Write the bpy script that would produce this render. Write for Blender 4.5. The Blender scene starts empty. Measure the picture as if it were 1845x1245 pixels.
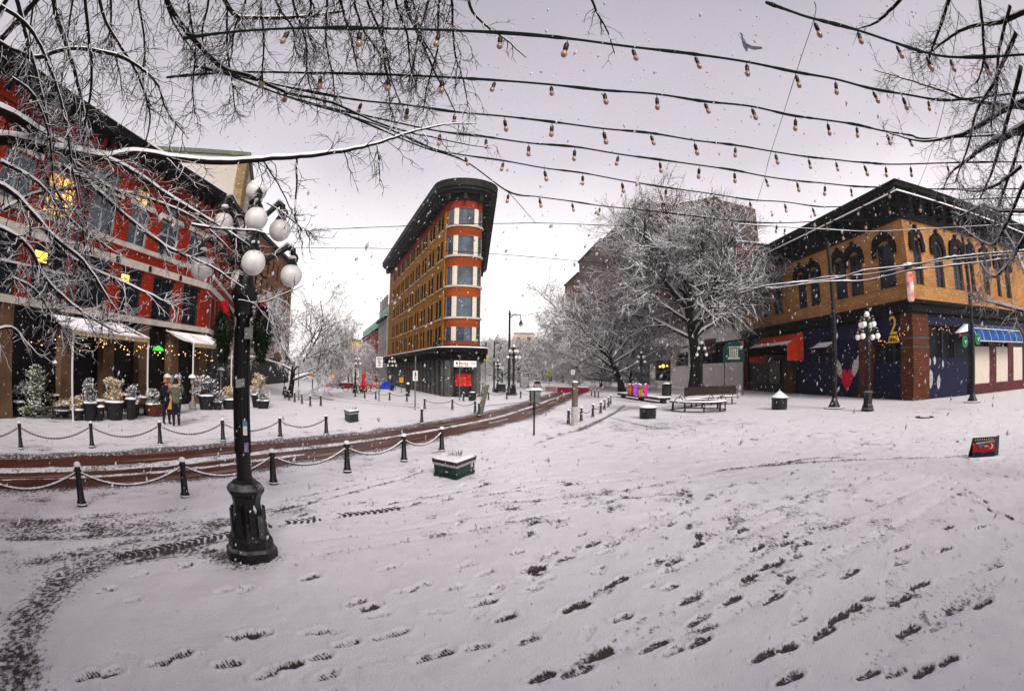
import bpy, bmesh, math, random
import numpy as np
from mathutils import Vector, Matrix
PI = math.pi
rnd = random.Random(7)
scene = bpy.context.scene
COL = scene.collection

# ------------------------------------------------------------------ camera
CAMH, FPX = 2.4, 900.0
PITCH, ROLL = math.radians(3.0), math.radians(0.5)
cd = bpy.data.cameras.new("camera"); cam = bpy.data.objects.new("camera", cd); COL.objects.link(cam)
cd.type = 'PANO'; cd.panorama_type = 'FISHEYE_EQUISOLID'
cd.sensor_fit = 'HORIZONTAL'; cd.sensor_width = 36.9; cd.sensor_height = 24.9
cd.fisheye_lens = 18.0; cd.fisheye_fov = math.radians(178)
cd.clip_start = 0.05; cd.clip_end = 4000
cam.matrix_world = Matrix.Translation((0, 0, CAMH)) @ Matrix.Rotation(PI/2 + PITCH, 4, 'X') @ Matrix.Rotation(ROLL, 4, 'Z')
scene.camera = cam

# ------------------------------------------------------------------ world, sun, exposure
SUN_EL, SUN_AZ = 33.0, 163.0          # azimuth measured from +Y clockwise: behind the camera
w = bpy.data.worlds.new("World"); scene.world = w; w.use_nodes = True
nt = w.node_tree; nt.nodes.clear(); N = nt.nodes.new; LK = nt.links.new
out = N('ShaderNodeOutputWorld'); bg = N('ShaderNodeBackground'); LK(bg.outputs[0], out.inputs[0])
bg.inputs[1].default_value = 0.1
sky = N('ShaderNodeTexSky'); sky.sky_type = 'NISHITA'; sky.sun_disc = False
sky.sun_elevation = math.radians(SUN_EL); sky.sun_rotation = math.radians(SUN_AZ)
sky.air_density = 1.0; sky.dust_density = 6.0
tc = N('ShaderNodeTexCoord'); sp = N('ShaderNodeSeparateXYZ'); LK(tc.outputs['Generated'], sp.inputs[0])
ns = N('ShaderNodeTexNoise'); ns.inputs['Scale'].default_value = 2.2; ns.inputs['Detail'].default_value = 5
LK(tc.outputs['Generated'], ns.inputs[0])
ad = N('ShaderNodeMath'); ad.operation = 'MULTIPLY_ADD'; ad.inputs[1].default_value = 0.22; LK(ns.outputs[0], ad.inputs[0]); LK(sp.outputs[2], ad.inputs[2])
cr = N('ShaderNodeValToRGB'); LK(ad.outputs[0], cr.inputs[0])
e = cr.color_ramp.elements
e[0].position = 0.08; e[0].color = (9.0, 8.5, 7.9, 1)
e[1].position = 0.95; e[1].color = (1.75, 1.58, 1.82, 1)
x = e.new(0.30); x.color = (5.8, 5.35, 5.4, 1)
x = e.new(0.52); x.color = (3.15, 2.85, 3.1, 1)
mx = N('ShaderNodeMix'); mx.data_type = 'RGBA'; mx.inputs[0].default_value = 0.93
LK(sky.outputs[0], mx.inputs[6]); LK(cr.outputs[0], mx.inputs[7]); LK(mx.outputs[2], bg.inputs[0])
sd = bpy.data.lights.new("sun", 'SUN'); sun = bpy.data.objects.new("sun", sd); COL.objects.link(sun)
sd.energy = 1.5; sd.angle = math.radians(24); sd.color = (1.0, 0.95, 0.9)
_a, _e = math.radians(SUN_AZ), math.radians(SUN_EL)
sun.rotation_euler = Vector((math.sin(_a)*math.cos(_e), math.cos(_a)*math.cos(_e), math.sin(_e))).to_track_quat('Z', 'Y').to_euler()
scene.view_settings.view_transform = 'Standard'; scene.view_settings.look = 'None'
scene.view_settings.exposure = 1.30; scene.view_settings.gamma = 1.0
scene.cycles.max_bounces = 6; scene.cycles.volume_bounces = 0
scene.cycles.transparent_max_bounces = 8

# ------------------------------------------------------------------ measuring: where a sight line meets the real surfaces
def ray(px, py):
    x, y = px - 922.5, -(py - 622.5)
    c, s = math.cos(ROLL), math.sin(ROLL); x, y = c*x - s*y, s*x + c*y
    r = math.hypot(x, y) + 1e-9; th = 2*math.asin(min(1, r/2/FPX))
    a, b, d = x/r*math.sin(th), math.cos(th), y/r*math.sin(th)
    c, s = math.cos(PITCH), math.sin(PITCH)
    return Vector((a, c*b - s*d, s*b + c*d))
def G(px, py, z=0.0):
    d = ray(px, py); t = (z - CAMH)/d.z
    return Vector((d.x*t, d.y*t, z))
def hz(px, py, P):
    d = ray(px, py); return CAMH + math.hypot(P[0], P[1])*d.z/math.hypot(d.x, d.y)
def D(px, py, dist):
    d = ray(px, py); return Vector((d.x*dist, d.y*dist, CAMH + d.z*dist))

# ------------------------------------------------------------------ materials
MATS = {}
def mat(name, col, rough=0.6, var=0.25, vs=3.0, metal=0.0, snow=0.0, snow_lo=0.55, bump=0.0, bs=20.0, kind=None, emit=0.0, spec=0.12, col2=None, streak=None):
    if name in MATS: return MATS[name]
    m = bpy.data.materials.new(name); m.use_nodes = True; MATS[name] = m
    t = m.node_tree; n = t.nodes.new; l = t.links.new
    b = t.nodes['Principled BSDF']; b.inputs['Roughness'].default_value = rough; b.inputs['Metallic'].default_value = metal
    b.inputs['Specular IOR Level'].default_value = spec
    geo = n('ShaderNodeNewGeometry'); tcn = n('ShaderNodeTexCoord')
    dark = tuple(c*(1-var) for c in col) if col2 is None else col2
    if kind == 'brick':
        br = n('ShaderNodeTexBrick'); l(tcn.outputs['UV'], br.inputs[0])
        br.inputs['Scale'].default_value = vs; br.inputs['Color1'].default_value = (*col, 1); br.inputs['Color2'].default_value = (*dark, 1)
        br.inputs['Mortar'].default_value = (*(c*0.55 for c in col), 1); br.inputs['Mortar Size'].default_value = 0.035
        br.inputs['Brick Width'].default_value = 0.7; br.inputs['Row Height'].default_value = 0.24
        nz = n('ShaderNodeTexNoise'); nz.inputs['Scale'].default_value = 0.6; nz.inputs['Detail'].default_value = 6; l(tcn.outputs['UV'], nz.inputs[0])
        rp = n('ShaderNodeMapRange'); rp.inputs[1].default_value = 0.3; rp.inputs[2].default_value = 0.75; rp.inputs[3].default_value = 1.0; rp.inputs[4].default_value = 0.62
        l(nz.outputs[0], rp.inputs[0])
        mu = n('ShaderNodeMix'); mu.data_type = 'RGBA'; mu.blend_type = 'MULTIPLY'; mu.inputs[0].default_value = 1
        l(br.outputs[0], mu.inputs[6]); l(rp.outputs[0], mu.inputs[7]); c = mu.outputs[2]
    else:
        nz = n('ShaderNodeTexNoise'); nz.inputs['Scale'].default_value = vs; nz.inputs['Detail'].default_value = 6
        if streak:
            mp = n('ShaderNodeMapping'); mp.inputs['Scale'].default_value = streak; l(tcn.outputs['UV'], mp.inputs[0]); l(mp.outputs[0], nz.inputs[0])
        else: l(tcn.outputs['Object'], nz.inputs[0])
        rp = n('ShaderNodeMapRange'); rp.inputs[1].default_value = 0.32; rp.inputs[2].default_value = 0.68; l(nz.outputs[0], rp.inputs[0])
        mu = n('ShaderNodeMix'); mu.data_type = 'RGBA'; mu.inputs[6].default_value = (*dark, 1); mu.inputs[7].default_value = (*col, 1)
        l(rp.outputs[0], mu.inputs[0]); c = mu.outputs[2]
    if snow > 0:
        sp = n('ShaderNodeSeparateXYZ'); l(geo.outputs['Normal'], sp.inputs[0])
        n2 = n('ShaderNodeTexNoise'); n2.inputs['Scale'].default_value = 6.0; n2.inputs['Detail'].default_value = 4; l(tcn.outputs['Object'], n2.inputs[0])
        ma = n('ShaderNodeMath'); ma.operation = 'MULTIPLY_ADD'; ma.inputs[1].default_value = 0.7; l(n2.outputs[0], ma.inputs[0]); l(sp.outputs[2], ma.inputs[2])
        mr = n('ShaderNodeMapRange'); mr.inputs[1].default_value = snow_lo + 0.35; mr.inputs[2].default_value = snow_lo + 0.5; mr.inputs[4].default_value = snow; l(ma.outputs[0], mr.inputs[0])
        m2 = n('ShaderNodeMix'); m2.data_type = 'RGBA'; l(mr.outputs[0], m2.inputs[0]); l(c, m2.inputs[6]); m2.inputs[7].default_value = (0.84, 0.83, 0.85, 1)
        c = m2.outputs[2]
        m3 = n('ShaderNodeMix'); m3.inputs[2].default_value = rough; m3.inputs[3].default_value = 0.7; l(mr.outputs[0], m3.inputs[0]); l(m3.outputs[0], b.inputs['Roughness'])
    l(c, b.inputs['Base Color'])
    if bump > 0:
        n3 = n('ShaderNodeTexNoise'); n3.inputs['Scale'].default_value = bs; n3.inputs['Detail'].default_value = 5; l(tcn.outputs['Object'], n3.inputs[0])
        bp = n('ShaderNodeBump'); bp.inputs['Strength'].default_value = bump; bp.inputs['Distance'].default_value = 0.02; l(n3.outputs[0], bp.inputs['Height']); l(bp.outputs[0], b.inputs['Normal'])
    if emit > 0:
        b.inputs['Emission Strength'].default_value = emit; l(c, b.inputs['Emission Color'])
    return m

SNOW = mat('snow', (0.86, 0.85, 0.87), 0.7, 0.05, 4, bump=0.4, bs=30)
IRON = mat('black_iron', (0.006, 0.0055, 0.006), 0.45, spec=.35, var=0.3, vs=8, snow=0.9, snow_lo=0.72, bump=0.15, bs=40)
CAST = mat('black_cast_iron', (0.005, 0.0045, 0.005), 0.42, 0.3, 8, bump=0.3, bs=30, spec=.35)
BARK = mat('snowy_bark', (0.020, 0.012, 0.011), 0.85, 0.4, 12, snow=1.0, snow_lo=0.0, bump=0.4, bs=25)
BARKT = mat('dark_trunk_bark', (0.018, 0.012, 0.011), 0.9, 0.5, 6, snow=1.0, snow_lo=0.42, bump=0.6, bs=9)
BARKC = mat('frosted_bark', (0.022, 0.013, 0.012), 0.85, 0.4, 12, snow=.95, snow_lo=-0.02)
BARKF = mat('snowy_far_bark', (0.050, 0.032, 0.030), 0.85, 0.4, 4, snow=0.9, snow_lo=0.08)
GLASS = mat('dark_glass', (0.012, 0.016, 0.022), 0.3, 0.4, 1.2, spec=0.0)
GLASSB = mat('bluish_glass', (0.05, 0.08, 0.12), 0.12, 0.8, 0.9, spec=0.7)
GLASSR = mat('grey_reflection_glass', (0.030, 0.036, 0.048), 0.18, 0.9, 0.7, spec=0.3)  # bluish grey mottling paints reflections into the pane colour
WARM = mat('lit_window', (1.0, 0.50, 0.10), 0.5, 0.75, 1.6, emit=1.2)
CREAM = mat('cream_paint', (0.62, 0.56, 0.46), 0.6, 0.15, 3)
BLACKP = mat('black_paint', (0.006, 0.006, 0.007), 0.55, 0.4, 4, spec=.25)

# ------------------------------------------------------------------ mesh collecting
class MB:
    def __init__(s): s.v = []; s.f = []; s.m = []; s.a = []
    def add(s, vs, fs, mi=0):
        k = len(s.v); s.a.append((k, len(s.f))); s.v.extend([tuple(p) for p in vs]); s.f.extend([tuple(i + k for i in f) for f in fs]); s.m.extend([mi]*len(fs)); return s
    def box(s, c, d, mi=0, rz=0.0, taper=1.0):
        hx, hy, hh = d[0]/2, d[1]/2, d[2]/2; co, si = math.cos(rz), math.sin(rz); vs = []
        for z, tp in ((-hh, 1.0), (hh, taper)):
            for a, b in ((-hx, -hy), (hx, -hy), (hx, hy), (-hx, hy)):
                a *= tp; b *= tp; vs.append((c[0] + a*co - b*si, c[1] + a*si + b*co, c[2] + z))
        return s.add(vs, [(3, 2, 1, 0), (4, 5, 6, 7), (0, 1, 5, 4), (1, 2, 6, 5), (2, 3, 7, 6), (3, 0, 4, 7)], mi)
    def tube(s, pts, r, k=6, mi=0, cap=True):
        pts = [Vector(p) for p in pts]; n = len(pts)
        rs = r if isinstance(r, (list, tuple)) else [r]*n
        vs = []; up = Vector((0, 0, 1)); prev = None
        for i, p in enumerate(pts):
            t = (pts[min(i+1, n-1)] - pts[max(i-1, 0)]).normalized()
            if prev is None:
                a = t.cross(up if abs(t.z) < 0.9 else Vector((1, 0, 0))).normalized()
            else:
                a = (prev - t*prev.dot(t)).normalized()
            prev = a; b = t.cross(a)
            for j in range(k):
                q = 2*PI*j/k; vs.append(p + (a*math.cos(q) + b*math.sin(q))*rs[i])
        fs = [(i*k + j, i*k + (j+1) % k, (i+1)*k + (j+1) % k, (i+1)*k + j) for i in range(n-1) for j in range(k)]
        if cap: fs += [tuple(range(k-1, -1, -1)), tuple((n-1)*k + j for j in range(k))]
        return s.add(vs, fs, mi)
    def lathe(s, prof, c=(0, 0, 0), k=12, mi=0, rot=0.0, sq=1.0):
        vs = []
        for r, z in prof:
            for j in range(k):
                q = 2*PI*j/k + rot; vs.append((c[0] + r*math.cos(q), c[1] + r*sq*math.sin(q), c[2] + z))
        n = len(prof)
        fs = [(i*k + j, i*k + (j+1) % k, (i+1)*k + (j+1) % k, (i+1)*k + j) for i in range(n-1) for j in range(k)]
        fs += [tuple(range(k-1, -1, -1)), tuple((n-1)*k + j for j in range(k))]
        return s.add(vs, fs, mi)
    def ball(s, c, r, k=10, mi=0, sz=1.0):
        n = max(5, k//2 + 1)
        return s.lathe([(max(1e-4, r*math.sin(PI*i/n)), -r*sz*math.cos(PI*i/n)) for i in range(n+1)], c, k, mi)
    def poly(s, pts, thick, mi=0):
        """closed outline pts (3-D, planar), extruded by the vector thick"""
        n = len(pts); t = Vector(thick); a = [Vector(p) for p in pts]
        return s.add([*a, *[p + t for p in a]], [tuple(range(n-1, -1, -1)), tuple(range(n, 2*n))] + [(i, (i+1) % n, n + (i+1) % n, n + i) for i in range(n)], mi)
    def pbox(s, path, u0, u1, z0, z1, d0, d1, mi=0):
        us = path.samples(u0, u1); vs = []
        for u in us:
            a = path.at(u, d0); b = path.at(u, d1)
            vs += [(a[0], a[1], z0), (b[0], b[1], z0), (b[0], b[1], z1), (a[0], a[1], z1)]
        n = len(us); fs = []
        for i in range(n-1):
            k = 4*i
            for j in range(4): fs.append((k + j, k + (j+1) % 4, k + 4 + (j+1) % 4, k + 4 + j))
        fs += [(0, 3, 2, 1), tuple(4*(n-1) + j for j in (0, 1, 2, 3))]
        return s.add(vs, fs, mi)
    def parts(s, name, mats, parent=None, smooth=False, world=False):
        """every added shape becomes a part of its own"""
        e = s.a + [(len(s.v), len(s.f))]
        for (v0, f0), (v1, f1) in zip(e, e[1:]):
            q = MB(); q.v = s.v[v0:v1]; q.f = [tuple(i - v0 for i in f) for f in s.f[f0:f1]]; q.m = s.m[f0:f1]; q.build(name, mats, parent, smooth, world)
    def build(s, name, mats, parent=None, smooth=False, world=False):
        if not isinstance(mats, (list, tuple)): mats = [mats]
        v = np.array(s.v, dtype=np.float64).reshape(-1, 3)
        if world and parent is not None:
            o = Vector((0, 0, 0)); q = parent
            while q is not None: o = o + q.location; q = q.parent
            v = v - np.array(o)
        me = bpy.data.meshes.new(name); me.from_pydata(v.tolist(), [], s.f)
        me.polygons.foreach_set('material_index', s.m)
        for m in mats: me.materials.append(m)
        if name == 'wall' or name == 'stone_base':
            bm = bmesh.new(); bm.from_mesh(me); bmesh.ops.remove_doubles(bm, verts=bm.verts, dist=.0005); bm.to_mesh(me); bm.free()
        boxuv(me)
        if smooth: me.polygons.foreach_set('use_smooth', [True]*len(me.polygons)); 
        ob = bpy.data.objects.new(name, me); COL.objects.link(ob)
        if parent is not None: ob.parent = parent
        if smooth:
            try: me.set_sharp_from_angle(angle=math.radians(50))
            except Exception: pass
        return ob
def boxuv(me):
    nl = len(me.loops)
    if nl == 0: return
    uv = me.uv_layers.new(name='UVMap')
    vi = np.empty(nl, dtype=np.int64); me.loops.foreach_get('vertex_index', vi)
    co = np.empty(len(me.vertices)*3); me.vertices.foreach_get('co', co); co = co.reshape(-1, 3)
    npoly = len(me.polygons); nr = np.empty(npoly*3); me.polygons.foreach_get('normal', nr); nr = nr.reshape(-1, 3)
    tot = np.empty(npoly, dtype=np.int64); me.polygons.foreach_get('loop_total', tot)
    pn = np.repeat(nr, tot, axis=0); p = co[vi]
    h = np.hypot(pn[:, 0], pn[:, 1]) + 1e-9
    tx, ty = -pn[:, 1]/h, pn[:, 0]/h
    flat = np.abs(pn[:, 2]) > 0.75
    u = np.where(flat, p[:, 0], p[:, 0]*tx + p[:, 1]*ty); vv = np.where(flat, p[:, 1], p[:, 2])
    uv.data.foreach_set('uv', np.stack([u, vv], 1).ravel())

class Path:
    """a plan outline walked with the outside on the right-hand side"""
    def __init__(s, pts):
        s.p = [Vector((a[0], a[1])) for a in pts]; s.L = [0.0]
        for a, b in zip(s.p, s.p[1:]): s.L.append(s.L[-1] + (b - a).length)
        s.n = []
        for a, b in zip(s.p, s.p[1:]):
            d = (b - a).normalized(); s.n.append(Vector((d.y, -d.x)))
    def seg(s, u):
        for i in range(len(s.n)):
            if u <= s.L[i+1] + 1e-7: return i
        return len(s.n) - 1
    def samples(s, u0, u1): return [u0] + [x for x in s.L[1:-1] if u0 + 1e-6 < x < u1 - 1e-6] + [u1]
    def at(s, u, d=0.0):
        for i in range(1, len(s.L)-1):
            if abs(u - s.L[i]) < 1e-5:
                m = (s.n[i-1] + s.n[i]); m = m/m.length; return s.p[i] + m*(d/max(0.3, m.dot(s.n[i])))
        i = s.seg(u); t = (s.p[i+1] - s.p[i]).normalized()
        return s.p[i] + t*(u - s.L[i]) + s.n[i]*d
    def U(s, px, py, i, d=0.0):
        """(u, z) where the sight line through px,py meets segment i of the wall"""
        dr = ray(px, py); A = s.p[i] + s.n[i]*d; t = (s.p[i+1] - s.p[i]).normalized()
        det = dr.x*(-t.y) + t.x*dr.y
        k = (A.x*(-t.y) + t.x*A.y)/det
        hit = Vector((dr.x*k, dr.y*k)); return s.L[i] + (hit - A).dot(t), CAMH + dr.z*k
def wall(mb, path, z0, z1, u0, u1, holes, reveal=0.25, mi=0, matfn=None):
    """a wall skin with real openings and their reveals; holes: (u0,u1,z0,z1)"""
    us = sorted(set([round(x, 4) for x in path.samples(u0, u1)] + [round(x, 4) for h in holes for x in h[:2] if u0 < x < u1]))
    zs = sorted(set([z0, z1] + [round(x, 4) for h in holes for x in h[2:4] if z0 < x < z1]))
    snap = lambda u: min(path.L, key=lambda q: abs(q-u)) if min(abs(q-u) for q in path.L) < 1e-3 else u
    us = [snap(u) for u in us]
    for a, b in zip(us, us[1:]):
        if b - a < 1e-4: continue
        pa, pb = path.at(a), path.at(b); um = (a+b)/2
        for c, d in zip(zs, zs[1:]):
            zm = (c+d)/2
            if any(h[0] < um < h[1] and h[2] < zm < h[3] for h in holes): continue
            mb.add([(pa.x, pa.y, c), (pb.x, pb.y, c), (pb.x, pb.y, d), (pa.x, pa.y, d)], [(0, 1, 2, 3)], matfn(um, zm) if matfn else mi)
    for h in holes:
        for u in h[:2]:
            a, b = path.at(u), path.at(u, -reveal)
            mb.add([(a.x, a.y, h[2]), (b.x, b.y, h[2]), (b.x, b.y, h[3]), (a.x, a.y, h[3])], [(0, 1, 2, 3)], mi)
        for z in h[2:4]:
            ss = path.samples(h[0], h[1]); vs = []
            for u in ss:
                a, b = path.at(u), path.at(u, -reveal); vs += [(a.x, a.y, z), (b.x, b.y, z)]
            mb.add(vs, [(2*i, 2*i+1, 2*i+3, 2*i+2) for i in range(len(ss)-1)], mi)
def window(parent, path, u0, u1, z0, z1, fm, pm, nx=2, nz=2, dep=0.2, fw=0.09, sub=True, name='window', zbars=None):
    f = MB(); a, b = -dep, -dep + 0.07
    f.pbox(path, u0, u0+fw, z0, z1, a, b); f.pbox(path, u1-fw, u1, z0, z1, a, b)
    f.pbox(path, u0+fw, u1-fw, z0, z0+fw, a, b-.003); f.pbox(path, u0+fw, u1-fw, z1-fw, z1, a, b-.003)
    for i in range(1, nx):
        x = u0 + (u1-u0)*i/nx; f.pbox(path, x-fw*.4, x+fw*.4, z0+fw, z1-fw, a, b-.01)
    for zz in (zbars if zbars is not None else [z0 + (z1-z0)*i/nz for i in range(1, nz)]):
        f.pbox(path, u0+fw, u1-fw, zz-fw*.35, zz+fw*.35, a, b-.02)
    g = MB(); g.pbox(path, u0+.01, u1-.01, z0+.01, z1-.01, a-.06, a+.012)
    fo = f.build(name, fm, parent, world=True)
    g.build('pane', pm, fo, world=True)
    return fo

def thing(name, label, cat, loc=(0, 0, 0), rz=0.0, group=None):
    o = bpy.data.objects.new(name, None); COL.objects.link(o); o.location = loc; o.rotation_euler = (0, 0, rz); o.empty_display_size = 0.3
    return tag(o, label, cat, group)
def tag(o, label, cat, group=None):
    o['label'] = label; o['category'] = cat
    if group: o['group'] = group
    return o
def dup(o, loc=None, rz=None, label=None, group=None, scale=None, parent=None):
    c = o.copy(); COL.objects.link(c)
    if parent is not None: c.parent = parent
    if loc is not None: c.location = loc
    if rz is not None: c.rotation_euler = (0, 0, rz)
    if scale is not None: c.scale = (scale,)*3 if not isinstance(scale, (tuple, list)) else scale
    if label: c['label'] = label
    if group: c['group'] = group
    for ch in [q for q in o.children]: dup(ch, parent=c)
    return c

# ------------------------------------------------------------------ numpy noise
def vnoise(x, y, scale, seed=0, octs=3):
    r = np.zeros_like(x); amp = 1.0; tot = 0
    for o in range(octs):
        g = np.random.RandomState(seed + o).rand(256, 256); u = x/scale*2**o; v = y/scale*2**o
        iu = np.floor(u).astype(int); iv = np.floor(v).astype(int); fu = u-iu; fv = v-iv
        fu = fu*fu*(3-2*fu); fv = fv*fv*(3-2*fv); a, b = iu % 256, iv % 256; a1, b1 = (iu+1) % 256, (iv+1) % 256
        r += amp*((g[a, b]*(1-fu) + g[a1, b]*fu)*(1-fv) + (g[a, b1]*(1-fu) + g[a1, b1]*fu)*fv); tot += amp; amp *= .5
    return r/tot
def sstep(a, b, x):
    t = np.clip((x-a)/(b-a), 0, 1); return t*t*(3-2*t)
def linedist(X, Y, pts):
    """distance to polyline, arc position and signed side offset"""
    best = np.full(X.shape, 1e9); S = np.zeros_like(X); W = np.zeros_like(X); acc = 0
    for (x0, y0), (x1, y1) in zip(pts, pts[1:]):
        dx, dy = x1-x0, y1-y0; L = math.hypot(dx, dy)
        if L < 1e-6: continue
        t = np.clip(((X-x0)*dx + (Y-y0)*dy)/(L*L), 0, 1)
        d = np.hypot(X-(x0+t*dx), Y-(y0+t*dy)); sg = ((X-x0)*dy - (Y-y0)*dx)/L
        k = d < best; best = np.where(k, d, best); S = np.where(k, acc+t*L, S); W = np.where(k, sg, W); acc += L
    return best, S, W
# ================================================================== THE SETTING: snow ground and the wet street
NEAR = [(-16.5, -7), (-13.2, -2), (-10.6, 2.5), (-9.0, 4.95), (-8.05, 6.4), (-6.9, 8.5), (-5.7, 11.2), (-4.4, 14.1), (-2.5, 18.2), (1.1, 26.8), (4.5, 41.5), (8.2, 57), (10.5, 66)]
FAR = [(-19.5, -6), (-16.2, -1), (-13.4, 4.0), (-12.0, 6.4), (-11.1, 8.4), (-9.7, 10.9), (-8.4, 13.6), (-6.3, 16.7), (-4.6, 20.2), (-1.7, 28.0), (1.7, 42.0), (5.2, 58), (7.5, 67)]
def catmull(pts, n=8):
    r = []; P = [pts[0]] + list(pts) + [pts[-1]]
    for i in range(1, len(P)-2):
        for j in range(n):
            t = j/n; a, b, c, d = P[i-1], P[i], P[i+1], P[i+2]
            r.append(tuple(0.5*((2*b[k]) + (-a[k]+c[k])*t + (2*a[k]-5*b[k]+4*c[k]-d[k])*t*t + (-a[k]+3*b[k]-3*c[k]+d[k])*t**3) for k in range(len(b))))
    r.append(tuple(pts[-1])); return r
NEARc, FARc = catmull(NEAR), catmull(FAR)
MID = [((a[0]+b[0])/2, (a[1]+b[1])/2) for a, b in zip(NEARc, FARc)]
HW = [math.hypot(a[0]-b[0], a[1]-b[1])/2 for a, b in zip(NEARc, FARc)]

FOOT = []   # footprints: ground centre, heading, length, width, depth
def foot_px(x, y, w, ang=28, depth=1.0, wd=0.105):
    c, s = math.cos(math.radians(ang)), math.sin(math.radians(ang))
    a = G(x - c*w/2, y + s*w/2); b = G(x + c*w/2, y - s*w/2)
    L = (b-a).length; n = max(1, round(L/.66)); h = math.atan2(b.y-a.y, b.x-a.x); l = min(.43, max(.29, L*.9))
    for k in range(n):
        t = (k+.5)/n; sx = .05*(1 if k % 2 else -1)*(n > 1); p = a.lerp(b, t); hh = h + .12*math.sin(x*.7 + k*2)
        FOOT.append((p.x - math.sin(h)*sx, p.y + math.cos(h)*sx, hh, l, wd*1.36, depth))
Z6 = lambda x, y: (900 + x/1.952, 800 + y/1.952)
for x, y, wpx, dp in [(325,350,60,.9),(125,437,110,1),(415,475,85,.7),(270,570,125,1),(600,500,60,.6),(670,540,95,.6),(610,410,100,.5),(855,300,70,.6),(1060,280,50,.4),(900,365,70,.8),(1010,350,50,.6),(1075,350,60,.5),(940,425,80,1),(880,465,70,1),(700,610,110,.7),(960,540,140,.8),(820,545,50,.9),(350,735,150,.7),(540,705,150,.8),(700,690,110,.9),(610,725,110,.6),(930,740,110,1),(1010,712,70,1),(1190,610,110,1),(1245,578,70,1),(1140,660,110,.7),(1290,540,50,.8),(1440,520,200,.9),(1230,455,120,.6),(1410,365,100,.6),(1410,415,100,.5),(1565,370,60,.8),(1580,295,30,.8),(1690,290,60,.6),(1740,430,80,.5),(1700,560,110,1),(1440,650,130,.8),(1540,640,80,.4),(1600,580,60,.3),(1575,765,100,1.2),(1490,800,80,1),(1300,810,80,.9),(1020,820,130,1),(270,800,150,.7),(150,815,90,1),(1390,805,90,.5),(430,610,30,.9),(20,600,70,.7),(730,640,40,.5),(1200,285,60,.4),(700,350,50,.6),(220,262,90,.5),(60,375,50,.5),(100,690,50,.5),(1050,620,50,.4)]:
    X, Y = Z6(x, y); foot_px(X, Y, wpx/1.952, 27, dp)
for x, y, wpx, dp in [(1200,960,120,1),(1315,960,70,.9),(800,1095,150,.7),(910,1060,90,1),(440,1160,100,.8),(560,1145,80,.6),(1460,1115,90,.9),(1340,1155,100,.7),(1580,940,180,.5),(1640,1160,150,.6),(1150,1105,30,1),(1600,1070,30,.8),(1560,668,120,.4),(1130,740,60,.4),(1240,735,70,.4)]:
    foot_px(x/2.798, 800 + y/2.798, wpx/2.798, 16, dp)
for x, y, wpx, dp in [(640,1085,40,.8),(665,1095,50,.7),(870,1085,60,.8),(910,1112,60,.5),(625,1158,45,.8),(705,1142,85,.7),(780,1180,100,.7),(860,1165,35,.7),(520,1200,50,.8),(755,1055,60,.5),(840,1015,60,.4),(700,1020,50,.4),(960,1025,60,.6),(1100,980,50,.4),(1035,1090,60,.5),(440,1145,60,.6),(240,1080,30,.4),(560,1040,50,.4),(1180,1010,60,.3)]:
    foot_px(x, y, wpx, 18, dp)
TRSCUFF = []
for x0_, y0_, x1_, y1_ in [(1230,1150,1700,900),(1080,1180,1430,1000),(1350,1190,1790,1010),(1180,1040,1420,930),(1550,1200,1800,1050),(960,1215,1250,1130)]:
    TRSCUFF.append(((tuple(G(x0_, y0_)[:2]), tuple(G((x0_+x1_)/2, (y0_+y1_)/2 - 6)[:2]), tuple(G(x1_, y1_)[:2])), .10, .10, .022))
r2 = random.Random(5)
for i in range(170):        # lighter, older prints wandering over the square
    a = r2.uniform(-0.9, 1.1); d = r2.uniform(3.2, 24); h0 = r2.choice([0.9, 1.1, 1.3, 0.6]) + r2.gauss(0, .12)
    x0, y0 = d*math.sin(a), d*math.cos(a)
    if x0 < -4.5: continue
    n = r2.randint(2, 6); st = r2.uniform(.5, .68); dp = r2.uniform(.15, .55)
    for k in range(n):
        sx = .09*(1 if k % 2 else -1)
        FOOT.append((x0 + math.cos(h0)*st*k - math.sin(h0)*sx, y0 + math.sin(h0)*st*k + math.cos(h0)*sx, h0 + r2.gauss(0, .1), .34, .135, dp))

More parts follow.
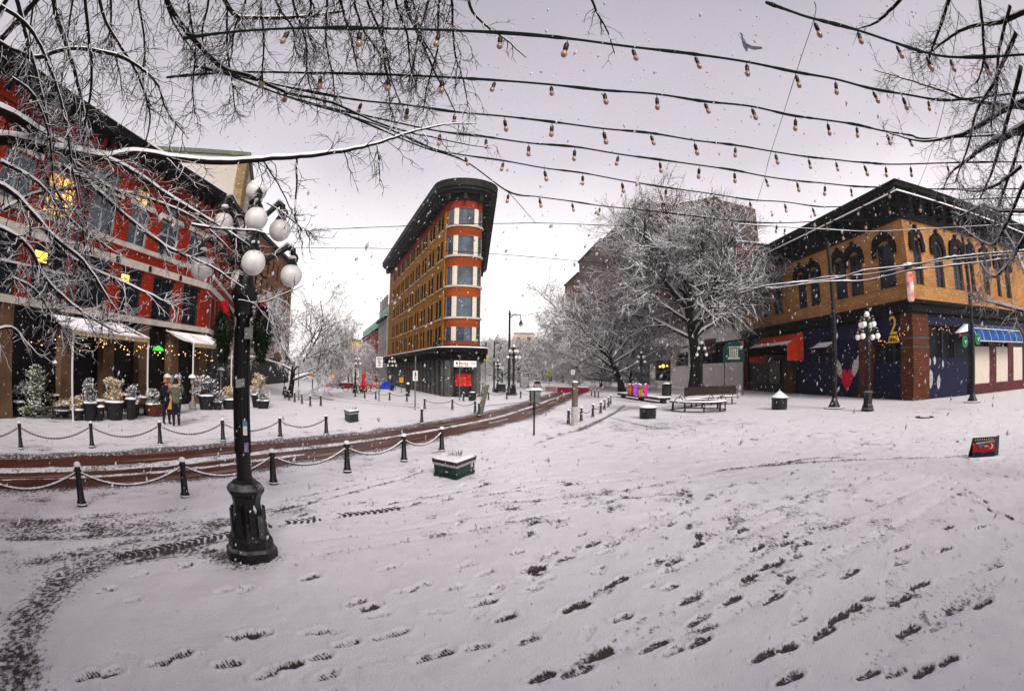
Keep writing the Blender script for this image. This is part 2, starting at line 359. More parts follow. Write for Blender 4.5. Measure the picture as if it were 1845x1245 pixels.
def gp(l): return [tuple(G(*p)[:2]) for p in l]
TRACKS = [  # (points, width, mud, depth)
    (gp([(575,697),(563,704),(568,713),(600,721),(680,728),(760,734),(850,733),(965,722)]), .28, .42, .03),
    (gp([(604,697),(590,704),(596,713),(640,720),(705,726),(800,730)]), .28, .40, .03),
    (gp([(575,697),(610,692),(600,688)]), .8, .35, .02),
    (gp([(560,722),(680,731),(800,737),(900,733),(960,727)]), .15, .30, .01),
    (gp([(502,918),(600,893),(700,868),(775,845)]), .035, .40, .02),
    (gp([(490,905),(600,880),(720,855),(770,843)]), .03, .30, .015),
    (gp([(860,848),(960,822),(1100,790)]), .03, .32, .015), (gp([(700,905),(900,868),(1150,848)]), .06, .22, .015),
    (gp([(620,925),(800,900),(1000,872),(1180,860)]), .05, .22, .015), (gp([(720,925),(900,905),(1100,880)]), .04, .18, .01),
    (gp([(1040,776),(1080,758),(1110,742),(1125,730)]), .10, .45, .03),
    (gp([(960,800),(1060,768),(1110,742),(1150,733)]), .12, .30, .01),
    (gp([(1100,752),(1170,770),(1190,772)]), .12, .33, .01),
    (gp([(1290,846),(1380,836),(1500,829),(1600,826),(1740,820)]), .10, .42, .03),
    (gp([(1385,838),(1450,826),(1520,824)]), .10, .36, .02), (gp([(900,905),(1150,880),(1300,846)]), .10, .22, .01),
    (gp([(20,955),(140,950),(260,946),(420,936),(540,915)]), .20, .30, .02), (gp([(20,968),(200,962),(420,942)]), .10, .36, .03),
    (gp([(30,945),(180,930),(330,920)]), .12, .26, .015), (gp([(60,1010),(220,975),(400,953)]), .12, .30, .02),
    (gp([(960,1240),(1150,1120),(1400,980),(1700,860)]), .05, .16, .012), (gp([(860,1200),(1080,1060),(1350,930),(1600,850)]), .05, .14, .012),
    (gp([(560,1000),(800,960),(1100,900),(1350,870)]), .06, .18, .012), (gp([(540,975),(800,940),(1080,885),(1350,850)]), .05, .16, .012),
    (gp([(230,1012),(330,985),(420,968)]), .05, .38, .02),
]
def trough(d, w): return np.exp(-(d/w)**2)
def make_ground():
    az = np.concatenate([np.linspace(-180, -80, 26)[:-1], np.linspace(-80, -64, 24)[:-1], np.linspace(-64, 64, 1000), np.linspace(64, 80, 24)[1:], np.linspace(80, 180, 26)[1:-1]])
    rr = [0.3]; 
    while rr[-1] < 560:
        r = rr[-1]; rr.append(r*(1.10 if r < 2.4 else 1.0052 if r < 26 else 1.010 if r < 70 else 1.06))
    rr = np.array(rr); A, Rr = np.meshgrid(np.radians(az), rr)
    X, Y = Rr*np.sin(A), Rr*np.cos(A)
    Zh = 0.06*(vnoise(X, Y, 3.0, 1, 3) - .5) + 0.045*(vnoise(X, Y, 0.35, 9, 3) - .5)
    fade = sstep(60, 15, Rr); Zh *= fade
    Zh += 0.006*(vnoise(X, Y, 0.07, 14, 2) - .5)*sstep(14, 5, Rr)
    mud_and_shade = 0.055 + 0.16*(vnoise(X, Y, 4.0, 21, 3) - .45)
    sx = vnoise(X*.5 + Y, X*1.6 - Y*.6, .45, 23, 3); mud_and_shade += .13*np.maximum(sx - .56, 0)/.2*sstep(4, 8, Rr)*sstep(45, 20, Rr); Zsx = .012*(sx - .5)
    Zh += Zsx*sstep(4, 8, Rr)
    # street
    d, S, W = linedist(X, Y, MID[::2])
    Ls = [0]; 
    for a, b in zip(MID, MID[1:]): Ls.append(Ls[-1] + math.hypot(b[0]-a[0], b[1]-a[1]))
    hw = np.interp(S, Ls, HW) - .05
    wob = 0.5*(vnoise(X, Y, 1.1, 31, 3) - .5) + .16*(vnoise(X, Y, .22, 35, 2) - .5)
    ins = hw + wob - d
    q = W/np.maximum(hw, .3)
    ridge = np.exp(-((q + 0.16 + .25*(vnoise(S, W*0, 6, 41, 2)-.5))/0.13)**2)*(0.55 + 0.9*(vnoise(S, W*6, 3.0, 44, 3)-.3))
    ridge += 0.55*np.exp(-((q - .42)/.06)**2)*(vnoise(S, W*4, 4.0, 47, 3) > .52)
    drop = sstep(-.12, .14, ins)
    Zh = Zh - drop*0.085*(1 - np.clip(ridge*1.15, 0, .8))
    mud_and_shade += 0.42*np.exp(-(np.abs(ins + .10)/.28)**2) + 0.10*drop
    mud_and_shade += 0.10*sstep(3.5, 0, d - hw)
    # tracks
    for pts, wd, mu, dp in TRACKS + TRSCUFF:
        d, S, W = linedist(X, Y, pts)
        m = trough(d, wd*(.7 + .9*vnoise(X, Y, .8, 51, 2))); Zh -= dp*m; mud_and_shade += mu*m*(0.55 + .9*(vnoise(S, W, .5, 55, 3)-.25))
    # chevron tyre print
    d, S, W = linedist(X, Y, gp([(225,998),(330,978),(420,958),(500,942),(620,925),(720,912)]))
    ch = (np.sin(2*PI*(S + np.abs(W)*.7)/0.115) > .1)*(d < .13)*(vnoise(S, W, .9, 61, 2) > .30)
    Zh -= .02*ch*(Rr < 14); dch = d
    # slush by the lower left corner
    c = gp([(20,1290),(28,1190),(60,1100),(120,1040),(210,1000),(330,985)]); d, S, W = linedist(X, Y, c)
    m = trough(d, .26 + .25*(vnoise(X, Y, .6, 71, 2)-.3)); mud_and_shade += .31*m; Zh -= .02*m
    d = np.hypot(X - G(60,1000).x, Y - G(60,1000).y); mud_and_shade += .10*np.exp(-(d/1.5)**2)
    for (px, py), rad, mu in [((18,1190),.32,.20),((24,1110),.28,.14)]:
        g = G(px, py); d = np.hypot(X-g.x, Y-g.y); mud_and_shade += mu*np.exp(-(d/rad)**2)
    # trampled terraces and worn patches
    for (px, py), rad, mu in [((140,755),2.8,.16),((320,748),3.0,.13),((1140,735),3.2,.30),((1080,715),5,.22),((470,700),6,.28),((1250,755),4.0,.12),((1600,728),5,.10),((440,1005),.42,.42),((405,1003),.22,.3),((540,720),3,.2),((1180,770),3,.12),((1700,735),5,.1),((1450,960),3.5,.05)]:
        g = G(px, py); d = np.hypot(X-g.x, Y-g.y); mud_and_shade += mu*np.exp(-(d/rad)**2)
    st = vnoise(X*.35 + Y*.9, X*1.0 - Y*.35, .6, 81, 3); mud_and_shade += .15*np.maximum(st - .60, 0)/.2*sstep(3, 9, Rr)*sstep(60, 25, Rr)
    mud_and_shade = .40*np.tanh(np.maximum(mud_and_shade, 0)/.40) + .75*ch*sstep(.13, .09, dch)*(Rr < 14)
    # footprints, carved with rims; dark slush inside also paints in their shading
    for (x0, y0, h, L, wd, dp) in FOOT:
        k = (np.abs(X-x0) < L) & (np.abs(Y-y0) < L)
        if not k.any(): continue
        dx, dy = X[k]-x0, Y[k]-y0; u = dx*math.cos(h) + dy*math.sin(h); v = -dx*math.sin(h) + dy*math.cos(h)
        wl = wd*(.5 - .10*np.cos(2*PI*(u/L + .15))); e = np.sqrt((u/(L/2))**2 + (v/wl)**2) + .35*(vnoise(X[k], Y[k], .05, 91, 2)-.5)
        tr = .5 + .5*np.sign(np.sin(2*PI*u/.034 + 3*np.abs(v)/.1)); Zh[k] += dp*(-.036*sstep(1.05, .7, e) - .006*tr*sstep(.9, .7, e) + .014*np.exp(-((e-1.22)/.18)**2)); mud_and_shade[k] += dp*(.19*sstep(1.08, .75, e) + .19*tr*sstep(.95, .8, e) + .14*sstep(1.05, .85, e)*(v < 0))
    nA, nR = len(az), len(rr)
    V = np.stack([X, Y, Zh], -1).reshape(-1, 3)
    i = np.arange(nR-1)[:, None]*nA + np.arange(nA-1)[None, :]
    F = np.stack([i, i+1, i+nA+1, i+nA], -1).reshape(-1, 4)
    j = np.arange(nR-1)*nA; F = np.concatenate([F, np.stack([j+nA-1, j, j+nA, j+2*nA-1], -1)])
    F = F[:, ::-1]
    V = np.concatenate([V, [[0, 0, 0]]]); 
    me = bpy.data.meshes.new('snow_ground')
    tri = np.stack([np.arange(nA), np.full(nA, len(V)-1), (np.arange(nA)+1) % nA], -1)
    nf = len(F) + len(tri)
    me.vertices.add(len(V)); me.vertices.foreach_set('co', V.ravel())
    me.loops.add(len(F)*4 + len(tri)*3); me.loops.foreach_set('vertex_index', np.concatenate([F.ravel(), tri.ravel()]).astype(np.int32))
    me.polygons.add(nf); me.polygons.foreach_set('loop_start', np.concatenate([np.arange(len(F))*4, len(F)*4 + np.arange(len(tri))*3]).astype(np.int32))
    me.update(calc_edges=True); me.validate()
    a = me.attributes.new('mud_and_shade', 'FLOAT', 'POINT'); a.data.foreach_set('value', np.concatenate([mud_and_shade.ravel(), [0]]).astype(np.float32))
    me.polygons.foreach_set('use_smooth', [True]*len(me.polygons))
    m = bpy.data.materials.new('trodden_snow'); m.use_nodes = True; t = m.node_tree; n = t.nodes.new; l = t.links.new; b = t.nodes['Principled BSDF']
    at = n('ShaderNodeAttribute'); at.attribute_name = 'mud_and_shade'; tcn = n('ShaderNodeTexCoord')
    n1 = n('ShaderNodeTexNoise'); n1.inputs['Scale'].default_value = 20; n1.inputs['Detail'].default_value = 8; n1.inputs['Roughness'].default_value = .68
    mp = n('ShaderNodeMapping'); mp.inputs['Rotation'].default_value = (0, 0, .5); mp.inputs['Scale'].default_value = (1, .6, 1); l(tcn.outputs['Object'], mp.inputs[0]); l(mp.outputs[0], n1.inputs[0])
    ad = n('ShaderNodeMath'); l(n1.outputs[0], ad.inputs[0]); l(at.outputs['Fac'], ad.inputs[1])
    mr = n('ShaderNodeMapRange'); mr.inputs[1].default_value = .735; mr.inputs[2].default_value = .86; l(ad.outputs[0], mr.inputs[0])
    n2 = n('ShaderNodeTexNoise'); n2.inputs['Scale'].default_value = 1.3; n2.inputs['Detail'].default_value = 5; l(tcn.outputs['Object'], n2.inputs[0])
    sc = n('ShaderNodeMix'); sc.data_type = 'RGBA'; l(n2.outputs[0], sc.inputs[0]); sc.inputs[6].default_value = (.74, .72, .765, 1); sc.inputs[7].default_value = (.90, .89, .91, 1)
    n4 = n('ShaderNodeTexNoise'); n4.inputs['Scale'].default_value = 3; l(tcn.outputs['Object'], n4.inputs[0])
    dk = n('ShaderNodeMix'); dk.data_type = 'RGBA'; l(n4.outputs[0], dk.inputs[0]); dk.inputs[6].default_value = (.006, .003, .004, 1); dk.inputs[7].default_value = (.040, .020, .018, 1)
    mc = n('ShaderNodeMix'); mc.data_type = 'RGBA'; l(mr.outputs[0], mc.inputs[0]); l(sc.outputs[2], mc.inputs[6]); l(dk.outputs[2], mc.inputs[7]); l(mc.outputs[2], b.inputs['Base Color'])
    mro = n('ShaderNodeMapRange'); mro.inputs[3].default_value = .42; mro.inputs[4].default_value = .45; b.inputs['Specular IOR Level'].default_value = .8; l(mr.outputs[0], mro.inputs[0]); l(mro.outputs[0], b.inputs['Roughness'])
    n3 = n('ShaderNodeTexNoise'); n3.inputs['Scale'].default_value = 45; n3.inputs['Detail'].default_value = 6; l(tcn.outputs['Object'], n3.inputs[0])
    sb = n('ShaderNodeMath'); sb.operation = 'MULTIPLY_ADD'; sb.inputs[1].default_value = -.8; l(mr.outputs[0], sb.inputs[0]); l(n3.outputs[0], sb.inputs[2])
    bp = n('ShaderNodeBump'); bp.inputs['Strength'].default_value = .8; bp.inputs['Distance'].default_value = .02; l(sb.outputs[0], bp.inputs['Height']); l(bp.outputs[0], b.inputs['Normal'])
    me.materials.append(m)
    o = bpy.data.objects.new('snow_ground', me); COL.objects.link(o); o['kind'] = 'structure'; o['label'] = 'trodden snow covering the square with footprints and slush'
    return o
make_ground()

def make_road():
    mb = MB(); n = len(NEARc); K = 6
    vs = []
    for a, b in zip(NEARc, FARc):
        for j in range(K+1):
            t = -.12 + 1.24*j/K; vs.append((a[0] + (b[0]-a[0])*t, a[1] + (b[1]-a[1])*t, -.050))
    fs = [(i*(K+1)+j, (i+1)*(K+1)+j, (i+1)*(K+1)+j+1, i*(K+1)+j+1) for i in range(n-1) for j in range(K)]
    mb.add(vs, fs)
    m = bpy.data.materials.new('wet_brown_street'); m.use_nodes = True; t = m.node_tree; nn = t.nodes.new; l = t.links.new; b = t.nodes['Principled BSDF']
    o = mb.build('street', m); o['kind'] = 'structure'; o['label'] = 'wet red-brown street with wheel ruts curving across the square'
    uv = o.data.uv_layers[0]; L = [0]
    for a, c in zip(MID, MID[1:]): L.append(L[-1] + math.hypot(c[0]-a[0], c[1]-a[1]))
    for lp, d in zip(o.data.loops, uv.data): i = lp.vertex_index; d.uv = (L[i//(K+1)], (i % (K+1))/K)
    u = nn('ShaderNodeUVMap'); mp = nn('ShaderNodeMapping'); mp.inputs['Scale'].default_value = (.35, 14, 1); l(u.outputs[0], mp.inputs[0])
    n1 = nn('ShaderNodeTexNoise'); n1.inputs['Scale'].default_value = 1; n1.inputs['Detail'].default_value = 7; n1.inputs['Distortion'].default_value = .4; l(mp.outputs[0], n1.inputs[0])
    cr = nn('ShaderNodeValToRGB'); e = cr.color_ramp.elements; l(n1.outputs[0], cr.inputs[0])
    e[0].position = .30; e[0].color = (.014, .005, .004, 1); e[1].position = .70; e[1].color = (.34, .26, .19, 1)
    x = e.new(.45); x.color = (.060, .014, .006, 1); x = e.new(.59); x.color = (.11, .034, .018, 1)
    l(cr.outputs[0], b.inputs['Base Color']); b.inputs['Roughness'].default_value = .5; b.inputs['Specular IOR Level'].default_value = .25
    n2 = nn('ShaderNodeTexNoise'); n2.inputs['Scale'].default_value = 14; tcn = nn('ShaderNodeTexCoord'); l(tcn.outputs['Object'], n2.inputs[0])
    bp = nn('ShaderNodeBump'); bp.inputs['Strength'].default_value = .5; bp.inputs['Distance'].default_value = .02; l(n2.outputs[0], bp.inputs['Height']); l(bp.outputs[0], b.inputs['Normal'])
make_road()
# ================================================================== BUILDINGS
BRICKR = mat('red_brick', (0.33, 0.024, 0.007), 0.85, 0.40, 1.6, kind='brick')
BRICKD = mat('dark_red_brick', (0.22, 0.020, 0.014), 0.85, 0.45, 1.6, kind='brick')
BRICKO = mat('golden_brick', (0.50, 0.21, 0.014), 0.8, 0.35, 1.2, kind='brick')
BRICKN = mat('orange_brick', (0.38, 0.070, 0.012), 0.8, 0.35, 1.2, kind='brick')
BRICKA = mat('amber_brick', (0.46, 0.225, 0.080), 0.85, 0.30, 1.2, kind='brick')
STONE = mat('grey_stone', (0.070, 0.070, 0.072), 0.8, 0.5, 1.2, bump=.3, bs=6)
STONED = mat('dark_stone', (0.018, 0.017, 0.020), 0.7, 0.6, 1.5, bump=.3, bs=6)
LINTEL = mat('pale_stone', (0.55, 0.50, 0.43), 0.8, 0.3, 2, snow=.6, snow_lo=.5)
SILL = mat('snowy_sill', (0.50, 0.46, 0.40), 0.7, 0.3, 2, snow=1, snow_lo=.3)
DARKT = mat('dark_trim', (0.004, 0.0035, 0.004), 0.7, 0.6, 2, snow=.9, snow_lo=.6, bump=.2, bs=8, spec=.1)
CORN = mat('green_black_cornice', (0.007, 0.009, 0.008), 0.7, 0.7, 1.5, spec=.25, snow=.9, snow_lo=.6, bump=.3, bs=5)
FRAMEK = mat('dark_frame', (0.03, 0.03, 0.035), 0.5, 0.3, 3)
FRAMEG = mat('grey_frame', (0.35, 0.38, 0.40), 0.5, 0.3, 3)
NAVY = mat('navy_panel', (0.003, 0.006, 0.030), 0.5, 0.4, 2)
ROOFM = mat('snow_roof', (0.8, 0.79, 0.8), 0.7, 0.1, 1)

def roof(parent, pts, z, name='roof'):
    mb = MB(); mb.poly([(p[0], p[1], z) for p in pts], (0, 0, .12)); return mb.build(name, ROOFM, parent, world=True)
def brackets(path, u0, u1, step, z0, z1, d0, d1, wd, mb, mi=0):
    n = max(1, int((u1-u0)/step))
    for i in range(n+1):
        u = u0 + (u1-u0)*i/n; mb.pbox(path, u-wd/2, u+wd/2, z0, z1, d0, d1, mi)

# ---------- left: three storey red brick corner building
def left_building():
    p = Path([(-19.3, -10), (-19.3, 26.9), (-26.2, 41.3)])
    root = thing('brick_building', 'red brick three storey building with arched top windows behind the snowy awnings', 'building', (-19.3, 10, 0))
    bays = []     # main bays between piers: (u0,u1) in metres along the wall
    for a, b in [(-3.3, -1.1), (-.25, 1.95), (2.8, 5.0), (5.85, 8.05), (8.9, 11.1), (11.95, 14.15), (15.0, 17.3), (18.2, 20.1), (21.0, 23.1), (24.0, 25.9)]:
        bays.append((a+10, b+10))
    holes2 = [(a, b, 4.75, 7.15) for a, b in bays]; holes3 = []
    for a, b in bays:
        holes3.append((a+.05, b-.05, 8.35, 10.35)); holes3.append((a+.25, b-.25, 10.65, 11.5))
    L1 = p.L[1]
    side = [(L1+.9+i*2.1, L1+2.5+i*2.1) for i in range(7)]
    holes2 += [(a, b, 4.75, 7.1) for a, b in side]; holes3 += [(a, b, 8.35, 10.9) for a, b in side]
    w = MB(); wall(w, p, 4.4, 12.9, 0, p.L[-1], holes2 + holes3, .35); w.build('wall', BRICKR, root, world=True)
    # dark ground floor with stone piers
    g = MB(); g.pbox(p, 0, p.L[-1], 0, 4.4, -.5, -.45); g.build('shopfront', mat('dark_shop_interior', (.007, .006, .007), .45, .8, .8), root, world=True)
    pc = MB()
    for u in (10-3.9, 10-1, 10+2, 10+4.8, 10+7.8, 21.9-1.2, 24.6, 27.6, 30.5, 33.4, 36.5): pc.pbox(p, u-.42, u+.42, -.1, 4.4, -.45, .02)
    pc.parts('stone_pier', mat('tan_stone', (.14, .08, .045), .8, .5, 1.5, bump=.3, bs=8), root, world=True)
    pg = MB()
    for u in (L1+2.6, L1+5.6, L1+8.6, L1+12): pg.pbox(p, u-.35, u+.35, -.1, 4.4, -.45, .02)
    pg.parts('grey_pier', STONE, root, world=True)
    b = MB()   # pale bands
    b.pbox(p, 0, p.L[-1], 7.17, 7.56, -.02, .07); b.parts('lintel_band', LINTEL, root, world=True)
    b = MB(); b.pbox(p, 0, p.L[-1], 8.08, 8.33, -.02, .09); b.build('sill_band', SILL, root, world=True)
    b = MB(); b.pbox(p, 0, p.L[-1], 4.42, 4.72, -.02, .16); b.build('shop_cornice', SILL, root, world=True)
    b = MB()
    for a, c in bays: b.pbox(p, a-.15, c+.15, 10.37, 10.63, -.02, .06)
    b.parts('arch_lintel', LINTEL, root, world=True)
    b = MB()
    for a, c in bays[:-1]: b.pbox(p, c+.25, c+.47, 7.2, 7.5, .07, .12)
    b.parts('pier_block', BLACKP, root, world=True)
    # brick arches above transoms: thickened ring
    for a, c in bays:
        ar = MB(); m, hw = (a+c)/2, (c-a)/2 - .2
        for i in range(9):
            q0, q1 = PI*i/9, PI*(i+1)/9
            for (r0, r1, dd) in ((hw, hw+.28, .08),):
                u_a, u_b = m - r1*math.cos(q0), m - r0*math.cos(q1)
                ar.pbox(p, min(u_a, u_b), max(u_a, u_b)+.02, 11.45 + (r0*math.sin(min(q0, PI-q1))*.35), 11.45 + .25 + r1*math.sin((q0+q1)/2)*.4, -.01, dd)
        ar.build('brick_arch', BRICKD, root, world=True)
    c = MB(); c.pbox(p, 0, p.L[-1], 12.8, 13.0, -.3, .35, 1); c.pbox(p, 0, p.L[-1], 13.0, 13.45, -.3, .75, 1); c.pbox(p, 0, p.L[-1], 13.453, 13.53, -.3, .80)
    brackets(p, .3, p.L[-1]-.3, .75, 12.35, 12.8, 0, .32, .2, c, 1); c.pbox(p, 0, p.L[-1], 12.0, 12.12, 0, .1, 2)
    c.build('cornice', [SNOW, DARKT, BRICKD], root, world=True)
    roof(root, [(-19.3, -10), (-19.3, 26.9), (-26.2, 41.3), (-40, 38), (-40, -10)], 12.85)
    o = MB(); o.poly([(-26.2, 41.3, 0), (-40, 38, 0), (-40, -10, 0), (-19.3, -10, 0)], (0, 0, 12.8)); o.build('back_wall', BRICKD, root, world=True)
    lit3 = {5: 1, 4: 1, 7: 2}; lit2 = {4: 1, 7: 2, 3: 1}
    for i, (a, bb) in enumerate(bays):
        g3 = WARM if lit3.get(i) == 1 else GLASSB
        window(root, p, a, bb, 4.75, 7.15, FRAMEK, GLASS, 2, 1, .3, .1, zbars=[6.3])
        window(root, p, a+.05, bb-.05, 8.35, 10.35, FRAMEG, WARM if i == 5 else GLASSB, 2, 1, .3, .12, zbars=[9.6])
        window(root, p, a+.25, bb-.25, 10.65, 11.5, FRAMEK, WARM if i == 7 else GLASSB, 2, 1, .3, .1, zbars=[])
        if i in (5, 7):   # lamps burning inside
            q = MB(); q.pbox(p, a+.2, a+1.0, 6.35, 6.8, -.34, -.28); q.build('lit_lamp', mat('yellow_room_lamp', (1, .55, .06), .5, .5, 3, emit=1.6), root, world=True)
    for i, (a, bb) in enumerate(side):
        window(root, p, a, bb, 4.75, 7.1, FRAMEG, GLASS, 3, 4, .3, .07)
        window(root, p, a, bb, 8.35, 10.9, FRAMEG, GLASSB, 2, 3, .3, .07)
    q = MB(); 
    for u in (27.75-3.2+.0, 10+14.5): 
        a = p.at(u, .16); q.tube([(a.x, a.y, 4.7), (a.x, a.y, 12.4)], .09, 8)
    q.build('downpipe', FRAMEK, root, smooth=True, world=True)
    return p
PLEFT = left_building()

# ---------- the flatiron
def flatiron():
    Lt, Rt = Vector((-6.4, 46.6)), Vector((-3.05, 47.5))
    ul = Vector((.38, -.93)).normalized(); ur = Vector((-.077, 1)).normalized()
    arc = []
    # rounded nose by a cubic between the two tangents
    c1, c2 = Lt + ul*1.55, Rt - ur*1.75
    for i in range(15):
        t = i/14; arc.append(Lt*(1-t)**3 + c1*3*t*(1-t)**2 + c2*3*t*t*(1-t) + Rt*t**3)
    p = Path([Lt - ul*38.5] + arc + [Rt + ur*38])
    uL = p.L[1]; uR = p.L[-2]; uE = p.L[-1]
    root = thing('flatiron_building', 'tall narrow golden brick flatiron building with rounded nose and heavy dark cornice', 'building', (-5, 48, 0))
    rows = [(7.46, 9.33), (10.44, 12.24), (13.37, 15.24), (16.35, 18.0)]
    low = (5.25, 6.75)
    cols = []    # left facade window pairs, measured every 3.8 m
    for k in range(9):
        c = uL - 2.6 - 3.75*k
        cols.append((c+.2, c+1.2)); cols.append((c-1.2, c-.2))
    # nose windows: narrow, wide, narrow
    A = uR - uL
    nose = [(uL + .05*A, uL + .23*A), (uL + .33*A, uL + .66*A), (uL + .76*A, uL + .95*A)]
    right = []
    holes = [(a, b, z0, z1) for z0, z1 in rows for a, b in cols + right] + [(a, b, low[0]-.3, low[1]) for a, b in cols + right]
    hn = [(a, b, z0, z1) for z0, z1 in rows for a, b in nose] + [(a, b, 5.2, 6.5) for a, b in nose]
    allz = holes + hn
    def mf(u, z):
        if z > 18.25: return 1
        if uL - .15 < u < uR + .1: return 2
        return 0
    w = MB(); wall(w, p, 4.6, 19.6, 0, uE, allz, .14, 0, mf)
    w.build('wall', [BRICKO, mat('deep_red_frieze_brick', (.30, .035, .020), .85, .4, 1.2, kind='brick'), BRICKN], root, world=True)
    s = MB()
    for z0, z1 in rows: s.pbox(p, uL-.1, uR+.1, z0-.20, z0-.02, -.02, .14)
    s.parts('nose_sill', SILL, root, world=True)
    s = MB()
    for z0, z1 in rows:
        for a, b in cols[::2]: s.pbox(p, a-1.4, b+.1, z0-.13, z0-.01, -.02, .12)
    s.parts('window_sill', SILL, root, world=True)
    # pale mullions on the nose
    s = MB()
    for z0, z1 in rows + [(5.2, 6.5)]:
        for a, b in [(uL + .23*A, uL + .33*A), (uL + .66*A, uL + .76*A)]: s.pbox(p, a, b, z0, z1, .0, .05)
    s.parts('stone_mullion', CREAM, root, world=True)
    s = MB(); 
    for u in (uL - .45,): s.pbox(p, u-.12, u+.12, 4.9, 18.1, 0, .10)
    s.build('corner_pilaster', BRICKO, root, world=True)
    c = MB(); c.pbox(p, 0, uE, 18.9, 19.35, -.1, .25); c.pbox(p, 0, uE, 19.35, 19.6, -.1, .9); c.pbox(p, 0, uE, 19.6, 19.9, -.1, 1.25); c.pbox(p, 0, uE, 19.9, 20.5, -.1, 1.45); c.pbox(p, 0, uE, 20.503, 20.62, -.1, 1.5)
    brackets(p, .5, uE-.5, 1.2, 18.7, 19.55, .2, .8, .28, c)
    c.build('cornice', CORN, root, world=True)
    roof(root, [p.at(0), *[p.at(u) for u in p.L[1:]]], 20.0)
    # stone ground floor
    gh = []
    for k in range(9):
        u = uL - 1.33 - 3.9*k; gh.append((u-.62, u+.62, .9, 3.1)); gh.append((u-1.95-.62, u-1.95+.62, .9, 3.1))
    gn = [(uL + .28*A, uL + .72*A, .05, 2.75)]
    gr = []
    w = MB(); wall(w, p, -.1, 4.6, 0, uE, gh + gn + gr, .4, 0, lambda u, z: 0 if z < 3.45 else 1); w.build('stone_base', [STONE, STONED], root, world=True)
    w = MB()
    for k in range(18):
        u = uL - .35 - 1.95*k; w.pbox(p, u-.24, u+.24, 0, 3.4, 0, .16)
    for u in (uL + .17*A, uL + .83*A): w.pbox(p, u-.3, u+.3, 0, 3.4, 0, .18)
    w.parts('stone_pillar', mat('pillar_stone', (.11, .108, .10), .8, .45, 1.5, bump=.4, bs=6), root, world=True)
    c = MB(); c.pbox(p, 0, uE, 3.45, 3.75, -.1, .25); c.pbox(p, 0, uE, 3.75, 4.1, -.1, .45); c.pbox(p, 0, uE, 4.1, 4.55, -.1, .75); c.pbox(p, 0, uE, 4.553, 4.65, -.1, .82, 1)
    brackets(p, .5, uE-.5, .8, 3.5, 4.08, .2, .6, .2, c); c.build('lower_cornice', [DARKT, SNOW], root, world=True)
    r = MB()     # balcony railing over the lower cornice
    n = 46
    for i in range(n+1):
        u = uL - 2 + (uR - uL + 4)*i/n; a = p.at(u, .62); r.box((a.x, a.y, 4.9), (.035, .035, .5))
    for z in (4.75, 5.15): r.pbox(p, uL-2, uR+2, z-.02, z+.02, .60, .64)
    r.build('railing', BLACKP, root, world=True)
    for z0, z1 in rows:
        for a, b in cols: window(root, p, a, b, z0, z1, mat('brown_sash', (.03, .02, .012), .6, .3, 3), GLASS, 1, 2, .10, .06)
    for a, b in cols: window(root, p, a, b, low[0]-.3, low[1], MATS['brown_sash'], GLASS, 1, 2, .10, .06)
    for z0, z1 in rows + [(5.2, 6.5)]:
        for a, b in nose: window(root, p, a, b, z0, z1, mat('slate_frame', (.10, .12, .14), .5, .3, 3), GLASSB, 2 if b-a > 1 else 1, 2, .10, .05)
    for a, b, z0, z1 in gh: window(root, p, a, b, z0, z1, FRAMEG, GLASS, 2, 1, .3, .10, name='shop_window')
    for k in (1, 7):      # small warm displays inside two shop windows
        a = gh[k]; q = MB(); q.pbox(p, a[0]+.2, a[0]+.9, .95, 1.6, -.29, -.25); q.build('lit_display', mat('warm_display', (.9, .25, .05), .5, .8, 6, emit=.5), root, world=True)
    a = gn[0]; d = MB(); d.pbox(p, a[0], a[1], 0, 2.75, -.38, -.32); dr = d.build('door', BLACKP, root, world=True)
    d = MB(); d.pbox(p, a[0]+.12, a[1]-.12, 1.0, 2.15, -.31, -.28); d.build('poster', mat('red_poster', (.65, .03, .015), .5, .7, 4), dr, world=True)
    return p, uL, uR
PFLAT, FUL, FUR = flatiron()

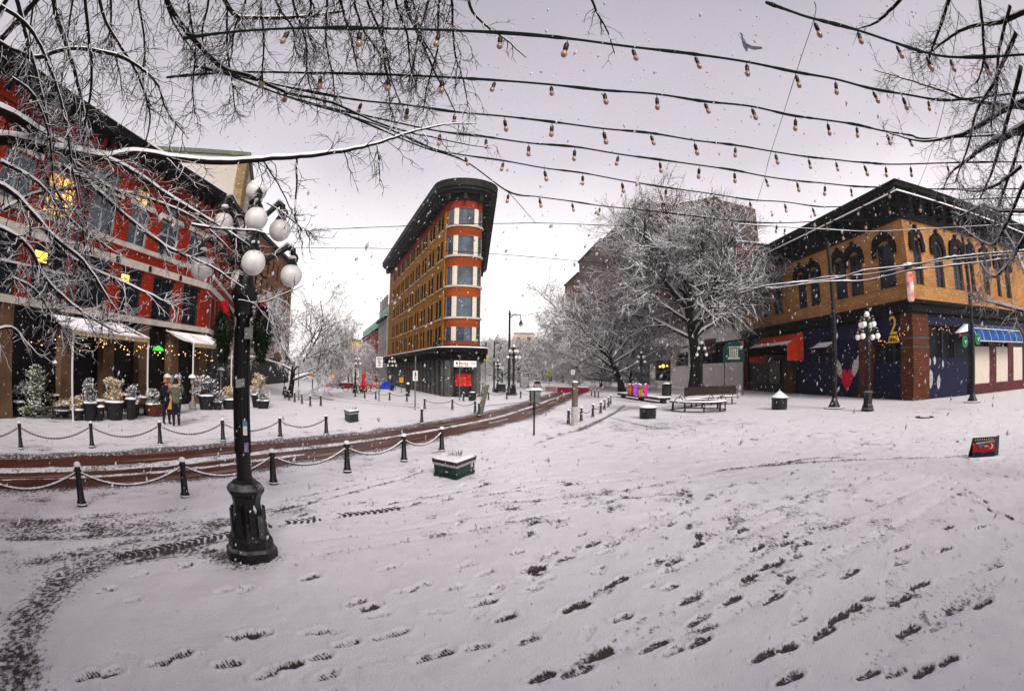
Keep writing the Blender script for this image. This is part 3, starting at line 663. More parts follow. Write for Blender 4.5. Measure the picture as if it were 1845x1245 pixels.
# ---------- right: the corner building with huge dark cornice
CX, CY = 29.7, 27.3
def right_building():
    p = Path([(CX, 58.5), (CX, CY), (CX+34, CY)]); L1 = p.L[1]; LE = p.L[-1]
    root = thing('corner_building', 'amber brick corner building with hooded windows and a deep black cornice above navy shopfronts', 'building', (CX, CY, 0))
    def seg(px0, py0, px1, py1, i):
        a, _ = p.U(px0, py0, i); b, _ = p.U(px1, py1, i); return (min(a, b), max(a, b))
    z0w, z1w = 8.75, 12.35
    wins = [seg(x0, y0, x1, y1, 0) for x0, y0, x1, y1 in [(1585,520,1616,513),(1533,532,1557,526),(1506,539,1528,534),(1460,550,1479,546),(1438,556,1455,552),(1394,566,1411,562),(1374,571,1386,568)]]
    wins += [seg(x0, y0, x1, y1, 1) for x0, y0, x1, y1 in [(1651,510,1666,514),(1688,517,1704,521),(1722,527,1739,531),(1752,533,1760,535),(1775,537,1786,540),(1799,540,1806,542),(1815,543,1824,545)]]
    holes = [(a, b, z0w, z1w) for a, b in wins]
    w = MB(); wall(w, p, 7.45, 13.85, 0, LE, holes, .35); w.build('wall', BRICKA, root, world=True)
    b = MB(); b.pbox(p, 0, LE, 7.5, 8.55, -.02, .22); b.build('brick_belt', BRICKA, root, world=True)
    b = MB(); b.pbox(p, 0, LE, 6.6, 7.5, -.02, .35); b.pbox(p, 0, LE, 7.22, 7.5, .35, .6); b.build('shop_cornice', DARKT, root, world=True)
    for a, bb in wins:
        m, hw = (a+bb)/2, (bb-a)/2
        h = MB(); hw2 = hw + .38; n = 10
        # arched hood with dropped ears
        out = [(m-hw2, 11.35), (m-hw2-.1, 11.9)] + [(m - hw2*math.cos(PI*i/n)*.98, 12.25 + 1.0*math.sin(PI*i/n)**.8) for i in range(n+1)] + [(m+hw2+.1, 11.9), (m+hw2, 11.35), (m+hw, 11.35)] \
            + [(m + hw*math.cos(PI*i/n), 11.75 + .75*math.sin(PI*i/n)) for i in range(n+1)] + [(m-hw, 11.35)]
        # strip between outer and inner outline, facing out
        outer = out[:n+5]; inner = [(m-hw, 11.35), (m-hw, 11.75)] + [(m - hw*math.cos(PI*i/n), 11.75 + .8*math.sin(PI*i/n)) for i in range(n+1)] + [(m+hw, 11.75), (m+hw, 11.35)]
        for dd in (0,):
            vs = []
            for (uo, zo), (ui, zi) in zip(outer, inner):
                A, B = p.at(min(max(uo, 0), LE), .24), p.at(min(max(ui, 0), LE), .24); C, E = p.at(min(max(uo, 0), LE), -.02), p.at(min(max(ui, 0), LE), -.02)
                vs += [(A.x, A.y, zo), (B.x, B.y, zi), (C.x, C.y, zo), (E.x, E.y, zi)]
            fs = []
            for i in range(len(outer)-1):
                k = 4*i; fs += [(k, k+1, k+5, k+4), (k, k+4, k+6, k+2), (k+1, k+3, k+7, k+5)]
            h.add(vs, fs)
        h.pbox(p, m-.14, m+.14, 13.0, 13.5, 0, .3)
        h.build('window_hood', DARKT, root, world=True)
        f = window(root, p, a, bb, z0w, z1w, FRAMEK, GLASSR, 2, 2, .3, .12)
    c = MB(); c.pbox(p, 0, LE, 13.85, 15.6, -.1, .15); c.pbox(p, 0, LE, 15.6, 15.95, -.1, 1.1); c.pbox(p, 0, LE, 15.95, 16.35, -.1, 1.3); c.pbox(p, 0, LE, 16.353, 16.47, -.1, 1.36); c.pbox(p, 0, LE, 13.85, 14.05, .15, .28)
    brackets(p, .6, LE-.6, 1.55, 14.3, 15.58, .15, .95, .3, c); brackets(p, 1.3, LE-.4, 1.55, 15.1, 15.55, .15, .4, .9, c)
    c.build('cornice', DARKT, root, world=True)
    c = MB(); c.pbox(p, 0, LE, 15.6, 15.68, 1.1, 1.22); c.build('snow_ledge', SNOW, root, world=True)
    roof(root, [(CX, 58.5), (CX, CY), (CX+34, CY), (CX+34, 58.5)], 15.9)
    b = MB(); b.poly([(CX+34, CY, 0), (CX+34, 58.5, 0), (CX, 58.5, 0), (CX+.05, 58.4, 0), (CX+33.9, 58.4, 0)], (0, 0, 15.8)); b.build('back_wall', BRICKD, root, world=True)
    # ground floor
    g = MB(); g.pbox(p, 0, LE, -.1, 6.6, -.6, -.5); g.build('shopfront', mat('dark_shopfront', (.006, .007, .012), .4, .8, .6), root, world=True)
    def U0(px, py=690): return p.U(px, py, 0)[0]
    def U1(px, py=690): return p.U(px, py, 1)[0]
    nv = MB(); nv.pbox(p, U0(1440), U0(1547), 0, 6.4, -.5, -.12); nv.pbox(p, U0(1572), U0(1628), 0, 2.9, -.5, -.2); nv.pbox(p, U0(1572), U0(1628), 4.4, 6.5, -.5, -.12)
    nv.pbox(p, U1(1662), U1(1745), 0, 3.2, -.5, -.2); nv.pbox(p, U1(1662), U1(1745), 5.7, 6.5, -.5, -.1); nv.pbox(p, U0(1375), U0(1412), 0, 1.0, -.5, -.15)
    nv.parts('navy_panelling', NAVY, root, world=True)
    br = MB()
    br.pbox(p, L1-1.5, L1+2.15, -.1, 6.55, -.5, .03); br.pbox(p, U0(1572), U0(1547), -.1, 6.55, -.5, .0); br.pbox(p, U0(1428), U0(1413), -.1, 2.6, -.4, -.02)
    br.parts('brick_pier', mat('brown_brick', (.12, .036, .015), .8, .4, 1.2, kind='brick'), root, world=True)
    q = MB(); 
    for z in (3.9, 4.6): q.pbox(p, L1-1.52, L1+2.17, z, z+.16, .0, .06)
    q.parts('stone_course', STONE, root, world=True)
    q = MB()
    for px in (1675, 1700, 1722): u = U1(px); q.pbox(p, u-.06, u+.06, 3.2, 5.7, -.4, -.1)
    for px in (1590, 1608): u = U0(px); q.pbox(p, u-.05, u+.05, 2.9, 4.4, -.4, -.15)
    q.parts('shop_mullion', FRAMEK, root, world=True)
    q = MB(); q.pbox(p, U0(1400), U0(1382), 0, 3.6, -.4, -.3); q.build('grey_door', mat('grey_door_paint', (.13, .12, .10), .6, .5, 3), root, world=True)
    # shutters at the far right
    for a, bb in ((1758, 1784), (1796, 1817), (1827, 1843)):
        s = MB(); u0, u1 = U1(a, 660), U1(bb, 660); s.pbox(p, u0, u1, .9, 4.1, -.4, -.1)
        for i in range(16): s.pbox(p, u0+.03, u1-.03, 1.0 + i*.19, 1.12 + i*.19, -.1, -.07)
        s.build('roller_shutter', mat('cream_shutter', (.55, .48, .41), .6, .12, 3), root, world=True)
    s = MB(); s.pbox(p, U1(1753), LE, -.1, .9, -.5, -.05); s.pbox(p, U1(1784)-.0, U1(1796), .9, 4.5, -.5, -.05); s.pbox(p, U1(1817, 660), U1(1827, 660), .9, 4.5, -.5, -.05); s.build('maroon_base', mat('maroon_paint', (.09, .02, .02), .6, .5, 2), root, world=True)
    return p, U0, U1
PRIGHT, RU0, RU1 = right_building()

# ---------- plainer buildings further off
def block(name, label, cat, pts, z1, wm, rows, step, ww, trim=DARKT, win=True, glass=GLASS, fr=FRAMEK, z0f=3.6, cor=.5, groundm=None, detail=True, u_from=0, u_to=None, snowtop=True, maxwin=100):
    p = Path(pts); LE = p.L[-1] if u_to is None else u_to
    o = p.at(p.L[-1]/2); root = thing(name, label, cat, (o.x, o.y, 0))
    hs = []
    for (a, b) in rows:
        for s0, s1 in zip(p.L, p.L[1:]):
            n = int((s1-s0-.6)/step)
            for i in range(n):
                u = s0 + (s1-s0)*(i+.5)/n; hs.append((u-ww/2, u+ww/2, a, b))
    w = MB(); wall(w, p, z0f if groundm else -.1, z1, 0, p.L[-1], hs, .25); w.build('wall', wm, root, world=True)
    if groundm: g = MB(); g.pbox(p, 0, p.L[-1], -.1, z0f, -.4, -.02); g.pbox(p, 0, p.L[-1], z0f-.35, z0f+.1, -.02, .25); g.build('ground_floor', groundm, root, world=True)
    c = MB(); c.pbox(p, 0, p.L[-1], z1-.1, z1+.35, -.1, cor); c.build('cornice', trim, root, world=True)
    if snowtop: c = MB(); c.pbox(p, 0, p.L[-1], z1+.353, z1+.45, -.1, cor+.05); c.build('snow_edge', SNOW, root, world=True)
    a, b = Vector(pts[0]), Vector(pts[-1]); m = (p.n[0] + p.n[-1]); m = m.normalized() if m.length > .1 else p.n[0]
    back = [b - m*12, a - m*12]
    roof(root, [*pts, *back], z1 - .2)
    w = MB(); w.poly([(*b, 0), (*back[0], 0), (*back[1], 0), (*a, 0), (a.x*.999+back[1].x*.001, a.y*.999+back[1].y*.001, 0), (*(back[1]*.995 + b*.005), 0), (*(back[0]*.995 + a*.005), 0)], (0, 0, z1-.1)); w.build('back_wall', wm, root, world=True)
    f = MB(); g = MB()
    for k, (u0, u1, a, b) in enumerate(hs[:maxwin]):
        if detail: window(root, p, u0, u1, a, b, fr, glass, 1, 2, .18, .10)
        else:
            q = MB(); q.pbox(p, u0, u1, a, b, -.3, -.2); q.pbox(p, u0, u1, (a+b)/2-.05, (a+b)/2+.05, -.2, -.15, 1); q.build('window', [glass, fr], root, world=True)
    return p, root

def rowpt(px, c0, k):         # where the bearing of px meets the street line x = c0 + k*y
    d = ray(px, 669); y = c0/(d.x/d.y - k); return (c0 + k*y, y)
TAN = mat('tan_brick', (.15, .11, .09), .85, .4, 1, kind='brick')
# left row of the left street
dL = Vector((-.43, .9)).normalized()
c = D(438, 330, 52)
pc = [(c.x - 16, c.y - 10), (c.x, c.y), (c.x + dL.x*14, c.y + dL.y*14)]
z = hz(438, 281, (c.x, c.y))
block('tall_building', 'tall plain grey building with a yellow brick flank rising behind the red brick building', 'building', pc, z, mat('pale_grey_render', (.42, .38, .34), .85, .15, .3), [(z-8, z-6)], 9, 1.2, mat('greenish_trim', (.12, .13, .10), .7, .4, 2), cor=.3, snowtop=False)
yb = MB(); pp = Path(pc); yb.pbox(pp, pp.L[1] - .9, pp.L[1] + 3.2, 0, z-.2, 0, .06); yb.build('yellow_flank', mat('yellow_brick', (.34, .23, .11), .85, .4, 1, kind='brick'), [o for o in bpy.data.objects if o.name == 'tall_building'][0], world=True)
qa, qb = D(425, 600, 58), D(521, 600, 84); zq = hz(512, 480, qb)
block('striped_brick_building', 'orange brick building with narrow window strips beyond the red brick corner', 'building', [(qa.x, qa.y), (qb.x, qb.y), (qb.x + dL.x*14, qb.y + dL.y*14)], zq, mat('striped_brick', (.34, .15, .07), .85, .5, 1, kind='brick'), [(4.5, 6.8), (8, 10.3), (11.5, 13.8), (15, 17.3)], 2.6, 1.2, cor=.4, detail=False, groundm=BLACKP)
# row beyond the flatiron on the left street
dF = Vector((-.38, .93)).normalized(); f0 = Vector((-21.4, 83)); pF = Path([f0 + dF*400, f0])
def onF(px, py, off=0.0):
    u, z = pF.U(px, py, 0, off); return pF.L[1] - u, z
t0, z0 = onF(700, 563); t1, z1 = onF(682, 589)
block('grey_building', 'pale grey four storey building just behind the flatiron', 'building', [f0 + dF*max(t1, t0+8), f0 + dF*(.5)], (z0+z1)/2, mat('grey_render', (.34, .32, .31), .85, .2, 1), [(4.2, 6.2), (7.3, 9.3), (10.4, 12.4), (13.5, 15.5)], 2.6, 1.1, cor=.5, detail=False)
t2, z2 = onF(681, 594); t3, z3 = onF(653, 610)
block('crimson_building', 'crimson brick building between the grey building and the glass block', 'building', [f0 + dF*t3, f0 + dF*(t1+1)], z2, mat('crimson_brick', (.34, .015, .025), .85, .3, 1, kind='brick'), [(5, 7), (9, 11)], 4, 1.5, cor=.3, detail=False)
tg, zg = onF(699, 551, -9); tg2, zg2 = onF(684, 552, -9); tg3, zg3 = onF(655, 592, -9); off = -9
nF = Vector((-dF.y, dF.x))
gl = mat('green_glass', (.01, .34, .25), .4, .5, .5, spec=.15)
back = Vector((dF.y, -dF.x))*9
gp_ = Path([f0 + back + dF*170, f0 + back + dF*10])
def onGl(px, py): u, z = gp_.U(px, py, 0); return f0 + back + dF*(170 - u), z
ga, gz = onGl(701, 551); gb_, _ = onGl(684, 552); gc, gz2 = onGl(683, 577); gd, _ = onGl(654, 592)
WT = mat('white_trim', (.45, .45, .45), .6, .2, 2)
block('glass_tower', 'stepped green glass block with white frames above the crimson roof', 'building', [gb_, ga + (ga-gb_)*.3, ga + (ga-gb_)*.3 + Vector((8, 3))], gz, gl, [(gz-3, gz-.8), (gz-6, gz-3.6)], 4, 3.4, WT, fr=WT, glass=gl, cor=.2, detail=False)
block('lower_glass_block', 'lower green glass wing left of the glass tower', 'building', [gd, gb_ + (gd-gb_)*.01, gb_ + Vector((8, 3))], gz2, gl, [(gz2-3, gz2-.8)], 5, 3.6, WT, fr=WT, glass=gl, cor=.2, detail=False)
def farblock(name, label, x0, x1, ytop, dist, m, yr=650):
    a, b = D(x0, yr, dist), D(x1, yr, dist); z = hz((x0+x1)/2, ytop, ((a.x+b.x)/2, (a.y+b.y)/2))
    return block(name, label, 'building', [(a.x, a.y), (b.x, b.y)], z, m, [(z-4, z-2)] if z > 8 else [], 5, 2, cor=.3, detail=False)
farblock('yellow_building', 'bright yellow building end far down the left street', 633, 651, 614, 190, mat('yellow_paint', (.65, .38, .04), .7, .2, .3))
farblock('ochre_building', 'pale ochre block closing the left street above the trees', 612, 640, 611, 230, mat('ochre_paint', (.50, .33, .18), .7, .2, .3))
# right street row
K0, KK = 34.2, -.077
P1, P2 = rowpt(1171, K0, KK), (29.65, 58.6)
pw = Path([P1, P2]); _, zw = pw.U(1330, 575, 0); _, zw2 = pw.U(1200, 607, 0)
WHITEW = mat('off_white_wall', (.74, .70, .64), .7, .15, 1)
def low_white():
    p = Path([P1, P2]); z = (zw+zw2)/2
    root = thing('low_shop', 'low off-white shop with a deep flat fascia beside the corner building', 'building', (29, 62, 0))
    U = lambda px: p.U(px, 690, 0)[0]
    holes = [(U(1180), U(1208), .8, 5.2), (U(1217), U(1240), 3.4, 5.6), (U(1246), U(1316), 3.6, 6.4)]
    w = MB(); wall(w, p, -.1, z, 0, p.L[-1], holes, .4); w.build('wall', WHITEW, root, world=True)
    c = MB(); c.pbox(p, 0, p.L[-1], z-2.6, z-2.4, 0, .25); c.pbox(p, 0, p.L[-1], z, z+.15, -.3, .2, 1); c.build('fascia_ledge', [DARKT, SNOW], root, world=True)
    for a, b, z0, z1 in holes: window(root, p, a, b, z0, z1, FRAMEK, GLASS, 2, 1, .3, .12, name='shop_window')
    q = MB(); q.pbox(p, U(1270), U(1290), 5.0, 7.2, 0, .08); q.build('dark_sign_panel', mat('maroon_panel', (.10, .02, .015), .6, .4, 2), root, world=True)
    roof(root, [P1, P2, (40, 58.8), (38, 100)], z-.3)
    q = MB()
    for px, z0, r in ((1190, 3.4, .16), (1196, 3.5, .26), (1203, 3.5, .14)):
        a = p.at(U(px), .12); q.ball((a.x, a.y, z0), r*1.3, 8)
    q.parts('glowing_lamp', mat('orange_glow', (1, .45, .08), .5, .2, 3, emit=1.6), root, world=True)
    return p, U
PLOW, UL = low_white()
b1 = D(1127, 600, 118); b2 = D(1310, 600, 108); bm = D(1127, 600, 150)
zt = hz(1130, 388, b1)
block('tall_brick_building', 'tall dull brown brick building towering behind the big bare tree', 'building', [(bm.x, bm.y), (b1.x, b1.y), (b2.x, b2.y)], zt, mat('dull_brown_brick', (.085, .055, .045), .9, .4, .8, kind='brick'), [(19.6, 21.8), (24.2, 26.4), (28.6, 30.8)], 4.2, 2.0, cor=.5, detail=False, maxwin=60)
block('crimson_brick_building', 'dark red brick building rising just behind the low off-white shop', 'building', [(28.2, 95), (31.2, 62), (38, 62)], 20.0, mat('crimson_brick_band', (.24, .016, .014), .85, .4, 1, kind='brick'), [(9.5, 12.0), (14, 16.8)], 3.4, 1.9, cor=.4, detail=False)
prev = P1
for i, (px, py, m, lab) in enumerate([(1110, 405, mat('plum_brick', (.10, .045, .04), .9, .3, .8, kind='brick'), 'plum brick building next beyond the low off-white shop'), (1066, 455, TAN, 'tan brick building, third along the right street row'), (1040, 505, mat('rust_brick', (.20, .06, .035), .9, .4, .8, kind='brick'), 'rust brick building far along the right street row'), (1018, 586, mat('drab_brick', (.16, .12, .10), .9, .3, .8, kind='brick'), 'low drab building ending the right street row')]):
    q = rowpt(px-22, K0, KK); z = hz(px, py, ((q[0]+prev[0])/2, (q[1]+prev[1])/2))
    block('street_building', lab, 'building', [q, prev], z, m, [(5, 7.4), (9, 11.4), (13, 15.4), (17, 19.4), (21, 23.4)][:max(1, int((z-6)/4))], 4, 1.7, cor=.5, detail=False, groundm=BLACKP, z0f=4, maxwin=40)
    prev = q
farblock('hillside_apartments', 'tan apartment block on the hill at the end of the right street', 925, 962, 601, 260, mat('peach_render', (.62, .45, .36), .8, .3, .3))
farblock('hillside_house', 'low pale house lower on the hill right of the apartments', 966, 1016, 618, 250, mat('pale_drab', (.38, .33, .30), .8, .3, .3))

def hills():
    mb = MB(); n = 70; rows = 7; rr = random.Random(3)
    prof = [10 + 5*math.sin(i*.21) + 4*math.sin(i*.53 + 1) + rr.uniform(-1, 1) for i in range(n)]
    vs = []
    for j in range(rows):
        for i in range(n):
            a = math.radians(-80 + 160*i/(n-1)); R = 285 + 28*j; t = j/(rows-1)
            vs.append((R*math.sin(a), R*math.cos(a), -1 + prof[i]*1.5*math.sin(t*PI/2) + rr.uniform(-.6, .6)*(j > 0)))
    mb.add(vs, [(j*n+i, j*n+i+1, (j+1)*n+i+1, (j+1)*n+i) for j in range(rows-1) for i in range(n-1)])
    o = mb.build('hills', mat('wooded_snowy_hill', (.50, .45, .44), .9, .5, .06, col2=(.16, .12, .11)), smooth=True); o['kind'] = 'structure'
hills()
# ================================================================== BARE SNOWY TREES
def tubes_np(groups, k_of):
    """groups: {npoints: [(pts list, radii list)]} -> verts, faces"""
    V, F = [], []; base = 0
    for n, lst in groups.items():
        if not lst: continue
        P = np.array([a for a, _ in lst], dtype=np.float64); R = np.array([b for _, b in lst], dtype=np.float64)
        M = len(lst); k = k_of(n)
        T = np.empty_like(P); T[:, 1:-1] = P[:, 2:] - P[:, :-2]; T[:, 0] = P[:, 1] - P[:, 0]; T[:, -1] = P[:, -1] - P[:, -2]
        T /= np.linalg.norm(T, axis=2, keepdims=True) + 1e-9
        ref = np.where(np.abs(T[:, :1, 2:3]) > .9, np.array([[[1., 0, 0]]]), np.array([[[0, 0, 1.]]]))
        A = np.cross(T, np.broadcast_to(ref, T.shape)); A /= np.linalg.norm(A, axis=2, keepdims=True) + 1e-9
        B = np.cross(T, A); q = 2*np.pi*np.arange(k)/k
        ring = P[:, :, None] + (A[:, :, None]*np.cos(q)[None, None, :, None] + B[:, :, None]*np.sin(q)[None, None, :, None])*R[:, :, None, None]
        V.append(ring.reshape(-1, 3))
        m = np.arange(M)[:, None, None]*n*k; i = np.arange(n-1)[None, :, None]*k; j = np.arange(k)[None, None, :]; j1 = (j+1) % k
        F.append((base + np.stack([m+i+j, m+i+j1, m+i+k+j1, m+i+k+j], -1)).reshape(-1, 4)); base += M*n*k
    return np.concatenate(V), np.concatenate(F)
def np_mesh(name, V, F, mats, smooth=True):
    me = bpy.data.meshes.new(name); me.vertices.add(len(V)); me.vertices.foreach_set('co', V.astype(np.float32).ravel())
    me.loops.add(F.size); me.loops.foreach_set('vertex_index', F.astype(np.int32).ravel())
    me.polygons.add(len(F)); me.polygons.foreach_set('loop_start', (np.arange(len(F))*F.shape[1]).astype(np.int32)); me.update(calc_edges=True)
    for m in (mats if isinstance(mats, list) else [mats]): me.materials.append(m)
    if smooth: me.polygons.foreach_set('use_smooth', [True]*len(F))
    return me
class Tree:
    def __init__(s, seed, origin): s.r = random.Random(seed); s.g = {}; s.o = Vector(origin)
    def put(s, pts, rad):
        n = len(pts)
        s.g.setdefault(n, []).append(([tuple(p - s.o) for p in pts], rad))
    def grow(s, p, d, L, r0, n, droop=0.0, wander=.25, tip=.25):
        """one wandering branch; returns its points"""
        pts = [p.copy()]; d = d.normalized(); st = L/(n-1)
        for i in range(n-1):
            d = d + Vector((s.r.gauss(0, wander), s.r.gauss(0, wander), s.r.gauss(0, wander*.8) + droop)); d.normalize(); pts.append(pts[-1] + d*st)
        s.put(pts, [r0*(1-(1-tip)*i/(n-1)) for i in range(n)]); return pts
    def side(s, d, spread):
        a = Vector((s.r.gauss(0, 1), s.r.gauss(0, 1), s.r.gauss(0, 1))); a = (a - d*a.dot(d)).normalized()
        return (d*math.cos(spread) + a*math.sin(spread)).normalized()
    def twigs(s, pts, rad, num, L, spread=.9, droop=0.0, hook=0.0, n=5, tmin=.15, sub=0, rt=None, wander=.22):
        m = len(pts)
        for _ in range(num):
            t = tmin + (1-tmin)*s.r.random(); f = t*(m-1); i = min(int(f), m-2); q = pts[i].lerp(pts[i+1], f-i); d = (pts[i+1]-pts[i]).normalized()
            r0 = rt if rt else rad*(1-.7*t)*.6
            ll = L*(.45 + .8*s.r.random())*(1.15-.5*t); dd = s.side(d, spread*(.6+.6*s.r.random()))
            tp = s.grow(q, dd, ll, r0, n, droop, wander)
            if sub: s.twigs(tp, r0, sub, L*.42, .9, droop + hook, 0, 4, .2, 0, max(.0042, r0*.6), .38)
    def mesh(s, name, m, kf=lambda n: 4 if n < 7 else 6):
        V, F = tubes_np(s.g, kf); return np_mesh(name, V, F, m)
def link(me, name, parent=None):
    o = bpy.data.objects.new(name, me); COL.objects.link(o)
    if parent is not None: o.parent = parent
    return o

def standing_tree(name, label, base, H, spread, trunk_r, seed, lean=(0, 0), fork=.30, nl=7, density=1.0, mat_=BARK, tw=.022, sub1=7, sub2=6, sub3=4, width_bias=None, group=None, up0=.35):
    root = thing(name, label, 'tree', base, 0, group)
    o = Vector(base); T = Tree(seed, o); R = T.r
    tk = Tree(seed+1, o); n = 9; pts = []
    hf = H*fork
    for i in range(n):
        t = i/(n-1); pts.append(o + Vector((lean[0]*t + .12*math.sin(t*5)*trunk_r*3, lean[1]*t, hf*1.25*t)))
    tk.put(pts, [trunk_r*(1.45 - .45*min(1, i*.6)) if i < 2 else trunk_r*(1-.35*i/(n-1)) for i in range(n)])
    V, F = tubes_np(tk.g, lambda n: 12); link(np_mesh('trunk', V, F, BARKT), 'trunk', root)
    for k in range(nl):
        t = .55 + .45*(k/(nl-1)); q = pts[int(t*(n-1))]; az = 2.4*k + R.uniform(-.3, .3)
        up = up0 + (1.25-up0)*(k/(nl-1)) + R.uniform(-.1, .15)
        d = Vector((math.cos(az)*spread/H*2, math.sin(az)*spread/H*2, up)).normalized()
        L = (H-hf)*R.uniform(.75, 1.0)*(1 if up > .8 else .9*max(1, spread*2/H))
        r0 = trunk_r*R.uniform(.38, .55)
        b1 = T.grow(q, d, L, r0, 10, .02, .14, .22)
        for j in range(int(sub1*density)):
            t2 = .22 + .75*(j+.5)/int(sub1*density); f = t2*9; i = min(int(f), 8); p2 = b1[i].lerp(b1[i+1], f-i); dd = T.side((b1[i+1]-b1[i]).normalized(), R.uniform(.6, 1.0)); dd.z += .12
            r2 = r0*(1-.7*t2)*.6; b2 = T.grow(p2, dd, L*.48*(1.15-.6*t2), r2, 7, .015, .2, .3)
            for m in range(int(sub2*density)):
                t3 = .2 + .8*(m+.5)/int(sub2*density); f = t3*6; i = min(int(f), 5); p3 = b2[i].lerp(b2[i+1], f-i); d3 = T.side((b2[i+1]-b2[i]).normalized(), R.uniform(.6, 1.1))
                b3 = T.grow(p3, d3, L*.22*(1.2-.5*t3), max(tw*1.3, r2*.45), 6, .0, .25, .4)
                T.twigs(b3, tw, sub3, L*.10, .9, .0, 0, 4, .1, 0, tw)
    link(T.mesh('crown', mat_, lambda n: 3 if n < 7 else (5 if n < 10 else 7)), 'crown', root)
    return root
big = standing_tree('bare_tree', 'huge bare tree frosted with snow, standing behind the round bench', tuple(G(1252, 711)), 22.5, 12.5, .62, 11, (-.7, 0), .42, 21, 1.0, BARKC, .016, 15, 12, 7, up0=.62)
t2 = standing_tree('bare_tree', 'wide snowy tree on the left rim of the big tree, leaning over the street', (13.5, 60, 0), 15.5, 10.5, .40, 23, (-1.5, 0), .24, 11, 1.0, BARKC, .02, 12, 10, 7)
t3 = standing_tree('bare_tree', 'snowy street tree right of the striped brick building, beside the speed sign', tuple(G(520, 716)), 9.2, 5.6, .24, 31, (.6, 0), .25, 10, 1.0, BARKC, .013, 12, 10, 7)
far = standing_tree('bare_tree', 'small frosted tree at the near end of the far left row', (-22.5, 66, 0), 9.8, 6.2, .22, 41, (0, 0), .22, 9, 1.0, BARKF, .022, 9, 8, 6, group='frosted trees lining the far streets')
_ft = [((-26, 78), 1.0), ((-33, 84), 1.0), ((-24.5, 92), 1.05), ((-38, 98), 1.1), ((-29, 108), 1.1), ((-46, 122), 1.25), ((-36, 130), 1.2), ((-52, 150), 1.5), ((-44, 158), 1.4), ((-50, 185), 1.7),
       ((-1.8, 92), 1.05), ((1.5, 112), 1.1), ((-3, 128), 1.2), ((4.5, 135), 1.2), ((0, 158), 1.35), ((8, 160), 1.4), ((13, 96), 1.2), ((14.5, 80), 1.15), ((11.5, 112), 1.2), ((10, 128), 1.25), ((17, 70), 1.1), ((9, 145), 1.3), ((-6, 175), 1.5), ((3, 185), 1.5), ((14, 190), 1.6), ((20, 200), 1.7), ((-15, 200), 1.7)]
for i, ((x, y), s) in enumerate(_ft):
    side = 'left street' if x < -15 else 'right street'; dist = math.hypot(x, y); sc_ = (2.4 + (.056 if x < -15 else .078)*dist)/9.8
    dup(far, (x, y, 0), i*1.7, 'frosted tree far along the %s' % side, None, sc_*(.92 + .1*((i*7) % 3)))
far.scale = (.66,)*3
# the tree overhanging the square from the left: trunk outside the picture, limbs crossing it
def px_limb(T, pts, dep, snow=None, n_per=4, jag=.4):
    """pts (px, py, radius in photo pixels); dep = distance (start, end)"""
    c = catmull([(a, b, r) for a, b, r in pts], n_per); m = len(c); P = []; Rr = []
    for i, (x, y, r) in enumerate(c):
        dd = dep[0] + (dep[1]-dep[0])*i/(m-1); P.append(D(x + T.r.uniform(-jag, jag)*2, y + T.r.uniform(-jag, jag)*2, dd)); Rr.append(max(.003, r*dd/FPX*.92))
    T.put(P, Rr)
    if snow is not None and max(Rr) > .010:
        snow.append(([p + Vector((0, 0, r*.52 + .004)) for p, r in zip(P, Rr)], [r*.78*T.r.uniform(.8, 1.08) for r in Rr]))
    return P, Rr
def overhanging(name, label, base, seed, limbs, top, extra):
    root = thing(name, label, 'tree', base); o = Vector(base); T = Tree(seed, o); snow = []
    tk = Tree(seed, o); q = [o + Vector((.1*math.sin(i*1.3), .1*math.cos(i), top*i/8)) for i in range(9)]; tk.put(q, [.42, .34, .31, .29, .28, .27, .25, .22, .18])
    V, F = tubes_np(tk.g, lambda n: 12); link(np_mesh('trunk', V, F, BARK), 'trunk', root)
    for pts, dep, kind in limbs:
        P, R = px_limb(T, pts, dep, snow if kind[0] == 's' else None)
        if 'j' in kind:   # join limb start to the trunk, outside the picture
            s = P[0]; k = q[min(8, max(2, int((s.z+.3)/top*8)))]
            T.put([k.lerp(s, t) + Vector((0, 0, -.25*math.sin(t*PI))) for t in (0, .25, .5, .75, 1)], [max(R[0]*1.7, .06), R[0]*1.5, R[0]*1.3, R[0]*1.15, R[0]])
        m = len(P); Lw = extra['L']
        num, L, dr, sub = {'a': (34, Lw, -.16, 7), 'b': (24, Lw*.8, -.10, 6), 'c': (40, Lw*.6, -.03, 7), 'd': (9, Lw*.5, -.1, 3), 'x': (0, 1, 0, 0), 'e': (26, Lw*.8, -.22, 7)}[kind[1]]
        T.twigs(P, R[0], num, L, 1.0, dr, .18, 7, .05, sub, .0075, .30)
    ob = link(T.mesh('crown', BARK, lambda n: 4 if n < 8 else 7), 'crown', root)
    g = {}
    for P, R in snow: g.setdefault(len(P), []).append(([tuple(p - o) for p in P], R))
    if g:
        V, F = tubes_np(g, lambda n: 7); link(np_mesh('snow', V, F, SNOW), 'snow_on_branches', root)
    return root
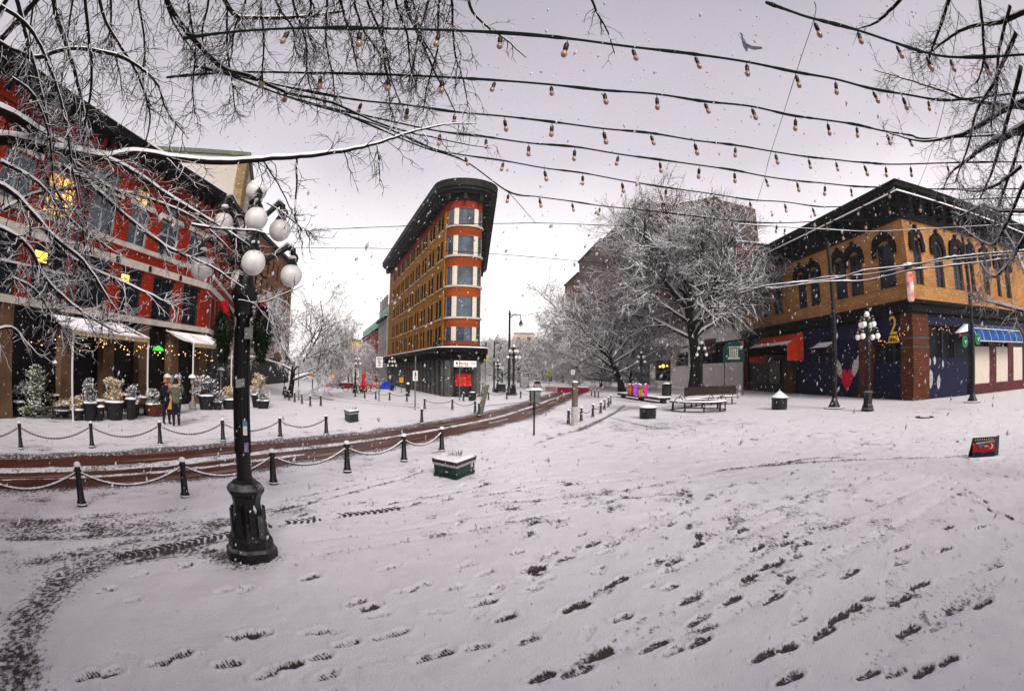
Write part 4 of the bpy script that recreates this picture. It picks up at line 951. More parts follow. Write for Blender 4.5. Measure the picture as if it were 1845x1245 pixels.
LM = [
 ([(-60,255,13),(20,250,12),(90,268,11),(160,280,10.5),(195,284,9),(240,275,7.5),(330,287,7),(420,291,6.5),(490,285,5.5),(560,280,5),(640,268,4),(690,255,3.2),(735,240,2.6),(800,225,1.6),(860,222,.9)], (5.2, 6.5), 'saj'),
 ([(-60,170,10),(20,207,9),(60,232,8.5),(105,258,8),(150,275,7)], (5.0, 5.6), 'sbj'),
 ([(190,285,6),(240,310,5.5),(290,345,5),(340,375,4.3),(390,405,3.5),(430,430,2.6),(470,460,1.5)], (5.5, 6.2), 'sb'),
 ([(72,400,4.5),(100,440,4.2),(135,470,4),(236,515,3),(300,545,1.8)], (5, 5.6), 'sb'),
 ([(-30,320,6),(20,345,5.5),(60,385,5),(100,430,4),(150,470,3.2),(190,530,2.5),(214,565,1.6)], (4.6, 5.2), 'sbj'),
 ([(-30,400,5),(20,420,4.6),(55,450,4.2),(80,500,3.8),(120,540,3.2),(160,570,2.4),(215,600,1.5)], (4.4, 5.0), 'scj'),
 ([(110,300,5),(160,330,4.5),(210,375,4),(270,425,3.6),(320,455,3),(380,480,2.2),(440,520,1.2)], (5.3, 6), 'sc'),
 ([(130,290,4),(200,340,4),(240,350,3.4),(300,370,3),(360,400,2.4),(410,445,1.4)], (5.4, 6), 'sc'),
 ([(-20,600,2.5),(20,590,2.4),(50,620,2),(75,645,1.2)], (4.6, 4.8), 'sd'),
 ([(20,500,3),(60,520,2.6),(90,560,2.2),(128,623,1.4)], (4.6, 5), 'sc'),
 ([(95,-30,6),(100,20,5.5),(120,80,5),(140,150,4.2),(152,210,3.4),(158,250,2.4)], (6, 5.6), 'naj'),
 ([(25,-20,5),(42,40,5),(55,95,4.6),(75,170,4),(88,230,3),(95,300,2),(100,380,1.4)], (5.6, 5.2), 'nbj'),
 ([(-30,60,5),(20,88,5),(65,104,5.4),(125,87,4.5),(200,97,4.3),(250,120,3.4),(285,155,2.6),(300,200,1.8),(340,250,1.1)], (5.6, 6), 'naj'),
 ([(290,-40,6.5),(310,20,5.6),(350,72,5.2),(400,122,4.8),(450,137,4.2),(520,168,3.4),(600,186,2.8),(700,228,2.2),(800,252,1.6),(885,268,1)], (6.6, 7.4), 'na'),
 ([(390,-30,5),(420,24,4.6),(450,33,4.6),(540,31,4),(620,20,3)], (6.4, 7), 'sb'),
 ([(725,-40,4),(735,20,3.4),(762,82,2.8),(788,140,2),(805,170,1.4),(822,205,.9)], (7, 7), 'nd'),
 ([(840,-20,3.2),(852,22,2.8),(880,50,2.4),(910,70,1.8),(948,105,1)], (7, 7), 'nd'),
 ([(1060,-20,3),(1075,22,2.2),(1095,60,1.5),(1108,100,.9)], (7, 7), 'nd'),
 ([(175,-30,4),(190,40,3.4),(235,110,3),(258,160,2.5),(270,210,2),(262,260,1.3)], (6, 6), 'nb'),
 ([(0,10,4),(60,60,3.6),(110,180,3.2),(130,300,2.6),(150,420,2),(160,520,1.2)], (5, 5.2), 'nb'),
 ([(150,-30,4),(160,60,3.4),(165,150,3),(150,260,2.4),(162,370,1.6)], (5.4, 5.6), 'nb'),
 ([(20,140,3),(60,170,3),(90,250,2.6),(100,340,2.2),(150,400,1.6),(165,460,1)], (5, 5.2), 'nb'),
 ([(0,470,4),(50,480,3),(110,495,2.6),(170,505,1.6)], (5, 5.4), 'sc'), ([(0,290,4),(70,330,3),(130,400,2.6),(200,450,1.6)], (5, 5.4), 'sc'),
 ([(0,380,4),(60,350,3),(130,340,2.6),(200,330,1.6)], (5, 5.6), 'sc'), ([(0,200,4),(60,260,3),(90,340,2.6),(110,420,1.6)], (5.5, 6), 'sc'),
 ([(470,285,2),(500,330,1.6),(520,370,1.3),(545,420,1)], (6, 6.2), 'nd'), ([(535,282,2.2),(534,340,1.9),(532,390,1.6),(545,438,1.3)], (6, 6), 'nd'),
 ([(548,412,1.6),(556,417,2.2),(560,416,1)], (6, 6), 'nd'), ([(680,258,1.4),(682,290,1.2),(685,322,1)], (6, 6), 'nd'),
 ([(480,365,1.6),(520,390,1.8),(545,415,2)], (6, 6), 'nd'), ([(345,405,3),(400,412,2.4),(450,415,2.2),(478,420,1.5)], (5.6, 5.8), 'sd'), ([(430,540,1.2),(470,545,1.6),(510,530,1.4),(545,515,1)], (6, 6), 'sd'),
]
LM.append(([(-80,-40,10),(60,-62,9),(300,-70,8),(600,-66,6),(840,-60,4.5),(1080,-55,3)], (6.4, 7.1), 'nxj'))
r3 = random.Random(77)
for x in [60, 130, 200, 250, 300, 340, 375, 410, 440, 470, 500, 530, 560, 590, 615, 640, 665, 690, 715, 745, 770, 790, 815]:
    l = 90 + 130*r3.random()*(1 if x < 500 else .8); dx = r3.uniform(-40, 60)
    LM.append(([(x - dx*.3, -45, 3.0), (x, 10, 2.4), (x + dx*.4 + r3.uniform(-10, 10), 10 + l*.4, 2.0), (x + dx*.7, 10 + l*.75, 1.5), (x + dx, 10 + l, .9)], (6.5, 7.2), 'ne'))
overhanging('overhanging_tree', 'bare tree reaching over the square from the left with long snow-topped limbs', (-6.6, 1.6, 0), 101, LM, 7.5, {'L': .75})
RM = [
 ([(1900,-40,7),(1830,-50,6),(1760,-50,5.5),(1700,-48,4.5),(1620,-45,3.5)], (8.2, 8), 'nxj'),
 ([(1890,200,10),(1822,240,8),(1793,254,7),(1765,270,5),(1740,290,3.4),(1715,310,2.2),(1700,340,1.2)], (8.5, 9.5), 'nbj'),
 ([(1870,170,7),(1812,196,6),(1760,229,5),(1728,243,4),(1673,254,2.8),(1630,248,2),(1590,235,1.2)], (8.5, 9), 'nbj'),
 ([(1880,200,6),(1822,191,5),(1744,180,4),(1700,165,3),(1646,147,2),(1575,126,1)], (8.5, 9), 'na'),
 ([(1850,20,6),(1800,40,5),(1766,44,4.4),(1728,57,3.4),(1700,76,2.6),(1676,93,1.8),(1640,96,1)], (8, 8.6), 'nbj'),
 ([(1640,-20,4),(1600,22,3.4),(1575,43,2.6),(1545,52,1.2)], (8, 8), 'nd'),
 ([(1715,-20,4),(1700,30,3.4),(1680,85,2.6),(1672,120,1.4)], (8, 8), 'nb'), ([(1760,-30,4),(1770,50,3.4),(1772,110,2.6),(1760,150,1.6)], (8, 8), 'nb'),
 ([(1830,60,5),(1790,150,4),(1760,200,3),(1745,260,2.2),(1720,330,1.3)], (8, 9), 'na'), ([(1840,120,5),(1810,230,4),(1790,300,3),(1765,360,2)], (8, 9), 'nb'),
 ([(1820,10,4),(1800,90,3.4),(1795,160,3),(1785,230,2)], (8, 8.4), 'na'), ([(1840,300,4),(1800,330,3),(1760,345,2.4),(1720,340,1.2)], (8.5, 9.5), 'nb'),
 ([(1845,330,4),(1815,400,3.4),(1790,440,3),(1760,430,2),(1735,410,1.2)], (9, 10), 'sc'), ([(1850,420,4),(1820,470,3.4),(1790,500,2.6),(1765,470,1.5)], (9, 10), 'sc'),
 ([(1845,560,3),(1800,548,2.8),(1770,540,2.2),(1745,528,1.2)], (9, 10), 'sc'), ([(1850,380,4),(1800,380,3),(1770,370,2.4),(1730,390,1.3)], (9, 10), 'sc'),
 ([(1850,220,4),(1830,280,3.4),(1800,370,3),(1790,420,2)], (9, 10), 'na'), ([(1850,500,4),(1825,440,3),(1800,400,2),(1780,350,1)], (9, 10), 'sc'),
]
overhanging('overhanging_tree', 'bare tree entering from the right edge above the corner building', (12.0, 3.2, 0), 202, RM, 8.5, {'L': .85})
# unseen building added behind the viewer to shade the near part of the square
def behind():
    block('unseen_shade_building', 'unseen plain brick building added behind the viewer to shade the near snow', 'building', [(24, -12), (-2, -10.5), (-26, -12)], 11.2, BRICKD, [(4.8, 7.2), (8.4, 10.4)], 4.2, 1.8, cor=.6, detail=False, groundm=BLACKP, maxwin=20)
behind()
# ================================================================== FESTOON CABLES
CABLE = mat('snowy_cable', (0.008, 0.016, 0.010), 0.6, .4, 20, snow=.35, snow_lo=.7)
CABLEW = mat('iced_cable', (0.02, 0.02, 0.02), 0.6, .4, 20, snow=1, snow_lo=-.1)
BULB = mat('warm_clear_bulb', (0.40, 0.23, 0.15), .15, .3, 5, spec=.8)
sk = MB(); sk.lathe([(.004, 0), (.004, -.05), (.017, -.055), (.024, -.075), (.024, -.125), (.018, -.14)], k=8); SOCK = sk.build('socket', CAST, smooth=True)
gb = MB(); gb.lathe([(.014, -.135), (.022, -.15), (.031, -.175), (.029, -.195), (.018, -.212), (.003, -.218)], k=8); GLOB = gb.build('bulb', BULB, SOCK, smooth=True)
_first = [True]
def festoon(label, pts, z, bulbs, r=.011, white=False, lump=1.0, seed=0, group='festoon light cables over the square'):
    rr = random.Random(seed)
    P = [G(a, b, z) if not isinstance(z, (tuple, list)) else D(a, b, z[0] + (z[1]-z[0])*i/(len(pts)-1)) for i, (a, b) in enumerate(pts)]; r *= 1.28
    c = [Vector(q) for q in catmull([tuple(p) for p in P], 8)]
    root = thing('festoon_lights', label, 'light string', tuple(c[0]), 0, group); o = c[0]
    fine = []
    for a, b in zip(c, c[1:]):
        n = max(1, int((b-a).length/.12))
        for i in range(n): fine.append(a.lerp(b, i/n))
    fine.append(c[-1])
    mb = MB(); m = CABLEW if white else CABLE
    mb.tube([p - o for p in fine], [r*(1 + lump*.9*max(0, math.sin(i*.37 + rr.random()*.8))*rr.uniform(.3, 1)) for i in range(len(fine))], 6)
    mb.build('cable', m, root, smooth=True)
    for bx in bulbs:      # bulbs hang where the photo shows them along the cable
        best = min(range(len(fine)), key=lambda i: abs(PX(fine[i]) - bx)); p = fine[best]
        if _first[0]: _first[0] = False; s = SOCK; s.parent = root; s.location = p - o
        else:
            s = SOCK.copy(); COL.objects.link(s); s.parent = root; s.location = p - o
            g = GLOB.copy(); COL.objects.link(g); g.parent = s
        s.rotation_euler = (rr.uniform(-.2, .2), rr.uniform(-.3, .15), rr.random()*6); s.scale = (rr.uniform(1.05, 1.3),)*3
    return root
def PX(p):
    d = Vector((p.x, p.y, p.z - CAMH)); c, s = math.cos(PITCH), math.sin(PITCH)
    f = Vector((d.x, c*d.y + s*d.z, -s*d.y + c*d.z)); f.normalize(); th = math.acos(max(-1, min(1, f.y))); r = 2*FPX*math.sin(th/2); h = math.hypot(f.x, f.z) + 1e-9
    x, y = f.x/h*r, f.z/h*r; c, s = math.cos(-ROLL), math.sin(-ROLL); return 922.5 + (c*x - s*y)
FZ = 6.2
festoon('uppermost festoon cable crossing the top right corner with large pendant bulbs', [(1380,5),(1425,21),(1465,34),(1545,55),(1605,75),(1660,93),(1710,103),(1780,103),(1860,98)], FZ, [1466,1547,1611,1668,1712,1773], .014, seed=1)
festoon('second festoon cable from the top, running just under the top edge', [(330,70),(420,58),(560,51),(700,52),(830,56),(1024,70),(1138,85),(1250,98),(1345,112),(1432,130),(1505,143),(1570,160),(1640,172),(1690,180),(1740,179),(1860,166)], FZ, [520,640,790,907,1024,1138,1250,1345,1433,1506,1570,1625,1670], .013, seed=2)
festoon('third festoon cable from the top, level with the gull', [(300,140),(420,131),(560,132),(700,135),(810,140),(893,145),(993,153),(1087,163),(1183,170),(1268,183),(1353,192),(1425,208),(1490,217),(1543,225),(1590,236),(1640,244),(1680,250),(1860,243)], FZ, [470,575,707,800,893,993,1087,1183,1268,1353,1430,1490,1543,1594,1636], .012, seed=3)
festoon('fourth festoon cable from the top, ending beside the gable peak', [(350,120),(430,138),(530,160),(640,180),(735,190),(820,202),(908,210),(995,220),(1086,232),(1171,240),(1250,253),(1325,262),(1396,274),(1456,283),(1505,288),(1555,293),(1640,296),(1860,293)], FZ, [515,590,657,735,820,908,995,1086,1171,1250,1325,1396,1455,1507,1556,1600,1640,1700], .011, seed=4)
festoon('fifth festoon cable, passing over the top of the big tree', [(400,130),(470,158),(560,188),(650,207),(780,235),(876,247),(953,258),(1036,265),(1115,278),(1188,288),(1260,298),(1323,307),(1378,318),(1435,326),(1480,330),(1540,336),(1600,338),(1700,341),(1860,341)], FZ, [800,876,953,1036,1115,1188,1260,1323,1378,1436,1487,1530,1600], .011, seed=5)
festoon('sixth festoon cable, grazing the flatiron cornice and the big tree', [(520,175),(620,206),(700,233),(780,268),(837,280),(908,290),(980,303),(1050,312),(1120,325),(1200,338),(1285,350),(1350,360),(1413,364),(1462,371),(1500,373),(1600,370),(1700,362),(1860,356)], FZ, [838,908,980,1050,1120,1195,1285,1350,1415,1462,1540,1600,1660,1720], .010, seed=6)
festoon('lowest festoon cable, sloping past the flatiron corner towards the black cornice', [(620,205),(700,240),(760,265),(838,291),(917,346),(971,355),(1030,363),(1090,372),(1170,380),(1250,390),(1320,398),(1400,402),(1500,398),(1640,393),(1860,388)], FZ, [917,971,1030,1085,1170,1250,1320,1404,1480,1560,1640,1720], .010, seed=7)
festoon('snowy festoon cable strung in front of the black cornice', [(1330,404),(1400,408),(1460,412),(1560,417),(1640,414),(1750,408),(1860,403)], FZ, [1365,1414,1455,1516,1560,1610,1650,1700,1750], .010, True, seed=8)
def wire(label, pts, z, r=.006, white=False, seed=0):
    r *= 1.7 if white else 1.0; rr = random.Random(seed)
    P = [D(a, b, z[0] + (z[1]-z[0])*i/(len(pts)-1)) for i, (a, b) in enumerate(pts)] if isinstance(z, tuple) else [G(a, b, z) for a, b in pts]
    c = catmull([tuple(p) for p in P], 6); mb = MB()
    fine = []
    for a, b in zip(c, c[1:]):
        a, b = Vector(a), Vector(b); n = max(1, int((b-a).length/.15)); fine += [a.lerp(b, i/n) for i in range(n)]
    mb.tube(fine, [r*(1 + (1.6 if white else .5)*max(0, math.sin(i*.5 + rr.random()*2))*rr.random()) for i in range(len(fine))], 6)
    o = mb.build('overhead_wire', CABLEW if white else CABLE, smooth=True); tag(o, label, 'wire'); return o
wire('thin stay wire slanting down the sky right of centre', [(1468,5),(1467,34),(1435,130),(1390,272),(1378,318),(1362,370)], (5.5, 12.5), .005)
wire('thin stay wire slanting down through the right-hand branches', [(1728,22),(1716,103),(1700,195),(1672,292),(1650,345)], (6.5, 12), .005)
wire('long horizontal wire across the sky behind the flatiron cornice level', [(400,430),(552,416),(720,408),(905,403),(965,402),(1060,405),(1180,412)], 7.6, .012)
wire('short stay joining the lowest festoon cable to the horizontal wire', [(917,347),(965,402)], (11, 17), .008)
wire('lower span wire running past the flatiron to the big tree', [(330,448),(540,447),(690,448),(820,453),(1035,470),(1100,476)], 8.4, .014)
wire('thick iced cable sagging in front of the corner building', [(1330,530),(1365,519),(1400,512),(1500,503),(1560,487),(1640,478),(1720,463),(1860,450)], 7.0, .026, True, 1)
wire('second iced cable just under the thick one on the corner building', [(1390,521),(1480,508),(1560,505),(1640,487),(1700,480),(1860,461)], 6.8, .022, True, 2)
wire('lowest thin iced cable reaching from the low shop to the corner building', [(1100,600),(1200,566),(1290,540),(1345,520),(1400,517),(1480,500),(1570,493),(1700,470),(1860,455)], 7.4, .014, True, 3)

# ================================================================== STREET FURNITURE
# ---------- nine-globe street lamps
def make_lamp(near=True):
    P = G(455, 1000); root = thing('street_lamp', 'tall black cast iron street lamp with nine globes, nearest in the square', 'street lamp', tuple(P))
    H = lambda y, x=450: hz(x, y, P)
    zt, zu, zl = H(345, 470), H(410, 460), H(490, 448); zc = H(545, 445)
    b = MB(); k = 8; rt = PI/8
    b.lathe([(.35, -.05), (.35, .12), (.31, .15), (.30, .26), (.27, .30), (.235, .40), (.20, .56), (.185, .72), (.20, .80), (.245, .86), (.255, .90), (.23, .94), (.20, .97), (.14, 1.02)], k=k, rot=rt)
    for i in range(8):
        a = i*PI/4; b.box((.225*math.cos(a), .225*math.sin(a), .48), (.03, .10, .36), 0, a, .8)
    b.build('base', CAST, root)
    s = MB(); s.lathe([(.252, .905), (.232, .945), (.20, .975), (.15, .99)], k=k, rot=rt); s.build('snow_on_base', mat('patchy_snow', (.20, .20, .21), .8, .97, 9), root)
    s = MB(); s.lathe([(.351, .122), (.345, .13), (.312, .158), (.29, .16)], k=k, rot=rt); s.build('snow_on_plinth', MATS['patchy_snow'], root)
    c = MB(); c.lathe([(.115, .98), (.10, 1.1), (.098, 1.3), (.092, zc-.9), (.088, zc-.2), (.13, zc-.16), (.12, zc-.1), (.15, zc), (.19, zc+.1), (.13, zc+.22), (.10, zc+.3), (.085, zl+.15), (.12, zl+.22), (.13, zl+.3), (.07, zl+.38), (.06, zu+.1), (.09, zu+.16), (.05, zu+.25), (.035, zt-.22), (.07, zt-.19), (.08, zt-.15)], k=14)
    for i in range(12):
        a = i*PI/6; c.tube([(.098*math.cos(a), .098*math.sin(a), 1.35), (.09*math.cos(a), .09*math.sin(a), zc-.3)], .014, 5)
    c.build('pole', CAST, root, smooth=True)
    gm = mat('frosted_globe', (.92, .89, .85), .35, .28, 7, spec=.6)
    def globe(p, par, r=.145):
        g = MB(); g.ball((0, 0, 0), r, 20, 0, 1.02); o = g.build('globe', gm, root, smooth=True); o.location = p
        h = MB(); h.lathe([(.05, r*.90), (.085, r*.86), (.06, r+.03), (.03, r+.07), (.01, r+.08)], k=10) if p[2] < zt - .01 else h.lathe([(.09, -r*.95), (.07, -r*1.25), (.04, -r*1.4)], k=10); h.build('cap', CAST, o, smooth=True)
        if p[2] < zt - .01:
            q = MB(); q.ball((0, 0, r+.085), .055, 8, 0, .6); q.build('snow_cap', SNOW, o, smooth=True)
        else:
            q = MB(); q.lathe([(.115, r*.62), (.09, r*.85), (.04, r*1.02), (.005, r*1.06)], k=12); q.build('snow_cap', SNOW, o, smooth=True)
        return o
    globe(Vector((0, 0, zt)), root)
    ang0 = math.atan2(P.y, P.x) + PI      # towards the square's near side
    for (z, R, off) in ((zl, .60, .12), (zu, .39, .12)):
        for i in range(4):
            a = ang0 + off + i*PI/2; d = Vector((math.cos(a), math.sin(a), 0)); globe(d*R + Vector((0, 0, z)), root)
            m = MB(); m.tube([d*.08 + Vector((0, 0, z+.10)), d*R*.3 + Vector((0, 0, z+.12)), d*R*.6 + Vector((0, 0, z+.24)), d*R*.85 + Vector((0, 0, z+.36)), d*R + Vector((0, 0, z+.33)), d*R*1.02 + Vector((0, 0, z+.20))], [.05, .04, .036, .045, .042, .04], 8)
            # scroll and leaf on the arm
            q = [d*(R*.95 + .10*math.cos(t)) + Vector((0, 0, z + .22 + .08*math.sin(t))) for t in [-.9 + .5*j for j in range(6)]]
            m.tube(q, [.012, .014, .016, .016, .02, .028], 6)
            q = [d*(R*.45 + .09*math.cos(t)) + Vector((0, 0, z + .03 + .09*math.sin(t))) for t in [1.2 + .6*j for j in range(7)]]; m.tube(q, .016, 6)
            m.build('arm', CAST, root, smooth=True)
            q = MB(); q.tube([d*R*.6 + Vector((0, 0, z+.275)), d*R*.85 + Vector((0, 0, z+.395)), d*R + Vector((0, 0, z+.365))], [.02, .035, .022], 6); q.build('arm_snow', mat('thin_snow', (.55, .56, .56), .7, .4, 20), root, smooth=True)
    return root, P
LAMP, LP = make_lamp()
# stickers and a meter box on the near lamp only, a plate on its base
def lamp_extras():
    toC = (Vector((0, 0, 0)) - LP); toC.z = 0; toC.normalize(); right = Vector((-toC.y, toC.x, 0))
    def plate(name, x, y0, y1, wpx, m, r, lean=0):
        z0, z1 = hz(x, y1, LP), hz(x, y0, LP); u = (x - 442)*.0078
        b = MB(); c = toC*r + right*u*1.0; w2 = wpx*.0038
        b.poly([c - right*w2 + Vector((0, 0, z0)), c + right*w2 + Vector((0, 0, z0+lean)), c + right*w2 + Vector((0, 0, z1+lean)), c - right*w2 + Vector((0, 0, z1))], toC*.006); return b.build(name, m, LAMP)
    plate('sticker', 440, 684, 699, 15, mat('sticker_paper', (.30, .30, .31), .6, .8, 60), .101, .02)
    plate('sticker', 447, 766, 782, 7, mat('white_sticker', (.7, .7, .68), .6, .4, 60), .101); plate('sticker', 447, 757, 765, 8, mat('blue_sticker', (.10, .25, .4), .6, .5, 60), .101); plate('sticker', 448, 795, 812, 7, mat('lilac_sticker', (.3, .25, .4), .6, .8, 60), .102)
    plate('meter_box', 452, 592, 612, 14, mat('grey_box_paint', (.16, .16, .16), .6, .3, 20), .12)
    plate('plate', 462, 920, 960, 9, mat('worn_plate', (.10, .10, .10), .5, .5, 20), .235)
lamp_extras()
GREEN = mat('dark_fir', (.010, .022, .008), .8, .6, 30, snow=.2, snow_lo=.8)
def wreath(x, label):
    c = D(x, 598, 0); zc = hz(x, 598, LP); s = 1 if x > 445 else -1
    toC = (-LP); toC.z = 0; toC.normalize(); right = Vector((-toC.y, toC.x, 0)); side = right if (LP + right).angle(ray(x, 600)) < (LP - right).angle(ray(x, 600)) else -right
    base = LP + side*.245; base.z = zc
    root = thing('fir_garland', label, 'garland', tuple(base), 0, 'fir garlands on the near lamp'); rr = random.Random(x)
    vs = MB()
    for i in range(2600):
        t = rr.random(); z = .40 - .80*t; w = .05 + .12*math.sin(PI*min(1, t*1.1))
        a = rr.uniform(0, 2*PI); q = rr.random()**.5*w; p = Vector((q*math.cos(a), q*math.sin(a), z)); d = Vector((math.cos(a)*.7, math.sin(a)*.7, -.9 + rr.uniform(-.5, .6))).normalized(); L = rr.uniform(.05, .12); n = d.cross(Vector((0, 0, 1))).normalized()*.009
        vs.add([p - n, p + n, p + d*L], [(0, 1, 2)])
    vs.lathe([(.02, -.42), (.09, -.30), (.12, -.1), (.10, .15), (.03, .38)], k=9)
    vs.build('greenery', GREEN, root)
    b = MB()
    for i in range(5): b.ball((rr.uniform(-.06, .06), rr.uniform(-.06, .06), .38 - .05*i), .065, 8)
    for q in (-1, 1): b.tube([(0, 0, .36), (q*.05, .03, .22), (q*.07, .04, .08)], [.03, .025, .02], 5)
    b.build('bow', mat('red_ribbon', (.62, .012, .02), .5, .3, 20), root, smooth=True)
    root.scale = (.86, .86, .84)
wreath(412, 'fir garland with a red bow, left side of the near lamp pole')
wreath(474, 'fir garland with slim red ribbon, right side of the near lamp pole')
for px, yb, ytop, lab in [(1563, 741, 560, 'nine-globe lamp in front of the winged heart mural'), (1264, 712, 614, 'nine-globe lamp hidden beside the trunk of the big tree'), (1155, 708, 632, 'nine-globe lamp behind the painted boards'), (640, 708, 636, 'nine-globe lamp carrying a white plate beside the red bicycles'),
                          (706, 704, 643, 'small nine-globe lamp by the long side of the flatiron'), (925, 712, 620, 'nine-globe lamp behind the chain at the mouth of the right street'), (513, 712, 640, 'small nine-globe lamp at the start of the left street'), (897, 703, 648, 'nine-globe lamp just right of the flatiron door')]:
    P = G(px, yb); h = hz(px, ytop, P)/hz(472, 322, LP)
    o = dup(LAMP, tuple(P), 1.3, lab, None, h)
    for ch in list(o.children):
        if ch.name.split('.')[0] in ('sticker', 'meter_box', 'plate'): bpy.data.objects.remove(ch)
# ---------- tall hooked lamps
def hook_lamp(px, yb, yt, label, r=.13):
    P = G(px, yb); H = hz(px, yt, P); k = H/8.7
    root = thing('hooked_lamp', label, 'street lamp', tuple(P), 0)
    m = MB(); m.lathe([(.3*k, 0), (.28*k, .5*k), (.17*k, .7*k), (.13*k, 1*k), (.10*k, H-.6), (.14*k, H-.5), (.08*k, H-.2), (.04*k, H)], k=10); m.build('pole', CAST, root, smooth=True)
    m = MB(); m.tube([(0, 0, H-.9*k), (.5*k, 0, H-.45*k), (1.1*k, 0, H-.55*k), (1.15*k, 0, H-1.0*k)], .06*k, 6); m.tube([(.1*k, 0, H-.55*k), (.8*k, 0, H-.62*k)], .04*k, 5); m.build('arm', CAST, root, smooth=True)
    m = MB(); m.lathe([(.05*k, 0), (.09*k, -.15*k), (.22*k, -.45*k), (.24*k, -.52*k)], k=10); h = m.build('lamp_head', CAST, root, smooth=True); h.location = (1.15*k, 0, H-1.0*k)
    m = MB(); m.ball((0, 0, -.58*k), .18*k, 10); m.build('lens', mat('pale_lens', (.5, .5, .5), .3, .2, 3), h, smooth=True)
hook_lamp(917, 712, 558, 'tall black lamp post with a hooked arm right of the flatiron')
hook_lamp(890, 706, 612, 'shorter hooked lamp post between the flatiron and the tall one')
# ---------- bollards and chains
bp = MB(); bp.lathe([(.105, -.03), (.105, .03), (.098, .045), (.098, .065), (.088, .085), (.076, .10), (.052, .555), (.050, .57), (.068, .585), (.070, .60), (.060, .615), (.060, .66), (.056, .68)], k=14)
for s in (-1, 1): bp.box((s*.062, 0, .60), (.03, .03, .035))
_b = thing('bollard', 'x', 'bollard'); bp.build('post', CAST, _b, smooth=True)
sc = MB(); sc.lathe([(.066, .672), (.069, .69), (.063, .72), (.045, .742), (.01, .752)], k=12); sc.build('snow_cap', SNOW, _b, smooth=True)
sc = MB(); sc.lathe([(.104, .032), (.100, .050), (.090, .052)], k=14); sc.build('snow_ring', SNOW, _b, smooth=True)
used = [False]
def bollard(p, label, group, cap=1.0, rz=None):
    rz = rnd.uniform(0, 6) if rz is None else rz
    if not used[0]: used[0] = True; o = _b; o.location = p; o.rotation_euler = (0, 0, rz); o['label'] = label; o['group'] = group
    else: o = dup(_b, p, rz, label, group)
    for ch in o.children:
        if ch.name.startswith('snow_cap'): ch.scale = (1, 1, 1) if cap == 1 else (cap, cap, .985)
    return o
def chain(a, b, label, group, links=True, z=.585, sag=None, snow=True):
    a, b = Vector(a), Vector(b); L = (b-a).length; sag = sag or .13*L; d = (b-a).normalized(); root = thing('chain', label, 'chain', tuple(a.lerp(b, .5)), 0, group); o = a.lerp(b, .5)
    pt = lambda t: a.lerp(b, t) + Vector((0, 0, z - 4*sag*t*(1-t))) - o
    t0 = .06/L; m = MB()
    if links:
        n = int(L*1.08/.050)
        for i in range(n):
            t = t0 + (1-2*t0)*(i+.5)/n; p = pt(t); tg = (pt(t+.01) - pt(t-.01)).normalized(); sd = tg.cross(Vector((0, 0, 1))).normalized(); up = sd.cross(tg)
            w = sd if i % 2 else up; ring = [p + tg*.034*math.cos(q) + w*.019*math.sin(q) for q in [2*PI*j/8 for j in range(8)]]
            m.tube(ring + [ring[0]], .0085, 4, cap=False)
        m.build('chain_links', CAST, root, smooth=True)
    else:
        m.tube([pt(t0 + (1-2*t0)*i/20) for i in range(21)], .020, 6); m.build('chain_links', IRON, root, smooth=True)
    if snow:
        rr = random.Random(int(abs(a.x*100))); m = MB(); n = int(L/.035)
        if links and L < 4: m.tube([pt(t0 + (1-2*t0)*i/n) + Vector((0, 0, .017)) for i in range(n+1)], [.017*rr.uniform(.55, 1.25) for i in range(n+1)], 6)
        else: m.tube([pt(t0 + (1-2*t0)*i/24) + Vector((0, 0, .018)) for i in range(25)], .011, 5)
        m.build('snow', SNOW, root, smooth=True)
near = [G(*p) for p in [(148,911),(334,896),(493,872),(626,850),(728,831),(796,813)]]
near = [near[0] + (near[0]-near[1])] + near
nl = ['off the picture edge', 'leftmost in view of the near row', 'second from the left of the near row', 'just right of the near lamp', 'fourth of the near row, between lamp and green planter', 'just left of the green planter', 'behind the dark green planter box, last of the near row']
for p, l in zip(near, nl): bollard(tuple(p), 'black bollard, ' + l, 'bollards along the near side of the street')
for i, (a, b) in enumerate(zip(near, near[1:])): chain(a, b, 'snow-laden chain of the near row, ' + ['running off the left edge', 'between its first two bollards', 'passing behind the near lamp', 'right of the near lamp', 'in the middle of the red-brown street view', 'last one by the green planter'][i], 'chains of the near bollard row')
farr = [G(*p) for p in [(38,809),(166,806),(289,802),(402,795),(505,789),(588,783)]]
farr = [farr[0] + (farr[0]-farr[1])] + farr
fl = ['beyond the left edge', 'leftmost in view of the row before the patio', 'below the snowy awning post', 'in front of the two people', 'left of the near lamp pole, fourth before the patio', 'right of the near lamp pole, fifth before the patio', 'last of the patio row']
for p, l in zip(farr, fl): bollard(tuple(p), 'slim black bollard, ' + l, 'bollards between street and patio', .8)
for i, (a, b) in enumerate(zip(farr, farr[1:])): chain(a, b, 'dark hanging chain before the patio, ' + ['cut by the left edge', 'first full span from the left', 'below the potted shrubs', 'under the two people', 'behind the near lamp pole', 'last span by the small planter'][i], 'chains before the patio', True, snow=False)
def row(pts, grp, lab, skip=(), cap=.8):
    P = [G(*p) for p in pts]
    for i, p in enumerate(P): bollard(tuple(p), '%s, number %d counted from the left' % (lab, i+1), grp, cap)
    for i, (a, b) in enumerate(zip(P, P[1:])):
        if i not in skip: chain(a, b, 'chain between bollards %d and %d of the %s' % (i+1, i+2, grp.replace('bollards ', 'row ')), 'chains of the ' + grp, False, snow=False, sag=.10*(b-a).length)
bollard(tuple(G(760,764)), 'lone black bollard without chain between the street and the crossing sign', 'single bollards', .8)
bollard(tuple(G(863,749)), 'black bollard beside the leaning wooden post', 'single bollards', .8)
